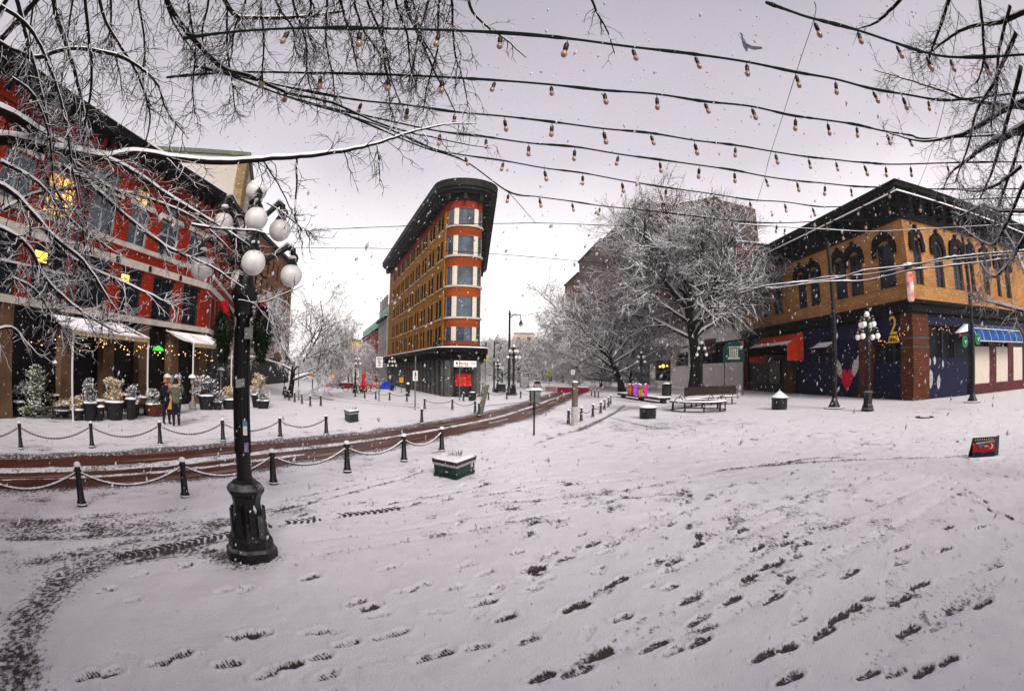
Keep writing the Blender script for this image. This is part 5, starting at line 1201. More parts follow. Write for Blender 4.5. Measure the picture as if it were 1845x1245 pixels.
row([(765,738),(815,739),(856,744)], 'bollards on the flatiron island', 'small bollard on the snowy island before the flatiron')
row([(640,715),(657,718),(677,720),(702,722),(733,724)], 'bollards by the red bicycles', 'small bollard right of the red bicycles')
row([(835,723),(880,721),(913,720),(938,718),(955,715)], 'bollards under the flatiron door', 'small bollard of the row before the flatiron door', (0,))
row([(1024,766),(1047,760),(1068,752),(1082,746),(1089,739),(1096,734),(1100,729)], 'bollards curving beside the wooden pole', 'snow-capped bollard right of the wooden pole', cap=1.0)
row([(1066,714),(1072,716),(1078,717)], 'bollards beyond the curve', 'tiny bollard beyond the curved row')
row([(513,719),(521,722),(531,725),(544,728),(559,733),(578,732)], 'bollards at the left street', 'small bollard bending into the left street')
# ================================================================== PLANTERS, BENCHES, SIGNS, VEHICLES
DG = mat('dark_green_paint', (.006, .030, .022), .5, .5, 5, bump=.2, bs=12, spec=.3)
def sprigs(mb, rr, c, rx, ry, n, h, mi=0):
    for _ in range(n):
        p = Vector(c) + Vector((rr.uniform(-rx, rx), rr.uniform(-ry, ry), 0)); d = Vector((rr.gauss(0, .4), rr.gauss(0, .4), 1)).normalized()*h*rr.uniform(.5, 1.2)
        mb.tube([p, p + d*.6 + Vector((0, 0, .01)), p + d + Vector((rr.gauss(0, .02), rr.gauss(0, .02), -.01))], [.006, .005, .003], 4, mi)
def box_planter(corners, ytop_front, front, label):
    A, B, Cc = [G(*c) for c in corners]      # left, front, right ground corners
    u = (A - B); v = (Cc - B); H = hz(front[0], ytop_front, B); D4 = A + v; c = (A + Cc)*.5
    root = thing('planter_box', label, 'planter', tuple(c))
    q = lambda s, z: [tuple((p - c)*s + Vector((0, 0, z))) for p in (A, B, Cc, D4)]
    m = MB()
    def ring(s0, z0, s1, z1, mi): a, b = q(s0, z0), q(s1, z1); m.add(a + b, [(i, (i+1) % 4, 4 + (i+1) % 4, 4 + i) for i in range(4)] + [(3, 2, 1, 0), (4, 5, 6, 7)], mi)
    ring(.93, -.04, .95, .06, 0); ring(.90, .06, .93, H-.16, 0); m.build('body', DG, root)
    m = MB(); ring(.97, H-.16, .99, H-.10, 0); m.build('trim', mat('frosty_trim', (.42, .40, .38), .7, .5, 20), root)
    m = MB(); ring(1.0, H-.10, 1.02, H-.02, 0); m.build('rim', CAST, root)
    m = MB(); rr = random.Random(4); n = 10
    G2 = [[None]*(n+1) for _ in range(n+1)]; vs = []
    for i in range(n+1):
        for j in range(n+1):
            e = min(i, j, n-i, n-j); p = (A - c)*1.0 + 0*u; s = i/n; t = j/n
            p = ((B + (A-B)*s + (Cc-B)*t) - c)*1.03; vs.append((p.x, p.y, H - .02 + (0 if e == 0 else .055 if e == 1 else .035 + rr.uniform(-.015, .02))))
    m.add(vs, [(i*(n+1)+j, (i+1)*(n+1)+j, (i+1)*(n+1)+j+1, i*(n+1)+j+1) for i in range(n) for j in range(n)]); m.build('snow', SNOW, root, smooth=True)
    m = MB(); sprigs(m, rr, (0, 0, H), .35*u.length*.6, .3*v.length*.6, 34, .16); m.parts('frozen_plant', mat('frozen_stems', (.10, .09, .06), .8, .5, 9, snow=.8, snow_lo=.3), root)
box_planter([(779, 856), (823, 866), (858, 851)], 832, (823, 866), 'large dark green box planter heaped with snow in front of the near bollards')
box_planter([(620, 757), (630, 762), (647, 759)], 741, (630, 762), 'small dark planter box on the snow beyond the red-brown street')
def round_planter(px, yb, yt, wpx, label, mound=.25):
    P = G(px, yb); d = P.length; H = hz(px, yt, P); r = wpx/2/FPX*d
    root = thing('round_planter', label, 'planter', tuple(P)); m = MB(); m.lathe([(r*.92, -.04), (r*.95, .1), (r*.96, H*.72), (r*1.03, H*.76), (r*1.03, H*.84)], k=20); m.build('pot', CAST, root, smooth=True)
    m = MB(); m.lathe([(r*1.04, H*.84), (r*1.05, H*.90), (r*.9, H*.95), (r*.5, H*(.95+mound*.5)), (r*.1, H*(.95+mound))], k=20); m.build('snow', SNOW, root, smooth=True)
    m = MB(); sprigs(m, random.Random(px), (0, 0, H*.92), r*.6, r*.6, 26, r*.5); m.parts('frozen_plant', mat('frozen_stems', (.1, .1, .1)), root)
round_planter(1167, 754, 730, 32, 'round black planter in front of the painted boards', .15)
round_planter(1404, 738, 712, 31, 'round black planter with a snow mound before the corner building', .35)
# ---------- round bench and curved bench
WOOD = mat('dark_bench_wood', (.03, .022, .018), .7, .4, 8)
def arc_bench(name, label, c, r0, r1, a0, a1, zs, legs, backrest=False, hoops=()):
    root = thing(name, label, 'bench', tuple(c)); m = MB(); n = 40
    def ring(mb, ra, rb, za, zb, aa=a0, ab=a1):
        vs = []; 
        for i in range(n+1):
            q = aa + (ab-aa)*i/n; cs, sn = math.cos(q), math.sin(q); vs += [(ra*cs, ra*sn, za), (rb*cs, rb*sn, za), (rb*cs, rb*sn, zb), (ra*cs, ra*sn, zb)]
        mb.add(vs, [(4*i+j, 4*i+(j+1) % 4, 4*i+4+(j+1) % 4, 4*i+4+j) for i in range(n) for j in range(4)] + [(0, 3, 2, 1), (4*n, 4*n+1, 4*n+2, 4*n+3)])
    ring(m, r0, r1, zs-.07, zs); m.build('seat', WOOD, root)
    m = MB(); ring(m, r0+.01, r1-.01, zs, zs+.05); m.build('snow', SNOW, root, smooth=False)
    m = MB(); ring(m, r1-.12, r1-.06, .04, .09); m.build('rail', CAST, root)
    for i in range(legs):
        q = a0 + (a1-a0)*(i+.5)/legs; m = MB(); m.box((r1*.93*math.cos(q), r1*.93*math.sin(q), zs/2), (.09, .09, zs-.06), 0, q); m.build('leg', CAST, root)
    for q in hoops:
        m = MB(); cc = Vector((math.cos(q), math.sin(q), 0)); m.tube([cc*(r0 + (r1-r0)*t) + Vector((0, 0, zs + .30*math.sin(PI*t))) for t in [i/8 for i in range(9)]], .028, 6); m.build('arm_hoop', IRON, root, smooth=True)
    if backrest:
        m = MB(); ring(m, r1-.05, r1+.02, zs+.15, zs+.75); m.build('backrest', WOOD, root)
c = G(1258, 740); c.z = 0
arc_bench('round_bench', 'snow-topped ring bench on thin legs in the middle of the square', c, 1.15, 1.85, 0, 2*PI, .62, 9, hoops=(3.4, 5.9, 2.0, .6))
c2 = G(1300, 745)
arc_bench('curved_bench', 'long curved dark bench with a back behind the ring bench', Vector((16.2, 28.5, 0)), 5.0, 5.6, 1.50, 2.62, .62, 6, True, hoops=(1.6,))
# ---------- painted boards on a low platform
p0 = G(1112, 716); p1 = G(1185, 727)
root = thing('low_platform', 'low snow-covered platform carrying the painted boards', 'platform', tuple(p0)); dv = p1 - p0; sd = Vector((dv.y, -dv.x, 0)).normalized()*-1.1
m = MB(); m.poly([(0, 0, .25), tuple(dv + Vector((0, 0, .25))), tuple(dv + sd + Vector((0, 0, .25))), tuple(sd + Vector((0, 0, .25)))], (0, 0, .18)); m.build('deck', BLACKP, root)
m = MB(); m.poly([(0, 0, .432), tuple(dv + Vector((0, 0, .432))), tuple(dv + sd + Vector((0, 0, .432))), tuple(sd + Vector((0, 0, .432)))], (0, 0, .06)); m.build('snow', SNOW, root)
for q in (.02, .5, .98):
    m = MB(); m.box(tuple(dv*q + sd*.5 + Vector((0, 0, .12))), (.3, .8, .27)); m.build('leg', BLACKP, root)
bc = [((.55, .22, .02), (.10, .01, .02), 'yellow and red'), ((.45, .02, .02), (.02, .02, .05), 'red and black'), ((.03, .15, .55), (.4, .02, .25), 'blue and magenta'), ((.45, .03, .25), (.08, .02, .3), 'magenta'), ((.5, .28, .02), (.02, .02, .03), 'yellow and black'), ((.50, .04, .05), (.35, .02, .3), 'red and purple')]
for i, (px, yb, yt) in enumerate([(1134, 719, 692), (1141, 720, 693), (1145, 721, 691), (1151, 723, 692), (1154, 723, 693), (1163, 723, 692)]):
    P = G(px, yb + 3); z0 = .49; H = hz(px, yt, P) - z0; cA, cB, nm = bc[i]; ok = P.length; w2 = 3.6/FPX*ok
    root = thing('painted_board', 'tall rounded board painted %s on the low platform' % nm, 'art board', (P.x, P.y, z0), math.atan2(P.y, P.x) - PI/2 + .3, 'painted boards on the platform')
    m = MB(); m.poly([(-w2, 0, 0), (w2, 0, 0), (w2*1.1, 0, H*.7), (w2*.8, 0, H*.92), (w2*.3, 0, H), (-w2*.3, 0, H), (-w2*.8, 0, H*.92), (-w2*1.1, 0, H*.7)], (0, .06, 0)); m.build('panel', mat('board_paint_%s' % nm.replace(' ', '_'), cA, .5, .5, 2.2, col2=cB), root)
    m = MB(); m.box((0, .03, H+.02), (w2*1.2, .08, .05)); m.build('snow', SNOW, root)
# ---------- posts
def post(name, label, px, yb, yt, r, mt, cat='post', cap=True):
    P = G(px, yb); H = hz(px, yt, P); root = thing(name, label, cat, tuple(P)); m = MB(); m.lathe([(r*1.05, -.04), (r, .1), (r*.95, H)], k=12); m.build('shaft', mt, root, smooth=True)
    if cap: m = MB(); m.lathe([(r, H), (r*.95, H+.04), (r*.3, H+.08)], k=10); m.build('snow_cap', SNOW, root, smooth=True)
    return root, H
WP = mat('weathered_wood', (.14, .11, .08), .85, .6, 5, col2=(.07, .07, .05), streak=(9, .6, 1))
rt, H = post('wooden_pole', 'weathered round wooden pole, pale at its foot, at the start of the curved bollard row', 1035, 767, 689, .14, WP)
m = MB(); m.lathe([(.155, -.02), (.15, H*.42), (.143, H*.44)], k=12); m.build('frosted_foot', mat('frosted_wood', (.42, .42, .41), .8, .4, 6), rt, smooth=True)
P = G(864, 748); root = thing('leaning_post', 'thick snowy timber post leaning right beside a bollard before the flatiron', 'post', tuple(P)); T_ = D(876, 692, P.length)
m = MB(); m.tube([(0, 0, -.05), tuple((T_-P)*.5), tuple(T_-P)], [.17, .17, .20], 10); m.build('shaft', mat('frosted_timber', (.16, .15, .12), .85, .5, 6, snow=1, snow_lo=.1), root, smooth=True)
rt, H = post('sign_post', 'thin dark sign post standing in the snow right of the box planter', 962, 784, 703, .035, CAST, 'sign')
m = MB(); m.box((0, 0, H-.02), (.62, .05, .03)); m.build('edge_on_plate', CAST, rt); m = MB(); m.box((0, 0, H+.015), (.64, .07, .035)); m.build('snow', SNOW, rt)
m = MB(); m.lathe([(.05, H*.55), (.05, H*.72)], k=8); m.build('collar', CAST, rt)
P = G(964, 728); H = hz(964, 701, P); root = thing('utility_cabinet', 'grey utility cabinet with a snowy top behind the thin sign post', 'cabinet', tuple(P), .2); w2 = 18/FPX*P.length
m = MB(); m.box((0, 0, H/2-.02), (w2, w2*.7, H+.04)); m.build('body', mat('grey_cabinet', (.12, .12, .11), .6, .4, 4), root); m = MB(); m.box((0, 0, H+.04), (w2*1.05, w2*.75, .08)); m.build('snow', SNOW, root)
m = MB(); m.box((0, -w2*.36, H*.5), (w2*.8, .03, H*.7)); m.build('door', mat('grey_cabinet_door', (.15, .15, .14), .6, .4, 4), root)
WHITEP = mat('white_sign', (.62, .60, .58), .5, .15, 3); INK = mat('sign_ink', (.02, .02, .022), .5)
def plate_sign(label, px, yb, y0, y1, wpx, glyph, pole=True, col=None, yt=None, name='traffic_sign'):
    P = G(px, yb); zt, zb = hz(px, y0, P), hz(px, y1, P); w2 = wpx/2/FPX*P.length; rz = math.atan2(P.y, P.x) - PI/2
    root = thing(name, label, 'sign', tuple(P), rz); 
    m = MB(); m.lathe([(.045, -.03), (.04, hz(px, yt, P) if yt else zt)], k=8); m.build('pole', mat('galvanised', (.12, .13, .13), .5, .3, 5), root, smooth=True)
    m = MB(); m.box((0, -.07, (zt+zb)/2), (2*w2, .02, zt-zb)); pl = m.build('plate', col or WHITEP, root)
    m = MB(); h = zt-zb; c = (zt+zb)/2
    if glyph == 'walk':
        m.box((0, -.085, c+.33*h), (w2*.35, .01, h*.12)); m.box((0, -.085, c+.12*h), (w2*.45, .01, h*.3)); m.box((-w2*.18, -.085, c-.22*h), (w2*.2, .01, h*.36)); m.box((w2*.25, -.085, c-.22*h), (w2*.2, .01, h*.34)); m.box((w2*.4, -.085, c+.14*h), (w2*.4, .01, h*.06))
    else:
        for i, (zz, ww, xx) in enumerate([(.32, .9, 0), (.1, .5, -.1), (-.08, .7, .1), (-.3, .6, 0)]): m.box((xx*w2, -.085, c+zz*h), (w2*ww*1.5, .01, h*.09))
    m.build('symbol', INK, pl)
    return root
plate_sign('white sign with a black walking figure before the long side of the flatiron', 748, 738, 668, 686, 9, 'walk', yt=641)
plate_sign('white rectangular sign high on a pole left of the flatiron base', 683, 723, 643, 662, 12, 'bars')
plate_sign('white rectangular sign high on a pole beside the left street tree', 538, 721, 640, 659, 14, 'bars')
plate_sign('thin pole sign in front of the flatiron door', 828, 722, 655, 660, 4, 'bars', yt=640)
plate_sign('small white sign plate before the trees of the right street', 1032, 712, 666, 675, 7, 'bars')
plate_sign('white notice plate mounted in front of the lamp by the bicycles', 641, 707, 664, 680, 11, 'bars')
OR = mat('orange_sign', (.85, .28, .01), .5, .1, 3)
for px, yb, yy, r, lab in [(563, 701, 679, 3.6, 'round orange sign far down the left street'), (600, 698, 678, 3.2, 'orange sign by the red car at the far end of the left street')]:
    P = G(px, yb); z = hz(px, yy, P); rt = thing('orange_sign', lab, 'sign', tuple(P), math.atan2(P.y, P.x) - PI/2); rr_ = r/FPX*P.length
    m = MB(); m.lathe([(.06, 0), (.06, z)], k=6); m.build('pole', CAST, rt); m = MB(); m.poly([(rr_*math.cos(q*PI/6), -.1, z + rr_*math.sin(q*PI/6)) for q in range(12)], (0, .05, 0)); m.build('disc', OR, rt)
plate_sign('yellow banner plate on the post right of the flatiron door', 874, 712, 638, 650, 8, 'bars', col=mat('yellow_banner', (.65, .45, .02), .5, .3, 3), name='banner_sign', yt=634)
plate_sign('yellow plate standing before the stone side of the flatiron', 723, 708, 680, 689, 7, 'bars', col=mat('amber_plate', (.7, .35, .02), .5, .3, 3), name='banner_sign')
plate_sign('lime yellow sign among the trees of the right street', 989, 705, 668, 677, 7, 'bars', col=mat('lime_sign', (.45, .5, .03), .5, .3, 3))
# white banner over the flatiron door
pb = PFLAT; m = MB(); a0, b0 = D(818, 655, 44.3), D(858, 655, 45.2)
zb0, zb1 = hz(838, 661, a0), hz(838, 650, a0); root = thing('shop_banner', 'white banner with dark lettering and an arrow over the flatiron corner door', 'banner', (a0.x, a0.y, zb0))
dd = Vector((b0.x-a0.x, b0.y-a0.y, 0)); W = dd.length; h = zb1 - zb0; rzb = math.atan2(dd.y, dd.x); root.rotation_euler = (0, 0, rzb)
m.box((W/2, 0, h/2), (W, .05, h)); m.build('panel', mat('banner_white', (.85, .83, .78), .6, .1, 3), root)
m = MB(); m.box((W*.12, -.035, h*.6), (W*.08, .01, h*.4)); 
for i in range(8): m.box((W*(.22+.055*i), -.035, h*.55), (W*.03, .01, h*(.32 if i % 3 else .22)))
m.box((W*.84, -.035, h*.6), (W*.2, .01, h*.12)); m.poly([(W*.93, -.035, h*.48), (W*.98, -.035, h*.6), (W*.93, -.035, h*.72)], (0, .01, 0)); m.parts('letter', INK, root)
m = MB(); m.box((W*.25, -.035, h*.18), (W*.3, .01, h*.16)); m.box((W*.55, -.035, h*.22), (W*.15, .01, h*.2)); m.build('coloured_strip', mat('strip_orange', (.8, .30, .02), .5, .5, 8), root)
# sandwich board on the right
A_, B_ = G(1752, 827), G(1806, 823); u = (B_-A_); W = u.length; H = hz(1755, 790, A_); root = thing('sandwich_board', 'small red and black patterned folding board standing in the snow at the right edge', 'sandwich board', tuple(A_), math.atan2(u.y, u.x))
RB = mat('board_red', (.34, .012, .012), .5, .2, 12); m = MB(); m.poly([(0, 0, 0), (W*.72, 0, 0), (W*.72, .1, H), (0, .1, H)], (0, .02, 0)); fp = m.build('front_panel', RB, root)
m = MB(); m.poly([(W*.72, .005, 0), (W*1.0, .34, 0), (W*.95, .30, H*1.02), (W*.72, .10, H)], (.015, .015, 0)); m.build('side_panel', BLACKP, root)
m = MB(); m.poly([(0, .40, 0), (W*.72, .36, 0), (W*.72, .13, H), (0, .13, H)], (0, .02, 0)); m.build('rear_panel', BLACKP, root)
f = lambda x, z: (x*W*.72, z*.1/H*H/1.0*0 + .1*z - .012, z*H)
m = MB(); m.poly([f(0, 0), f(1, 0), f(1, .30), f(.75, .34), f(.5, .26), f(.25, .34), f(0, .32)], (0, -.004, 0)); m.build('dark_band', mat('ink_blue', (.008, .015, .04), .5), fp)
m = MB(); m.poly([f(0, .80), f(1, .84), f(1, 1), f(0, 1)], (0, -.004, 0)); m.build('header_band', BLACKP, fp)
m = MB(); m.poly([f(0.15, .70), f(1, .78), f(1, .84), f(.15, .78)], (0, -.007, 0)); m.build('frost_line', mat('grey_frost', (.35, .34, .33), .7), fp)
m = MB(); m.poly([f(.2, .70), f(.5, .72), f(.33, .48)], (0, -.009, 0)); m.build('blue_wedge', mat('wedge_blue', (.02, .16, .32), .5), fp)
m = MB(); m.poly([f(.75, .74), f(.9, .66), f(.93, .56), f(.88, .46), f(.74, .42), f(.83, .5), f(.85, .58), f(.82, .67)], (0, -.009, 0)); m.poly([f(.47, .58), f(.6, .62), f(.72, .58), f(.6, .54)], (0, -.009, 0)); m.build('pale_crescent', mat('pale_cream', (.6, .5, .4), .5), fp)
m = MB()
for i in range(9): m.poly([f(.08+.1*i, .87), f(.12+.1*i, .87), f(.13+.1*i, .94), f(.09+.1*i, .94)], (0, -.009, 0))
m.parts('letter', MATS['pale_cream'], fp)
m = MB(); m.box((W*.45, -.05, .01), (W*1.15, .16, .05)); m.build('snow', SNOW, root)

# ---------- cable poles in front of the corner building
def cable_pole(pb, pt, label):
    P = G(*pb); H = hz(pt[0], pt[1], P); root = thing('cable_pole', label, 'pole', tuple(P)); m = MB(); m.lathe([(.19, 0), (.17, 1), (.14, H)], k=12); m.build('shaft', BLACKP, root, smooth=True)
    m = MB(); m.lathe([(.75, 0), (.75, .06), (.45, .10), (.30, .35), (.20, .6)], k=12); m.build('base', IRON, root, smooth=True)
    m = MB(); 
    for z in (H*.45, H*.8): m.lathe([(.2, z), (.2, z+.12)], k=12)
    m.parts('band', CAST, root)
cable_pole((1503, 736), (1490, 435), 'tall black cable pole in front of the winged heart mural wall')
cable_pole((1752, 725), (1728, 425), 'tall black cable pole beside the blue curved awning')

# ---------- things fixed to the corner building
def wallpt(path, i, px, py, off): u, z = path.U(px, py, i, off); a = path.at(u, off); return Vector((a.x, a.y, z)), u, z
def shed_awning(name, label, path, i, p_out_l, p_out_r, p_top_l, p_top_r, depth, mt, side=True, snow=None, drop=.5):
    ol, ul, zl = wallpt(path, i, *p_out_l, depth); orr, ur, zr = wallpt(path, i, *p_out_r, depth); z = (zl+zr)/2
    tl, _, ztl = wallpt(path, i, *p_top_l, .05); zt = ztl
    u0, u1 = min(ul, ur), max(ul, ur); A = path.at(u0, .05); B = path.at(u1, .05); C = path.at(u1, depth); E = path.at(u0, depth)
    root = thing(name, label, 'awning', (A.x, A.y, z)); o = Vector((A.x, A.y, z))
    m = MB(); q = [Vector((A.x, A.y, zt)), Vector((B.x, B.y, zt)), Vector((C.x, C.y, z)), Vector((E.x, E.y, z))]
    n = 6; vs = []
    for a in range(n+1):
        for b in range(2):
            t = a/n; p = q[0].lerp(q[1], b).lerp(q[3].lerp(q[2], b), t); p.z += -.10*math.sin(PI*t); vs.append(p - o)
    m.add(vs, [(2*a, 2*a+1, 2*a+3, 2*a+2) for a in range(n)]); m.build('canopy', mt, root)
    m = MB()
    for (P_, Q_) in ((A, E), (B, C)): m.poly([Vector((P_.x, P_.y, zt)) - o, Vector((Q_.x, Q_.y, z)) - o, Vector((Q_.x, Q_.y, z-drop)) - o, Vector((P_.x, P_.y, z-drop)) - o], ((B-A).normalized().x*.02, (B-A).normalized().y*.02, 0))
    m.poly([Vector((E.x, E.y, z)) - o, Vector((C.x, C.y, z)) - o, Vector((C.x, C.y, z-drop*.6)) - o, Vector((E.x, E.y, z-drop*.6)) - o], (.0, .02, 0)); m.build('valance', mt if not isinstance(mt, list) else mt[0], root)
    return root, o, (A, B, C, E, z, zt)
REDF = mat('red_canvas', (.75, .045, .012), .7, .25, 2)
REDS = mat('red_canvas_with_snow', (.75, .045, .012), .7, .25, 2, snow=.85, snow_lo=.52)
r_, o_, g_ = shed_awning('red_awning', 'bright red shop awning with snow along its lower edge', PRIGHT, 0, (1350, 627), (1418, 622), (1440, 600), (1380, 607), 2.2, REDF, drop=1.6)
A, B, C, E, z, zt = g_
m = MB(); vs = []
for a in range(5):
    t = .62 + .38*a/4
    for P_, Q_ in ((A, E), (B, C)): vs.append(Vector((P_.x + (Q_.x-P_.x)*t, P_.y + (Q_.y-P_.y)*t, zt + (z-zt)*t - .10*math.sin(PI*t) + .05)) - o_)
m.add(vs, [(2*a, 2*a+1, 2*a+3, 2*a+2) for a in range(4)]); m.build('snow', SNOW, r_)
r_, o_, g_ = shed_awning('small_awning', 'small maroon door awning with a snowy top left of the heart mural', PRIGHT, 0, (1457, 629), (1489, 624), (1494, 616), (1465, 621), 1.3, mat('maroon_canvas', (.08, .01, .012), .7, .3, 3, snow=.9, snow_lo=.35), drop=.5)
# blue barrel awning
ul, _ = PRIGHT.U(1755, 600, 1, 1.4); ur, _ = PRIGHT.U(1838, 600, 1, 1.4); BLUE = mat('blue_canvas', (.012, .085, .30), .7, .55, 1.5)
P = PRIGHT.at(ul, 0); root = thing('blue_awning', 'bright blue curved awning with white ribs over the cream shutters', 'awning', (P.x, P.y, 4.4)); m = MB(); n = 10; vs = []
for k in range(n+1):
    q = PI/2*k/n
    for uu in (ul, ur): a = PRIGHT.at(uu, .05 + 1.6*math.sin(q)); vs.append((a.x - P.x, a.y - P.y, 4.45 - 4.4 + 1.45*math.cos(q)))
m.add(vs, [(2*k, 2*k+1, 2*k+3, 2*k+2) for k in range(n)])
m.build('canopy', BLUE, root)
m = MB(); e = PRIGHT.at(ul, .05); vs = [(e.x - P.x, e.y - P.y, .05)] + [(PRIGHT.at(ul, .05 + 1.6*math.sin(PI/2*k/n)).x - P.x, PRIGHT.at(ul, .05 + 1.6*math.sin(PI/2*k/n)).y - P.y,   .05 + 1.45*math.cos(PI/2*k/n)) for k in range(n+1)]
m.poly(vs, (.03, 0, 0)); m.build('end_panel', BLUE, root)
m = MB()
for j in range(8):
    uu = ul + (ur-ul)*j/7; m.tube([(PRIGHT.at(uu, .07 + 1.62*math.sin(PI/2*k/8)).x - P.x, PRIGHT.at(uu, .07 + 1.62*math.sin(PI/2*k/8)).y - P.y, .07 + 1.47*math.cos(PI/2*k/8)) for k in range(9)], .03, 5)
for zz, dd in ((.05, 1.65), (1.1, 1.30)): a, b = PRIGHT.at(ul, dd+.05), PRIGHT.at(ur, dd+.05); m.tube([(a.x-P.x, a.y-P.y, zz), (b.x-P.x, b.y-P.y, zz)], .04, 5)
m.build('ribs', mat('white_rib', (.6, .58, .55), .6, .1, 3), root, smooth=True)
# round green signs and the little snowy sign roof
def wall_disc(px, py, rpx, off, label, i=1, m_=None):
    c, u, z = wallpt(PRIGHT, i, px, py, off); r = rpx/FPX*c.length; n = PRIGHT.n[i]; t = Vector((-n.y, n.x))
    root = thing('round_sign', label, 'sign', tuple(c)); m = MB(); m.poly([(t.x*r*math.cos(q*PI/10), t.y*r*math.cos(q*PI/10), r*math.sin(q*PI/10)) for q in range(20)], (n.x*.08, n.y*.08, 0)); d = m.build('disc', m_ or mat('shamrock_green', (.03, .25, .08), .5, .3, 4), root)
    m = MB(); m.poly([(t.x*r*.72*math.cos(q*PI/10) + n.x*.083, t.y*r*.72*math.cos(q*PI/10) + n.y*.083, r*.72*math.sin(q*PI/10)) for q in range(20)], (n.x*.01, n.y*.01, 0)); m.build('face', mat('dark_green_face', (.01, .07, .03), .5, .6, 8), d)
    m = MB()
    for k in range(3): m.ball((t.x*r*.25*math.cos(k*2.1+.5) + n.x*.1, t.y*r*.25*math.cos(k*2.1+.5) + n.y*.1, r*.25*math.sin(k*2.1+.5)), r*.2, 8)
    m.build('emblem', mat('mint', (.35, .6, .4), .5, .2, 4), d)
    m = MB(); m.tube([(0, 0, r), (0, 0, r+.25), (-n.x*off, -n.y*off, r+.25)], .025, 5); m.build('bracket', CAST, root)
wall_disc(1761, 611, 9, 2.2, 'round green emblem sign hanging beside the blue awning'); wall_disc(1738, 616, 9, 1.4, 'round green and white sign under the small snowy sign roof')
c, u, z = wallpt(PRIGHT, 1, 1736, 600, 1.0); root = thing('sign_roof', 'tiny gabled sign roof capped with snow above the green sign', 'sign', tuple(c)); m = MB(); m.poly([(-.8, 0, 0), (.8, 0, .15), (.8, 0, .75), (-.1, 0, .35)], (0, .5, 0)); m.build('snow', SNOW, root); m = MB(); m.box((0, .25, -.15), (1.6, .5, .3)); m.build('box', mat('maroon_panel', (.1, .02, .015)), root)
# the number 2 and small text strip
def textmesh(body, size, mt, parent, name, ext=.03):
    cu = bpy.data.curves.new('t', 'FONT'); cu.body = body; cu.size = size; cu.extrude = ext; cu.align_x = 'CENTER'; ob = bpy.data.objects.new('t', cu); COL.objects.link(ob)
    dg = bpy.context.evaluated_depsgraph_get(); me = bpy.data.meshes.new_from_object(ob.evaluated_get(dg)); bpy.data.objects.remove(ob); me.materials.clear(); me.materials.append(mt); o = bpy.data.objects.new(name, me); COL.objects.link(o); o.parent = parent; return o
YEL = mat('sign_yellow', (.75, .42, .02), .5, .2, 4)
c, u, z = wallpt(PRIGHT, 0, 1610, 600, .0); root = thing('number_sign', 'large yellow numeral 2 on the dark wall left of the corner pier', 'sign', tuple(c), -PI/2)
t = textmesh('2', 2.1, YEL, root, 'numeral'); t.rotation_euler = (PI/2, 0, 0); t.location = (0, -.02, -.1)
m = MB(); m.poly([(-.75, -.04, -.75), (.75, -.04, -.75), (.55, -.04, -.2), (-.55, -.04, -.2)], (0, .03, 0)); m.build('pediment', YEL, root); m = MB()
for i in range(5): m.box((-.42 + .21*i, -.06, -.52), (.12, .02, .28))
m.build('small_letters', INK, root)
# winged heart mural
c, u, z = wallpt(PRIGHT, 0, 1526, 678, -.10); root = thing('winged_heart_mural', 'red heart with pale spread wings painted on the navy wall', 'mural', tuple(c), -PI/2)
RH = mat('heart_red', (.55, .01, .04), .6, .15, 4)
hp = [(16*math.sin(q)**3, 13*math.cos(q) - 5*math.cos(2*q) - 2*math.cos(3*q) - math.cos(4*q)) for q in [2*PI*i/36 for i in range(36)]]
m = MB(); m.poly([(a*.062, -.02, b*.075 - .25) for a, b in hp], (0, .015, 0)); m.build('heart', RH, root)
for s in (-1, 1):
    m = MB(); m.poly([(s*.75, -.03, .35), (s*1.15, -.03, -.05), (s*1.65, -.03, .45), (s*1.95, -.03, 1.1), (s*1.98, -.03, 2.0), (s*1.55, -.03, 1.55), (s*1.1, -.03, 1.25), (s*.85, -.03, .9)], (0, .015, 0)); m.build('wing', mat('wing_white', (.55, .52, .48), .6, .5, 3), root)
# arched dark green sign box
c, u, z = wallpt(PRIGHT, 0, 1322, 632, 2.0); P = D(1322, 632, 50); zb = hz(1322, 652, P); zt = hz(1322, 614, P); root = thing('arched_sign', 'dark green arched box awning with pale columns emblem between shop and red awning', 'awning', (P.x, P.y, zb), math.atan2(P.y, P.x) - PI/2)
W2 = 20/FPX*50; m = MB(); out = [(-W2, 0, 0), (W2, 0, 0), (W2, 0, (zt-zb)*.55)] + [(W2*math.cos(q), 0, (zt-zb)*(.55+.45*math.sin(q))) for q in [PI*i/8 for i in range(1, 8)]] + [(-W2, 0, (zt-zb)*.55)]
m.poly(out, (0, 2.4, 0)); m.build('box', mat('teal_black', (.008, .035, .035), .6, .4, 3, snow=.9, snow_lo=.55), root); m = MB()
for i in range(5): m.box((-W2*.35 + W2*.175*i, -.03, (zt-zb)*.42), (.13, .04, .95))
m.box((0, -.03, (zt-zb)*.42+.58), (W2*.95, .04, .12)); m.box((0, -.03, .35), (W2*1.1, .04, .2)); m.build('emblem', mat('pale_emblem', (.30, .33, .25), .6, .3, 3), root)
for sx in (-W2*.9, W2*.9):
    m = MB(); m.tube([(sx, 2.35, 0), (sx, 2.35, -zb)], .05, 6); m.build('leg', CAST, root)
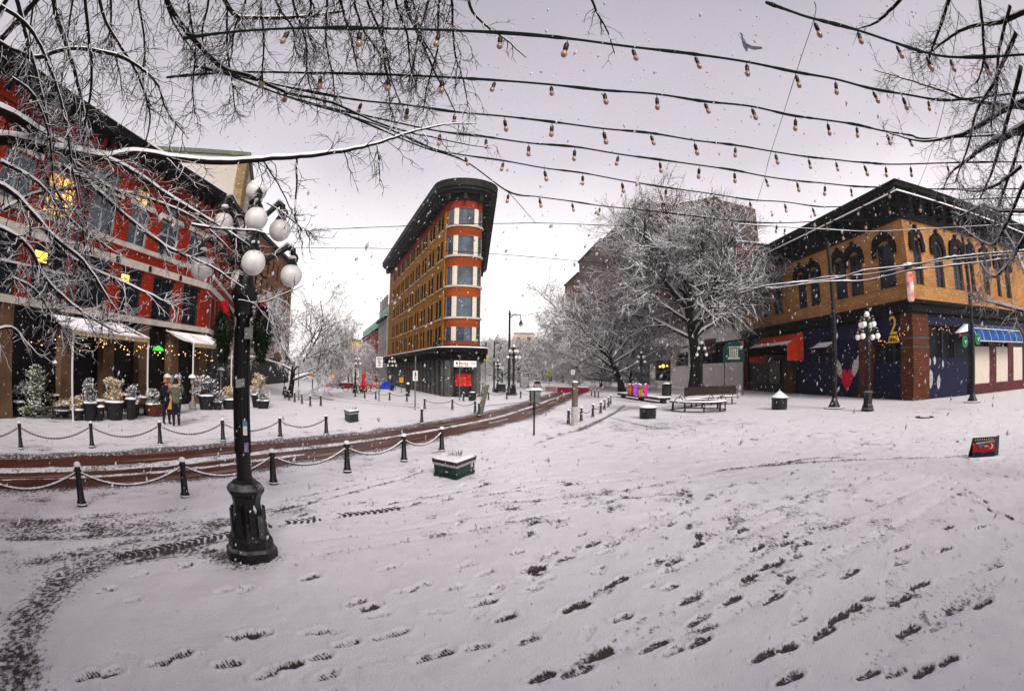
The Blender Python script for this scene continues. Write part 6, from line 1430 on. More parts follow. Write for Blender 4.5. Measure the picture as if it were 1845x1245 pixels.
# corner tube sign
c, u, z = wallpt(PRIGHT, 0, 1634, 517, .6); c = Vector((CX-.55, CY-.55, hz(1638, 517, (CX-.55, CY-.55)))); root = thing('tube_sign', 'upright red and white tube sign fixed to the building corner', 'sign', tuple(c)); m = MB(); m.lathe([(.20, -1.1), (.30, -.95), (.30, .95), (.20, 1.1)], k=14); m.build('tube', mat('red_white_tube', (.8, .75, .7), .4, .5, 1.6, col2=(.6, .02, .02)), root, smooth=True)
m = MB(); m.box((.3, .3, 1.5), (.5, .5, .5)); m.box((.25, .25, 0), (.12, .12, 2.4)); m.build('bracket', CAST, root); m = MB(); m.box((.3, .3, 1.8), (.55, .55, .12)); m.build('snow', SNOW, root)
# striped awning at the low shop
r_, o_, g_ = shed_awning('striped_awning', 'grey and white striped awning over the shop with glowing orange lamps', PLOW, 0, (1162, 648), (1208, 648), (1162, 630), (1208, 622), 1.6, mat('striped_canvas', (.45, .42, .40), .7, .7, 1), drop=.4)
m = MB(); A, B, C, E, z, zt = g_
for i in range(12):
    t = (i+.5)/12; a = A.lerp(B, t); b = E.lerp(C, t); m.tube([Vector((a.x, a.y, zt+.03)) - o_, Vector(((a.x+b.x)/2, (a.y+b.y)/2, (zt+z)/2 - .06)) - o_, Vector((b.x, b.y, z+.04)) - o_, Vector((b.x, b.y, z-.3)) - o_], .06, 4)
m.build('stripes', BLACKP, r_)
# dark litter bin, blue tarp, red post, bicycles
def bin_(px, yb, yt, label, wpx=9):
    P = G(px, yb); H = hz(px, yt, P); r = wpx/2/FPX*P.length; root = thing('litter_bin', label, 'bin', tuple(P)); m = MB(); m.lathe([(r*.9, 0), (r, .1), (r, H*.75), (r*1.1, H*.78), (r*.8, H*.92), (r*.3, H)], k=12); m.build('body', CAST, root, smooth=True); m = MB(); m.lathe([(r*.8, H*.93), (r*.5, H*1.02), (r*.1, H*1.05)], k=10); m.build('snow_cap', SNOW, root, smooth=True)
bin_(735, 714, 690, 'black litter bin with a snow cap before the flatiron', 8); bin_(1201, 713, 690, 'black litter bin before the low shop window', 18); bin_(851, 722, 706, 'low dark box with snow on top by the flatiron door', 14)
P = G(697, 701); root = thing('tarpaulin', 'small heap covered by a bright blue tarpaulin left of the flatiron', 'tarpaulin', tuple(P)); m = MB(); m.lathe([(1.3, 0), (1.0, .4), (.4, .85), (.1, .95)], k=9, sq=.6); m.build('cover', mat('blue_tarp', (.01, .05, .45), .5, .4, 2), root, smooth=True)
P = G(655, 706); H = hz(655, 674, P); root = thing('red_post', 'upright bright red post among the red bicycles', 'post', tuple(P)); m = MB(); m.lathe([(.22, 0), (.22, H*.97), (.15, H)], k=12); m.build('shaft', mat('bright_red', (.45, .012, .012), .5, .2, 4), root, smooth=True)
m = MB(); m.lathe([(.4, 0), (.4, .3), (.3, .35)], k=12); m.build('base', CAST, root)
def bicycle(px, yb, rz, label):
    P = G(px, yb); root = thing('bicycle', label, 'bicycle', tuple(P), rz, 'red bicycles by the red post'); k = 1.05
    for x in (-.52*k, .52*k):
        m = MB(); ring = [(x + .34*k*math.cos(q), 0, .36*k + .34*k*math.sin(q)) for q in [2*PI*i/16 for i in range(17)]]; m.tube(ring, .03, 5, cap=False)
        for i in range(4): m.tube([(x, 0, .36*k), ring[i*4]], .008, 3)
        w_ = m.build('wheel', CAST, root, smooth=True)
    m = MB(); m.tube([(-.52*k, 0, .36*k), (-.1*k, 0, .36*k), (.35*k, 0, .85*k), (-.2*k, 0, .82*k), (-.1*k, 0, .36*k)], .035, 5); m.tube([(-.52*k, 0, .36*k), (-.2*k, 0, .82*k)], .03, 5); m.tube([(.52*k, 0, .36*k), (.33*k, 0, 1.0*k)], .035, 5)
    for x in (-.52*k, .52*k): m.tube([(x + .4*k*math.cos(q), 0, .36*k + .4*k*math.sin(q)) for q in [PI*.1 + PI*.8*i/8 for i in range(9)]], .03, 5)
    m.build('frame', MATS['bright_red'], root, smooth=True)
    m = MB(); m.box((-.22*k, 0, .95*k), (.28*k, .12*k, .06)); m.build('saddle', IRON, root); m = MB(); m.tube([(.33*k, -.28*k, 1.05*k), (.36*k, 0, 1.0*k), (.33*k, .28*k, 1.05*k)], .03, 5); m.build('handlebar', IRON, root)
for px, yb, rz, l in [(632, 706, .3, 'leftmost red bicycle parked by the red post'), (645, 708, -.4, 'red bicycle directly left of the red post'), (664, 708, .5, 'red bicycle directly right of the red post'), (672, 706, .1, 'rightmost red bicycle parked by the red post')]: bicycle(px, yb, rz, l)
# vehicles
def car(px, yb, wpx, rz, col, label, van=False, name='parked_car', lights=True):
    P = G(px, yb); s = 1.0; root = thing(name, label, 'van' if van else 'car', tuple(P), rz); W = 1.85; s = wpx/FPX*P.length/W if wpx else 1; W *= s; L = 4.4*s
    st = [(-2.2, .55, .80, .92), (-2.15, .30, .85, .96), (-1.3, .28, .92, 1), (-.2, .27, .95, 1), (1.0, .28, .95, 1), (2.0, .32, .88, .95), (2.2, .5, .75, .88)] if not van else [(-2.3, .4, 1.0, .95), (-2.2, .3, 1.05, 1), (0, .3, 1.05, 1), (1.5, .3, 1.0, 1), (2.2, .35, .9, .92), (2.3, .5, .75, .88)]
    m = MB(); vs = []
    for x, z0, z1, w in st:
        h = w*W/2
        vs += [(x*s, -h*.94, z0*s), (x*s, -h, (z0+.2)*s), (x*s, -h*.97, z1*s), (x*s, h*.97, z1*s), (x*s, h, (z0+.2)*s), (x*s, h*.94, z0*s)]
    n = len(st); m.add(vs, [(6*i+j, 6*i+(j+1) % 6, 6*i+6+(j+1) % 6, 6*i+6+j) for i in range(n-1) for j in range(6)] + [(5, 4, 3, 2, 1, 0), tuple(6*(n-1)+j for j in range(6))]); m.build('body', col, root, smooth=False)
    cb = [(-1.9, .9, .88), (-1.4, 1.42, .74), (.3, 1.45, .74), (1.1, .93, .86)] if not van else [(-2.25, 1.0, .95), (-2.2, 1.95, .88), (1.0, 1.95, .88), (1.8, 1.0, .92)]
    m = MB(); vs = []
    for (x, z, w) in cb: vs += [(x*s, -w*W/2, z*s), (x*s, w*W/2, z*s)]
    m.add(vs, [(0, 1, 3, 2), (2, 3, 5, 4), (4, 5, 7, 6), (0, 2, 4, 6), (1, 7, 5, 3)]); m.build('cabin', GLASS if not van else col, root)
    m = MB(); m.box(((cb[1][0]+cb[2][0])/2*s, 0, (cb[1][1]+.04)*s), ((cb[2][0]-cb[1][0]+.2)*s, W*.76, .09*s)); m.build('snow', SNOW, root)
    if van: m = MB(); m.box((cb[3][0]*.82*s, 0, 1.45*s), (.1, W*.8, .5*s)); m.build('windscreen', GLASS, root)
    for x in (-1.35, 1.35):
        for y in (-1, 1):
            m = MB(); m.lathe([(.12*s, -.1*s), (.33*s, -.1*s), (.33*s, .1*s), (.12*s, .1*s)], k=12); w_ = m.build('wheel', CAST, root, smooth=True); w_.rotation_euler = (PI/2, 0, 0); w_.location = (x*s, y*W*.45, .33*s)
    for y in (-1, 1):
        m = MB(); m.ball((-2.16*s, y*W*.36, .72*s), .12*s, 8); m.build('tail_lamp', mat('tail_red', (.9, .02, .015), .4, .1, 3, emit=1.2 if lights else 0), root)
car(592, 698, 11, 1.95, mat('red_car_paint', (.50, .01, .012), .3, .1, 2), 'red car driving away down the left street')
car(603, 697, 8, 1.95, mat('dark_car_paint', (.02, .02, .022), .3, .2, 2), 'dark car beyond the red car with its tail lamps lit')
car(618, 700, 14, 2.3, MATS['dark_car_paint'], 'dark parked car left of the lamp by the bicycles', lights=False); car(629, 699, 12, 2.2, MATS['dark_car_paint'], 'dark parked car partly behind the lamp by the bicycles', lights=False)
car(945, 697, 15, 1.6, mat('silver_paint', (.5, .5, .5), .4, .1, 2), 'pale van coming up the right street', van=True, name='parked_van', lights=False)
car(902, 707, 15, 1.7, MATS['dark_car_paint'], 'black high vehicle standing between the lamp posts right of the flatiron', van=True, name='parked_van', lights=False)
car(968, 697, 13, 1.5, MATS['silver_paint'], 'snow-covered parked car right of the pale van', lights=False)
for px0, px1, y, lab, cc in [(985, 1004, 703, 'pale pink stretch of low barrier across the right street', (.5, .30, .32)), (1006, 1060, 704, 'magenta low barrier across the right street', (.28, .012, .06))]:
    A_, B_ = G(px0, y+2), G(px1, y+3); root = thing('low_barrier', lab, 'barrier', tuple(A_), math.atan2((B_-A_).y, (B_-A_).x)); L = (B_-A_).length; m = MB(); m.box((L/2, 0, .3), (L, .4, .6)); m.build('body', mat('barrier_%d' % px0, cc, .6, .3, 2), root); m = MB(); m.box((L/2, 0, .64), (L, .45, .1)); m.build('snow', SNOW, root)
P = G(683, 733);
# manhole cover in the snow
P = G(1666, 752); root = thing('manhole_cover', 'dark manhole cover ringed by snow right of the mural lamp', 'manhole cover', (P.x, P.y, .0)); m = MB(); m.lathe([(.55, .0), (.55, .035), (.45, .04)], k=20); m.build('lid', CAST, root)
m = MB(); m.lathe([(.30, .041), (.30, .05), (.1, .055)], k=12); m.build('snow', SNOW, root)
# gull
P = D(1341, 81, 16); root = thing('gull', 'grey gull gliding high in the sky above the second festoon cable', 'bird', tuple(P), .4); 
m = MB(); m.tube([(-.28, 0, 0), (-.2, 0, .01), (-.05, 0, .02), (.1, 0, .02), (.2, 0, .03), (.27, 0, .02)], [.02, .05, .075, .07, .045, .012], 8)
def wg(s):
    a = [(.10, s*.05, .03), (.16, s*.25, .16), (.02, s*.62, .26), (-.10, s*.70, .22), (-.02, s*.30, .10), (-.08, s*.05, .02)]; m.poly(a, (0, 0, .015))
wg(1); wg(-1); m.poly([(-.25, -.03, 0), (-.42, -.08, .0), (-.42, .08, 0), (-.25, .03, 0)], (0, 0, .012)); b_ = m.build('body', mat('gull_grey', (.25, .25, .27), .7, .3, 6), root, smooth=False); root.rotation_euler = (1.1, .5, 1.0)

# pale painted marks on the dark shop wall by the corner pier
c, u, z = wallpt(PRIGHT, 1, 1688, 668, -.16); root = thing('painted_marks', 'pale splashes of paint on the navy wall right of the corner pier', 'mural', tuple(c))
rr = random.Random(9)
for dx, dz, w_, h_ in [(-1.1, .7, .25, .35), (-.35, .8, .22, .35), (-.9, -.6, .35, .75), (.25, -.9, .25, .6), (.9, .5, .15, .3)]:
    m = MB(); m.poly([(dx + w_*math.cos(q*PI/5)*rr.uniform(.7, 1.1), -.03, dz + h_*math.sin(q*PI/5)*rr.uniform(.8, 1.1)) for q in range(10)], (0, .02, 0)); m.build('splash', mat('pale_splash', (.40, .40, .42), .7, .6, 5), root)
# ================================================================== THE PATIO BEFORE THE RED BRICK BUILDING
CANV = mat('snowy_canvas', (.55, .50, .45), .8, .2, 2, snow=1, snow_lo=.2)
def patio_awning(y0, y1, label, z0=4.25, z1=3.55, d1=2.35):
    u0, u1 = y0 + 10, y1 + 10; P = PLEFT.at((u0+u1)/2, d1/2); root = thing('patio_awning', label, 'awning', (P.x, P.y, 0), 0, 'snowy patio awnings')
    def pt(u, d, z): a = PLEFT.at(u, d); return (a.x - P.x, a.y - P.y, z)
    m = MB(); n, k = 14, 6; vs = []
    for i in range(n+1):
        for j in range(k+1):
            s, t = i/n, j/k; sag = .13*math.sin(PI*t)*(1 + .0*s) + .10*abs(math.sin(PI*s*2))*math.sin(PI*min(1, t*1.2)); vs.append(pt(u0 + (u1-u0)*s, .1 + (d1-.1)*t, z0 + (z1-z0)*t - sag))
    m.add(vs, [(i*(k+1)+j, (i+1)*(k+1)+j, (i+1)*(k+1)+j+1, i*(k+1)+j+1) for i in range(n) for j in range(k)]); m.build('canopy', CANV, root, smooth=True)
    m = MB(); vs = [pt(u0 + (u1-u0)*i/n, d1, z1) for i in range(n+1)] + [pt(u0 + (u1-u0)*i/n, d1+.02, z1-.20) for i in range(n+1)]; m.add(vs, [(i, i+1, n+2+i, n+1+i) for i in range(n)]); m.build('valance', mat('warm_canvas', (.42, .30, .16), .8, .4, 6), root)
    m = MB(); m.tube([pt(u0, d1, z1+.0), pt(u1, d1, z1+.0)], .05, 6); m.tube([pt(u0, .1, z0), pt(u0, d1, z1)], .045, 6); m.tube([pt(u1, .1, z0), pt(u1, d1, z1)], .045, 6); m.tube([pt((u0+u1)/2, .1, z0-.02), pt((u0+u1)/2, d1, z1-.02)], .04, 6); m.build('frame', mat('white_pole', (.55, .54, .52), .5, .1, 4), root, smooth=True)
    for u in (u0, u1): m = MB(); m.tube([pt(u, d1-.05, 0), pt(u, d1-.05, z1)], .05, 8); m.build('post', MATS['white_pole'], root, smooth=True)
patio_awning(13.2, 18.4, 'long snowy awning on two pale posts at the left end of the patio')
patio_awning(22.4, 26.6, 'shorter snowy awning on the patio just left of the near lamp')
FB = mat('fairy_bulb', (1, .48, .16), .5, .1, 3, emit=1.4)
fb = MB(); fb.ball((0, 0, -.05), .028, 6); FBO = fb.build('bulb', FB); _ff = [True]
def fairy(label, pts, n, seed):
    rr = random.Random(seed); P = [Vector(p) for p in pts]; root = thing('fairy_lights', label, 'light string', tuple(P[0]), 0, 'fairy light strings of the patio'); c = [Vector(q) for q in catmull([tuple(p) for p in P], 6)]
    m = MB(); m.tube([p - P[0] for p in c], .008, 4); m.build('cable', CAST, root)
    for i in range(n):
        f = min(.999, max(0, (i+.5+rr.uniform(-1.6, 1.6))/n))*(len(c)-1); j = int(f); p = c[j].lerp(c[j+1], f-j) - P[0] + Vector((0, 0, rr.uniform(-.38, .10)))
        if _ff[0]: _ff[0] = False; o = FBO
        else: o = FBO.copy(); COL.objects.link(o)
        o.parent = root; o.location = p; o.scale = (rr.uniform(.5, 1.2),)*3
def onx(x, y, z): return (x, y, z)
fairy('string of warm fairy lights under the front of the left patio awning', [(-16.95, 12.0, 3.3), (-16.95, 13.5, 3.15), (-16.95, 15, 3.25), (-16.95, 16.8, 3.1), (-16.95, 18.3, 3.3)], 26, 1)
fairy('inner string of warm fairy lights behind the left patio awning', [(-18.4, 10.5, 3.5), (-18.4, 13.5, 3.0), (-18.4, 16, 3.3), (-18.4, 18.5, 2.9)], 20, 2)
fairy('string of warm fairy lights between the two patio awnings', [(-17.6, 18.6, 3.3), (-17.6, 20, 3.0), (-17.6, 21, 3.3), (-17.6, 22.4, 3.0)], 18, 3)
fairy('string of warm fairy lights under the right patio awning', [(-16.95, 22.5, 3.3), (-17.2, 24, 3.0), (-16.95, 25.4, 3.2), (-16.95, 27.5, 3.0)], 22, 4)
fairy('thin loop of fairy lights along the corner building shop wall', [(CX-.25, 31.5, 4.9), (CX-.25, 30.5, 4.55), (CX-.25, 29, 4.9), (CX-.25, 27.8, 5.2)], 20, 5)
fairy('thin loop of fairy lights on the corner building beside the corner pier', [(CX+2.2, CY-.25, 5.3), (CX+4, CY-.25, 5.7), (CX+6.5, CY-.25, 5.2), (CX+8.5, CY-.25, 5.4)], 18, 6)
c = D(285, 632, 27); root = thing('green_lamp_shade', 'bright green glowing shade hanging between the patio awnings', 'lamp', tuple(c)); m = MB(); m.lathe([(.42, 0), (.32, .14), (.15, .22), (.05, .26)], k=14, sq=.5); m.build('shade', mat('glowing_green', (.05, .55, .04), .5, .3, 3, emit=.35), root, smooth=True); m = MB(); m.tube([(0, 0, .36), (0, 0, 1.0)], .015, 4); m.build('cord', CAST, root)

def shrub(px, yb, ytop, wpx, label, kind, pot='dark', n=1500, cone=False, lift=0.0):
    P = G(px, yb); d = P.length; W = wpx/FPX*d/2; H = hz(px, ytop, P); potH = min(H*.42, .75) if pot else .05; root = thing('potted_shrub' if pot else 'shrub', label, 'potted plant' if pot else 'shrub', tuple(P), 0, 'potted shrubs along the patio edge'); rr = random.Random(px)
    if pot:
        r = min(W*.85, .50) if pot != 'box' else .42; m = MB()
        if pot == 'box': m.box((0, 0, potH/2), (r*2, r*1.6, potH+.06)); m.build('pot', mat('planter_wood', (.10, .03, .02), .8, .5, 8), root)
        else: m.lathe([(r*.72, -.04), (r*.95, potH*.85), (r*1.05, potH*.88), (r*1.05, potH), (r*.9, potH)], k=18); m.build('pot', mat('dark_pot', (.018, .018, .020), .5, .5, 6), root, smooth=True)
        m = MB(); m.lathe([(r*1.0, potH), (r*.9, potH+.05), (r*.2, potH+.09)], k=14); m.build('snow', SNOW, root, smooth=True)
    m = MB(); m.tube([(0, 0, potH*.8), (.02, 0, potH + (H-potH)*.3), (0, .03, potH + (H-potH)*.7)], [.04, .03, .012], 5)
    for i in range(9): a = rr.random()*6.3; z = potH + (H-potH)*rr.uniform(.1, .5); m.tube([(0, 0, z), (W*.4*math.cos(a), W*.4*math.sin(a), z + .15*(H-potH)), (W*.8*math.cos(a), W*.8*math.sin(a), z + .35*(H-potH))], [.02, .012, .006], 4)
    m.build('stems', BARK, root, smooth=True)
    col = {'olive': (.10, .11, .015), 'yellow': (.62, .40, .03), 'green': (.018, .032, .010), 'frost': (.03, .04, .02)}[kind]
    mt = mat('leaf_' + kind, col, .6, .6, 3, snow=1, snow_lo={'olive': .72, 'yellow': .55}.get(kind, .25))
    m = MB(); cl = [(rr.gauss(0, .42)*W, rr.gauss(0, .42)*W, potH + (H-potH)*rr.uniform(.05, .92)) for _ in range(34)]
    for i in range(n):
        cx, cy, cz = cl[i % 34]; t = (cz-potH)/(H-potH+1e-6); lim = W*((1.05-t) if cone else math.sin(PI*min(1, .25+t*.75))**.5)
        s = min(1, lim/(math.hypot(cx, cy)+1e-6)); p = Vector((cx*s + rr.gauss(0, .15)*W, cy*s + rr.gauss(0, .15)*W, cz + rr.gauss(0, .05)*(H-potH)))
        q = Vector((rr.gauss(0, 1), rr.gauss(0, 1), rr.uniform(-.3, .9))).normalized(); sd = q.cross(Vector((rr.gauss(0, .4), rr.gauss(0, .4), 1))).normalized(); L = rr.uniform(.06, .13)*(1.0 if W < .8 else 1.4); w2 = L*.28
        m.add([p, p + q*L*.5 + sd*w2, p + q*L, p + q*L*.5 - sd*w2], [(0, 1, 2, 3)])
    m.build('foliage', mt, root)
    return root
shrub(62, 752, 655, 78, 'tall olive shrub at the far left end of the patio', 'olive', None, 3600)
shrub(34, 750, 688, 34, 'snow-bleached grass clump at the left foot of the olive shrub', 'frost', 'dark', 1400)
shrub(112, 752, 722, 40, 'low yellow and white clump left of the conical shrub', 'yellow', 'dark', 1500)
shrub(140, 757, 712, 34, 'yellowish snowy shrub directly left of the conical shrub', 'yellow', 'dark', 1400)
shrub(163, 757, 682, 36, 'conical snowy evergreen in a dark pot below the left awning post', 'frost', 'dark', 2200, True)
shrub(207, 756, 680, 46, 'bright yellow snowy bush in a wide dark pot, brightest on the patio', 'yellow', 'dark', 2400)
shrub(240, 752, 694, 26, 'small frosted bush in a dark ribbed pot right of the bright yellow bush', 'frost', 'dark', 1200)
shrub(277, 749, 700, 36, 'snowy bush in a reddish wooden box just left of the two people', 'frost', 'box', 1600)
shrub(313, 745, 676, 40, 'spreading snow-white plant behind the two people', 'frost', 'dark', 1600)
shrub(372, 738, 676, 52, 'large snow-covered dark bush between the people and the near lamp', 'frost', 'dark', 2800)
shrub(414, 737, 696, 36, 'yellow-leaved snowy bush touching the near lamp pole', 'yellow', 'dark', 1500)
shrub(466, 734, 672, 34, 'tall golden bush right of the near lamp pole', 'yellow', 'dark', 1800); shrub(474, 736, 702, 30, 'dark glossy bush with snowy leaves right of the near lamp pole', 'green', 'dark', 1200)
shrub(392, 738, 705, 22, 'small dark pot plant in front of the large snow-covered bush', 'green', 'dark', 900)
for px, yb, yt, w_, lab in [(181, 757, 733, 19, 'empty dark pot with a snow lid right of the conical evergreen'), (236, 756, 719, 22, 'tall dark pot with a snow lid right of the bright yellow bush')]:
    P = G(px, yb); H = hz(px, yt, P); r = w_/2/FPX*P.length; root = thing('plant_pot', lab, 'pot', tuple(P)); m = MB(); m.lathe([(r*.7, -.04), (r*.95, H*.9), (r*1.05, H*.92), (r*1.05, H)], k=16); m.build('body', MATS['dark_pot'], root, smooth=True); m = MB(); m.lathe([(r*1.02, H), (r*.9, H+.05), (r*.2, H+.08)], k=14); m.build('snow', SNOW, root, smooth=True)
def heater(px, yb, yt, label, w_=12):
    P = G(px, yb); H = hz(px, yt, P); r = w_/FPX*P.length; root = thing('patio_heater', label, 'patio heater', tuple(P), 0, 'patio heaters'); m = MB(); m.lathe([(.22, 0), (.22, .35), (.05, .5), (.035, H-.45), (.10, H-.42), (.10, H-.12), (.03, H-.1)], k=12); m.build('stand', mat('steel', (.25, .24, .23), .4, .3, 5), root, smooth=True)
    m = MB(); m.lathe([(r, H-.12), (r*.6, H-.02), (r*.1, H+.03)], k=16); c = m.build('reflector', MATS['steel'], root, smooth=True); m = MB(); m.lathe([(r*.98, H-.105), (r*.6, H+.03), (r*.1, H+.09)], k=16); m.build('snow', SNOW, c, smooth=True)
heater(100, 745, 650, 'slim patio heater with a snowy cap left of the left awning post'); heater(347, 738, 677, 'patio heater with a round snowy cap right of the two people', 8); heater(302, 738, 676, 'patio heater cap showing above the two people', 8); heater(398, 728, 664, 'farthest patio heater, close to the near lamp', 8)
def table(px, yb, yt, label):
    P = G(px, yb); H = hz(px, yt, P); root = thing('patio_table', label, 'table', tuple(P), 0, 'snowed-over patio tables'); m = MB(); m.lathe([(.5, H-.05), (.5, H)], k=18); m.build('top', CAST, root); m = MB(); m.lathe([(.49, H+.003), (.46, H+.06), (.1, H+.08)], k=18); m.build('snow', SNOW, root, smooth=True); m = MB(); m.lathe([(.25, 0), (.04, .06), (.04, H-.05)], k=10); m.build('leg', CAST, root, smooth=True)
table(108, 745, 712, 'snow-topped patio table by the slim patio heater'); table(250, 748, 716, 'snow-topped patio table right of the tall dark pot'); table(225, 742, 711, 'snow-topped patio table behind the bright yellow bush'); table(178, 748, 722, 'snow-topped patio table behind the conical evergreen')
a, b = G(92, 757), G(296, 747); root = thing('patio_fence', 'low iron fence with close bars along the patio edge', 'fence', tuple(a)); m = MB(); n = 90
for i in range(n+1): p = (b-a)*(i/n); m.box((p.x, p.y, .26), (.02, .02, .5))
m.build('bars', CAST, root); m = MB(); m.tube([(0, 0, .5), tuple((b-a) + Vector((0, 0, .5)))], .025, 5); m.tube([(0, 0, .08), tuple((b-a) + Vector((0, 0, .08)))], .02, 5); m.build('rail', CAST, root)

# ================================================================== TWO PEOPLE
def skin(name, pts, edges, mt, parent, sub=2, root_i=0):
    me = bpy.data.meshes.new(name); me.from_pydata([p[:3] for p in pts], edges, []); me.materials.append(mt); o = bpy.data.objects.new(name, me); COL.objects.link(o); o.parent = parent
    mo = o.modifiers.new('skin', 'SKIN'); mo.use_smooth_shade = True; mo.branch_smoothing = .4
    lay = me.skin_vertices[0] if me.skin_vertices else None
    if lay is None:
        bpy.context.view_layer.objects.active = o; bpy.ops.mesh.customdata_skin_add() if hasattr(bpy.ops.mesh, 'customdata_skin_add') else None; lay = me.skin_vertices[0]
    for i, p in enumerate(pts): lay.data[i].radius = (p[3], p[4] if len(p) > 4 else p[3]); lay.data[i].use_root = (i == root_i)
    s = o.modifiers.new('sub', 'SUBSURF'); s.levels = sub; s.render_levels = sub
    return o
def hand(pts, edges, wi, d, side):
    """palm and five separate fingers beyond wrist index wi"""
    w = Vector(pts[wi][:3]); d = Vector(d).normalized(); sdv = Vector(side).normalized(); n = d.cross(sdv)
    pts.append((*(w + d*.055), .028, .018)); pi = len(pts)-1; edges.append((wi, pi)); base = w + d*.07
    for k, (off, L) in enumerate(((-.028, .060), (-.010, .072), (.010, .068), (.027, .054))):
        a = base + sdv*off; m1 = a + d*L*.5 + n*.006; m2 = a + d*L*.9 + n*.024
        i0 = len(pts); pts += [(*a, .010), (*m1, .009), (*m2, .008)]; edges += [(pi, i0), (i0, i0+1), (i0+1, i0+2)]
    a = w + d*.03 - sdv*.034; i0 = len(pts); pts += [(*a, .011), (*(a + d*.03 - sdv*.02 + n*.01), .009)]; edges += [(wi, i0), (i0, i0+1)]
SKINM = mat('skin', (.42, .20, .13), .6, .1, 8)
def person(px, yb, H, rz, label, coatc, pants, hairc, arms, coat_len, hat=None):
    P = G(px, yb); P.z = -.005; root = thing('person', label, 'person', tuple(P), rz, None); k = H/1.75; root.scale = (k,)*3
    pts = [(0, 0, .95, .13, .10), (0, 0, 1.12, .12, .09), (0, .01, 1.33, .155, .10), (0, 0, 1.47, .055), (0, .015, 1.56, .060, .065), (0, .02, 1.64, .075, .090), (0, .01, 1.72, .055, .065)]
    e = [(0, 1), (1, 2), (2, 3), (3, 4), (4, 5), (5, 6)]
    for s in (-1, 1):
        i = len(pts); st = .05*s; pts += [(s*.09, 0, .90, .088), (s*.105, st*.4, .50, .058), (s*.11, st-.02, .10, .040), (s*.115, st+.10, .035, .035, .03)]; e += [(0, i), (i, i+1), (i+1, i+2), (i+2, i+3)]
    wr = []
    for s, (el, wt) in zip((-1, 1), arms):
        i = len(pts); pts += [(s*.185, 0, 1.41, .055), (*el, .040), (*wt, .027)]; e += [(2, i), (i, i+1), (i+1, i+2)]; wr.append(i+2)
        dv = Vector(wt) - Vector(el); hand(pts, e, i+2, dv, Vector((0, 1, 0)).cross(dv) if abs(dv.normalized().y) < .9 else (1, 0, 0))
    # nose, brow, ears, as small bumps on the head
    pts.append((0, .115, 1.615, .012)); e.append((5, len(pts)-1))
    for s in (-1, 1): pts.append((s*.088, .015, 1.62, .014)); e.append((5, len(pts)-1))
    body = skin('body', pts, e, SKINM, root)
    for s in (-1, 1): m = MB(); m.ball((s*.033, .103, 1.645), .012, 6); m.build('eye', INK, root)
    m = MB(); m.box((0, .105, 1.575), (.045, .012, .008)); m.build('mouth', mat('lips', (.3, .06, .05), .6), root)
    tp = [(0, 0, .98, .150, .115)]; te = []
    for s in (-1, 1): i = len(tp); st = .05*s; tp += [(s*.09, 0, .88, .105), (s*.105, st*.4, .50, .080), (s*.11, st-.02, .16, .062)]; te += [(0, i), (i, i+1), (i+1, i+2)]
    skin('trousers', tp, te, pants, root)
    for s in (-1, 1): st = .05*s; skin('boot', [(s*.11, st-.02, .30, .062), (s*.11, st-.03, .07, .055), (s*.115, st+.12, .045, .048, .040)], [(0, 1), (1, 2)], CAST, root, 1)
    cp = [(0, 0, coat_len, .215, .17), (0, 0, coat_len+.2, .19, .15), (0, 0, 1.10, .165, .13), (0, .0, 1.30, .19, .135), (0, -.005, 1.43, .14, .11), (0, 0, 1.49, .075)]; ce = [(0, 1), (1, 2), (2, 3), (3, 4), (4, 5)]
    for s, (el, wt) in zip((-1, 1), arms): i = len(cp); w2 = Vector(el).lerp(Vector(wt), .9); cp += [(s*.19, 0, 1.39, .080), (*el, .066), (*w2, .050)]; ce += [(3, i), (i, i+1), (i+1, i+2)]
    skin('coat', cp, ce, coatc, root, 2, 2)
    hp = [(0, -.02, 1.66, .092, .098), (0, -.015, 1.73, .070, .080), (0, -.05, 1.57, .075, .05)]; skin('hat' if hat else 'hair', hp, [(0, 1), (0, 2)], hairc, root, 2)
    return root, k, P
az = math.atan2(G(316, 766).y, G(316, 766).x) - PI/2
rp, k, P = person(318, 768, 1.86, az + .1, 'person in a long olive coat seen from behind, arms raised to take a picture', mat('olive_wool', (.105, .105, .070), .9, .4, 20), mat('dark_trousers', (.012, .010, .022), .8, .3, 6), mat('dark_hair', (.02, .015, .012), .8, .4, 30), [((-.30, .10, 1.24), (-.18, .28, 1.42)), ((.33, .10, 1.30), (.22, .22, 1.56))], .78)
sc_ = MB(); sc_.lathe([(.10, 1.43), (.125, 1.47), (.115, 1.51), (.07, 1.53)], k=16); sc_.build('scarf', mat('pale_scarf', (.5, .38, .33), .9, .3, 20), rp, smooth=True)
M = Matrix.Translation(P) @ Matrix.Rotation(az + .1, 4, 'Z') @ Matrix.Scale(k, 4)
ph = thing('phone', 'dark phone held up by the person in the olive coat', 'phone', tuple(M @ Vector((.20, .33, 1.66))), az + .1); m = MB(); m.box((0, 0, 0), (.15, .012, .075)); m.build('body', CAST, ph); m = MB(); m.box((0, -.008, 0), (.135, .003, .065)); m.build('screen', mat('phone_screen', (.15, .17, .2), .2, .2, 5), ph)
rp, k, P = person(301, 765, 1.84, az - .5, 'person in a dark navy coat with ginger hair, a yellow bag at the hip', mat('navy_wool', (.010, .010, .024), .9, .4, 20), MATS['dark_trousers'], mat('ginger_hair', (.45, .12, .03), .8, .3, 30), [((-.26, -.02, 1.14), (-.20, .18, 1.02)), ((.24, .06, 1.15), (.16, .26, 1.16))], .74)
M = Matrix.Translation(P) @ Matrix.Rotation(az - .5, 4, 'Z') @ Matrix.Scale(k, 4)
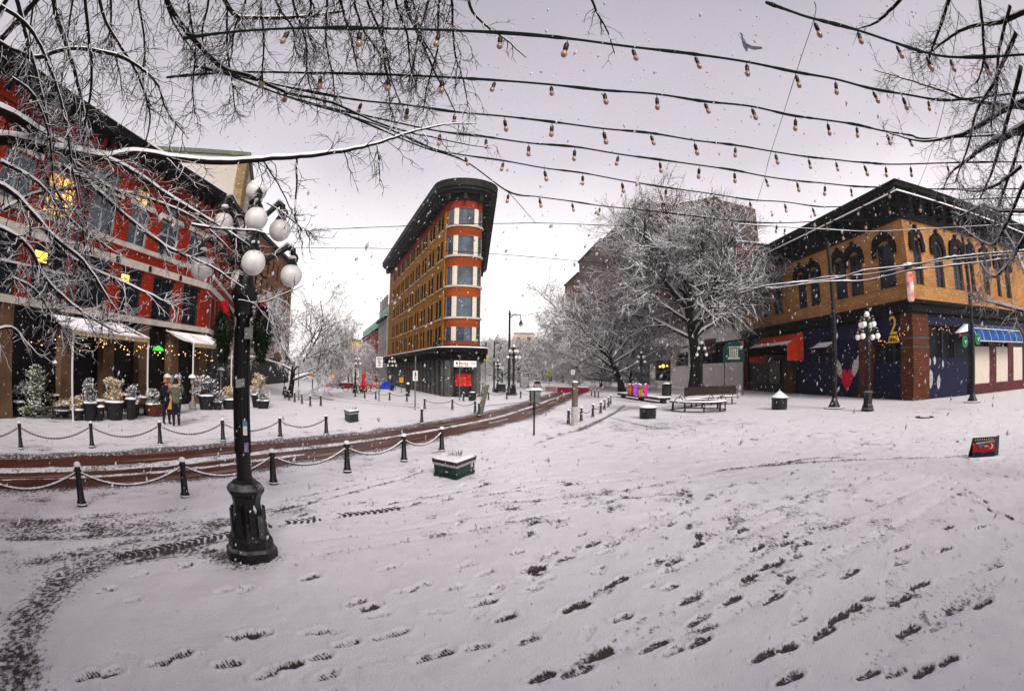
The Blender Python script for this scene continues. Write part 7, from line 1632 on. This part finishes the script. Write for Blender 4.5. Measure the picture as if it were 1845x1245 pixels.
bg_ = thing('shoulder_bag', 'mustard yellow bag hanging at the side of the person in the navy coat', 'bag', tuple(M @ Vector((.26, -.06, .62))), az - .2); m = MB(); m.poly([(-.17, 0, -.02), (.13, 0, -.02), (.10, 0, .30), (.02, 0, .46), (-.05, 0, .30)], (0, .10, 0)); m.build('body', mat('mustard', (.62, .27, .02), .7, .3, 8), bg_); m = MB(); m.tube([(.0, .05, .42), (-.05, .05, .7), (-.10, .07, .92)], .015, 5); m.build('strap', MATS['mustard'], bg_, smooth=True)
# ================================================================== FALLING SNOW AND AIR
def snowfall():
    rs = np.random.RandomState(12); n = 15000
    az = rs.uniform(-1.35, 1.35, n); d = 1.6 + 30*rs.rand(n)**1.5; z = rs.uniform(0.1, 1.0, n)**1.0*(3.4 + d*.62)
    x, y = d*np.sin(az), d*np.cos(az); s = (.0027 + .0046*rs.rand(n)**2.4)*(1 + d*.045)
    dirs = np.stack([rs.normal(-.45, .25, n), rs.normal(0, .25, n), -np.ones(n)], -1); dirs /= np.linalg.norm(dirs, axis=1, keepdims=True)
    a = np.cross(dirs, [0, 1, 0]); a /= np.linalg.norm(a, axis=1, keepdims=True); b = np.cross(dirs, a); c = np.stack([x, y, z], -1); el = rs.uniform(1.1, 2.7, n)[:, None]; S = s[:, None]
    V = np.stack([c + dirs*S*el, c + a*S*.9, c + b*S, c - a*S, c - b*S*.8, c - dirs*S*el], 1).reshape(-1, 3)
    f = np.array([[0, 1, 2], [0, 2, 3], [0, 3, 4], [0, 4, 1], [5, 2, 1], [5, 3, 2], [5, 4, 3], [5, 1, 4]]); F = (np.arange(n)[:, None, None]*6 + f[None]).reshape(-1, 3)
    me = np_mesh('falling_snow', V, F, mat('snowflake', (.9, .9, .92), .8, .0, 3)); o = bpy.data.objects.new('falling_snow', me); COL.objects.link(o); o['kind'] = 'stuff'; o['label'] = 'white snowflakes falling all over the square'
snowfall()
def haze():
    m = bpy.data.materials.new('snowy_air'); m.use_nodes = True; t = m.node_tree; t.nodes.clear(); o = t.nodes.new('ShaderNodeOutputMaterial'); v = t.nodes.new('ShaderNodeVolumePrincipled')
    v.inputs['Color'].default_value = (.97, .96, .97, 1); v.inputs['Density'].default_value = .00042; v.inputs['Anisotropy'].default_value = .2; t.links.new(v.outputs[0], o.inputs['Volume'])
    b = MB(); b.box((0, 0, 27.5), (1240, 1240, 60)); ob = b.build('haze', m); ob['kind'] = 'stuff'; ob['label'] = 'thin snowy haze'; ob.display_type = 'WIRE'
haze()
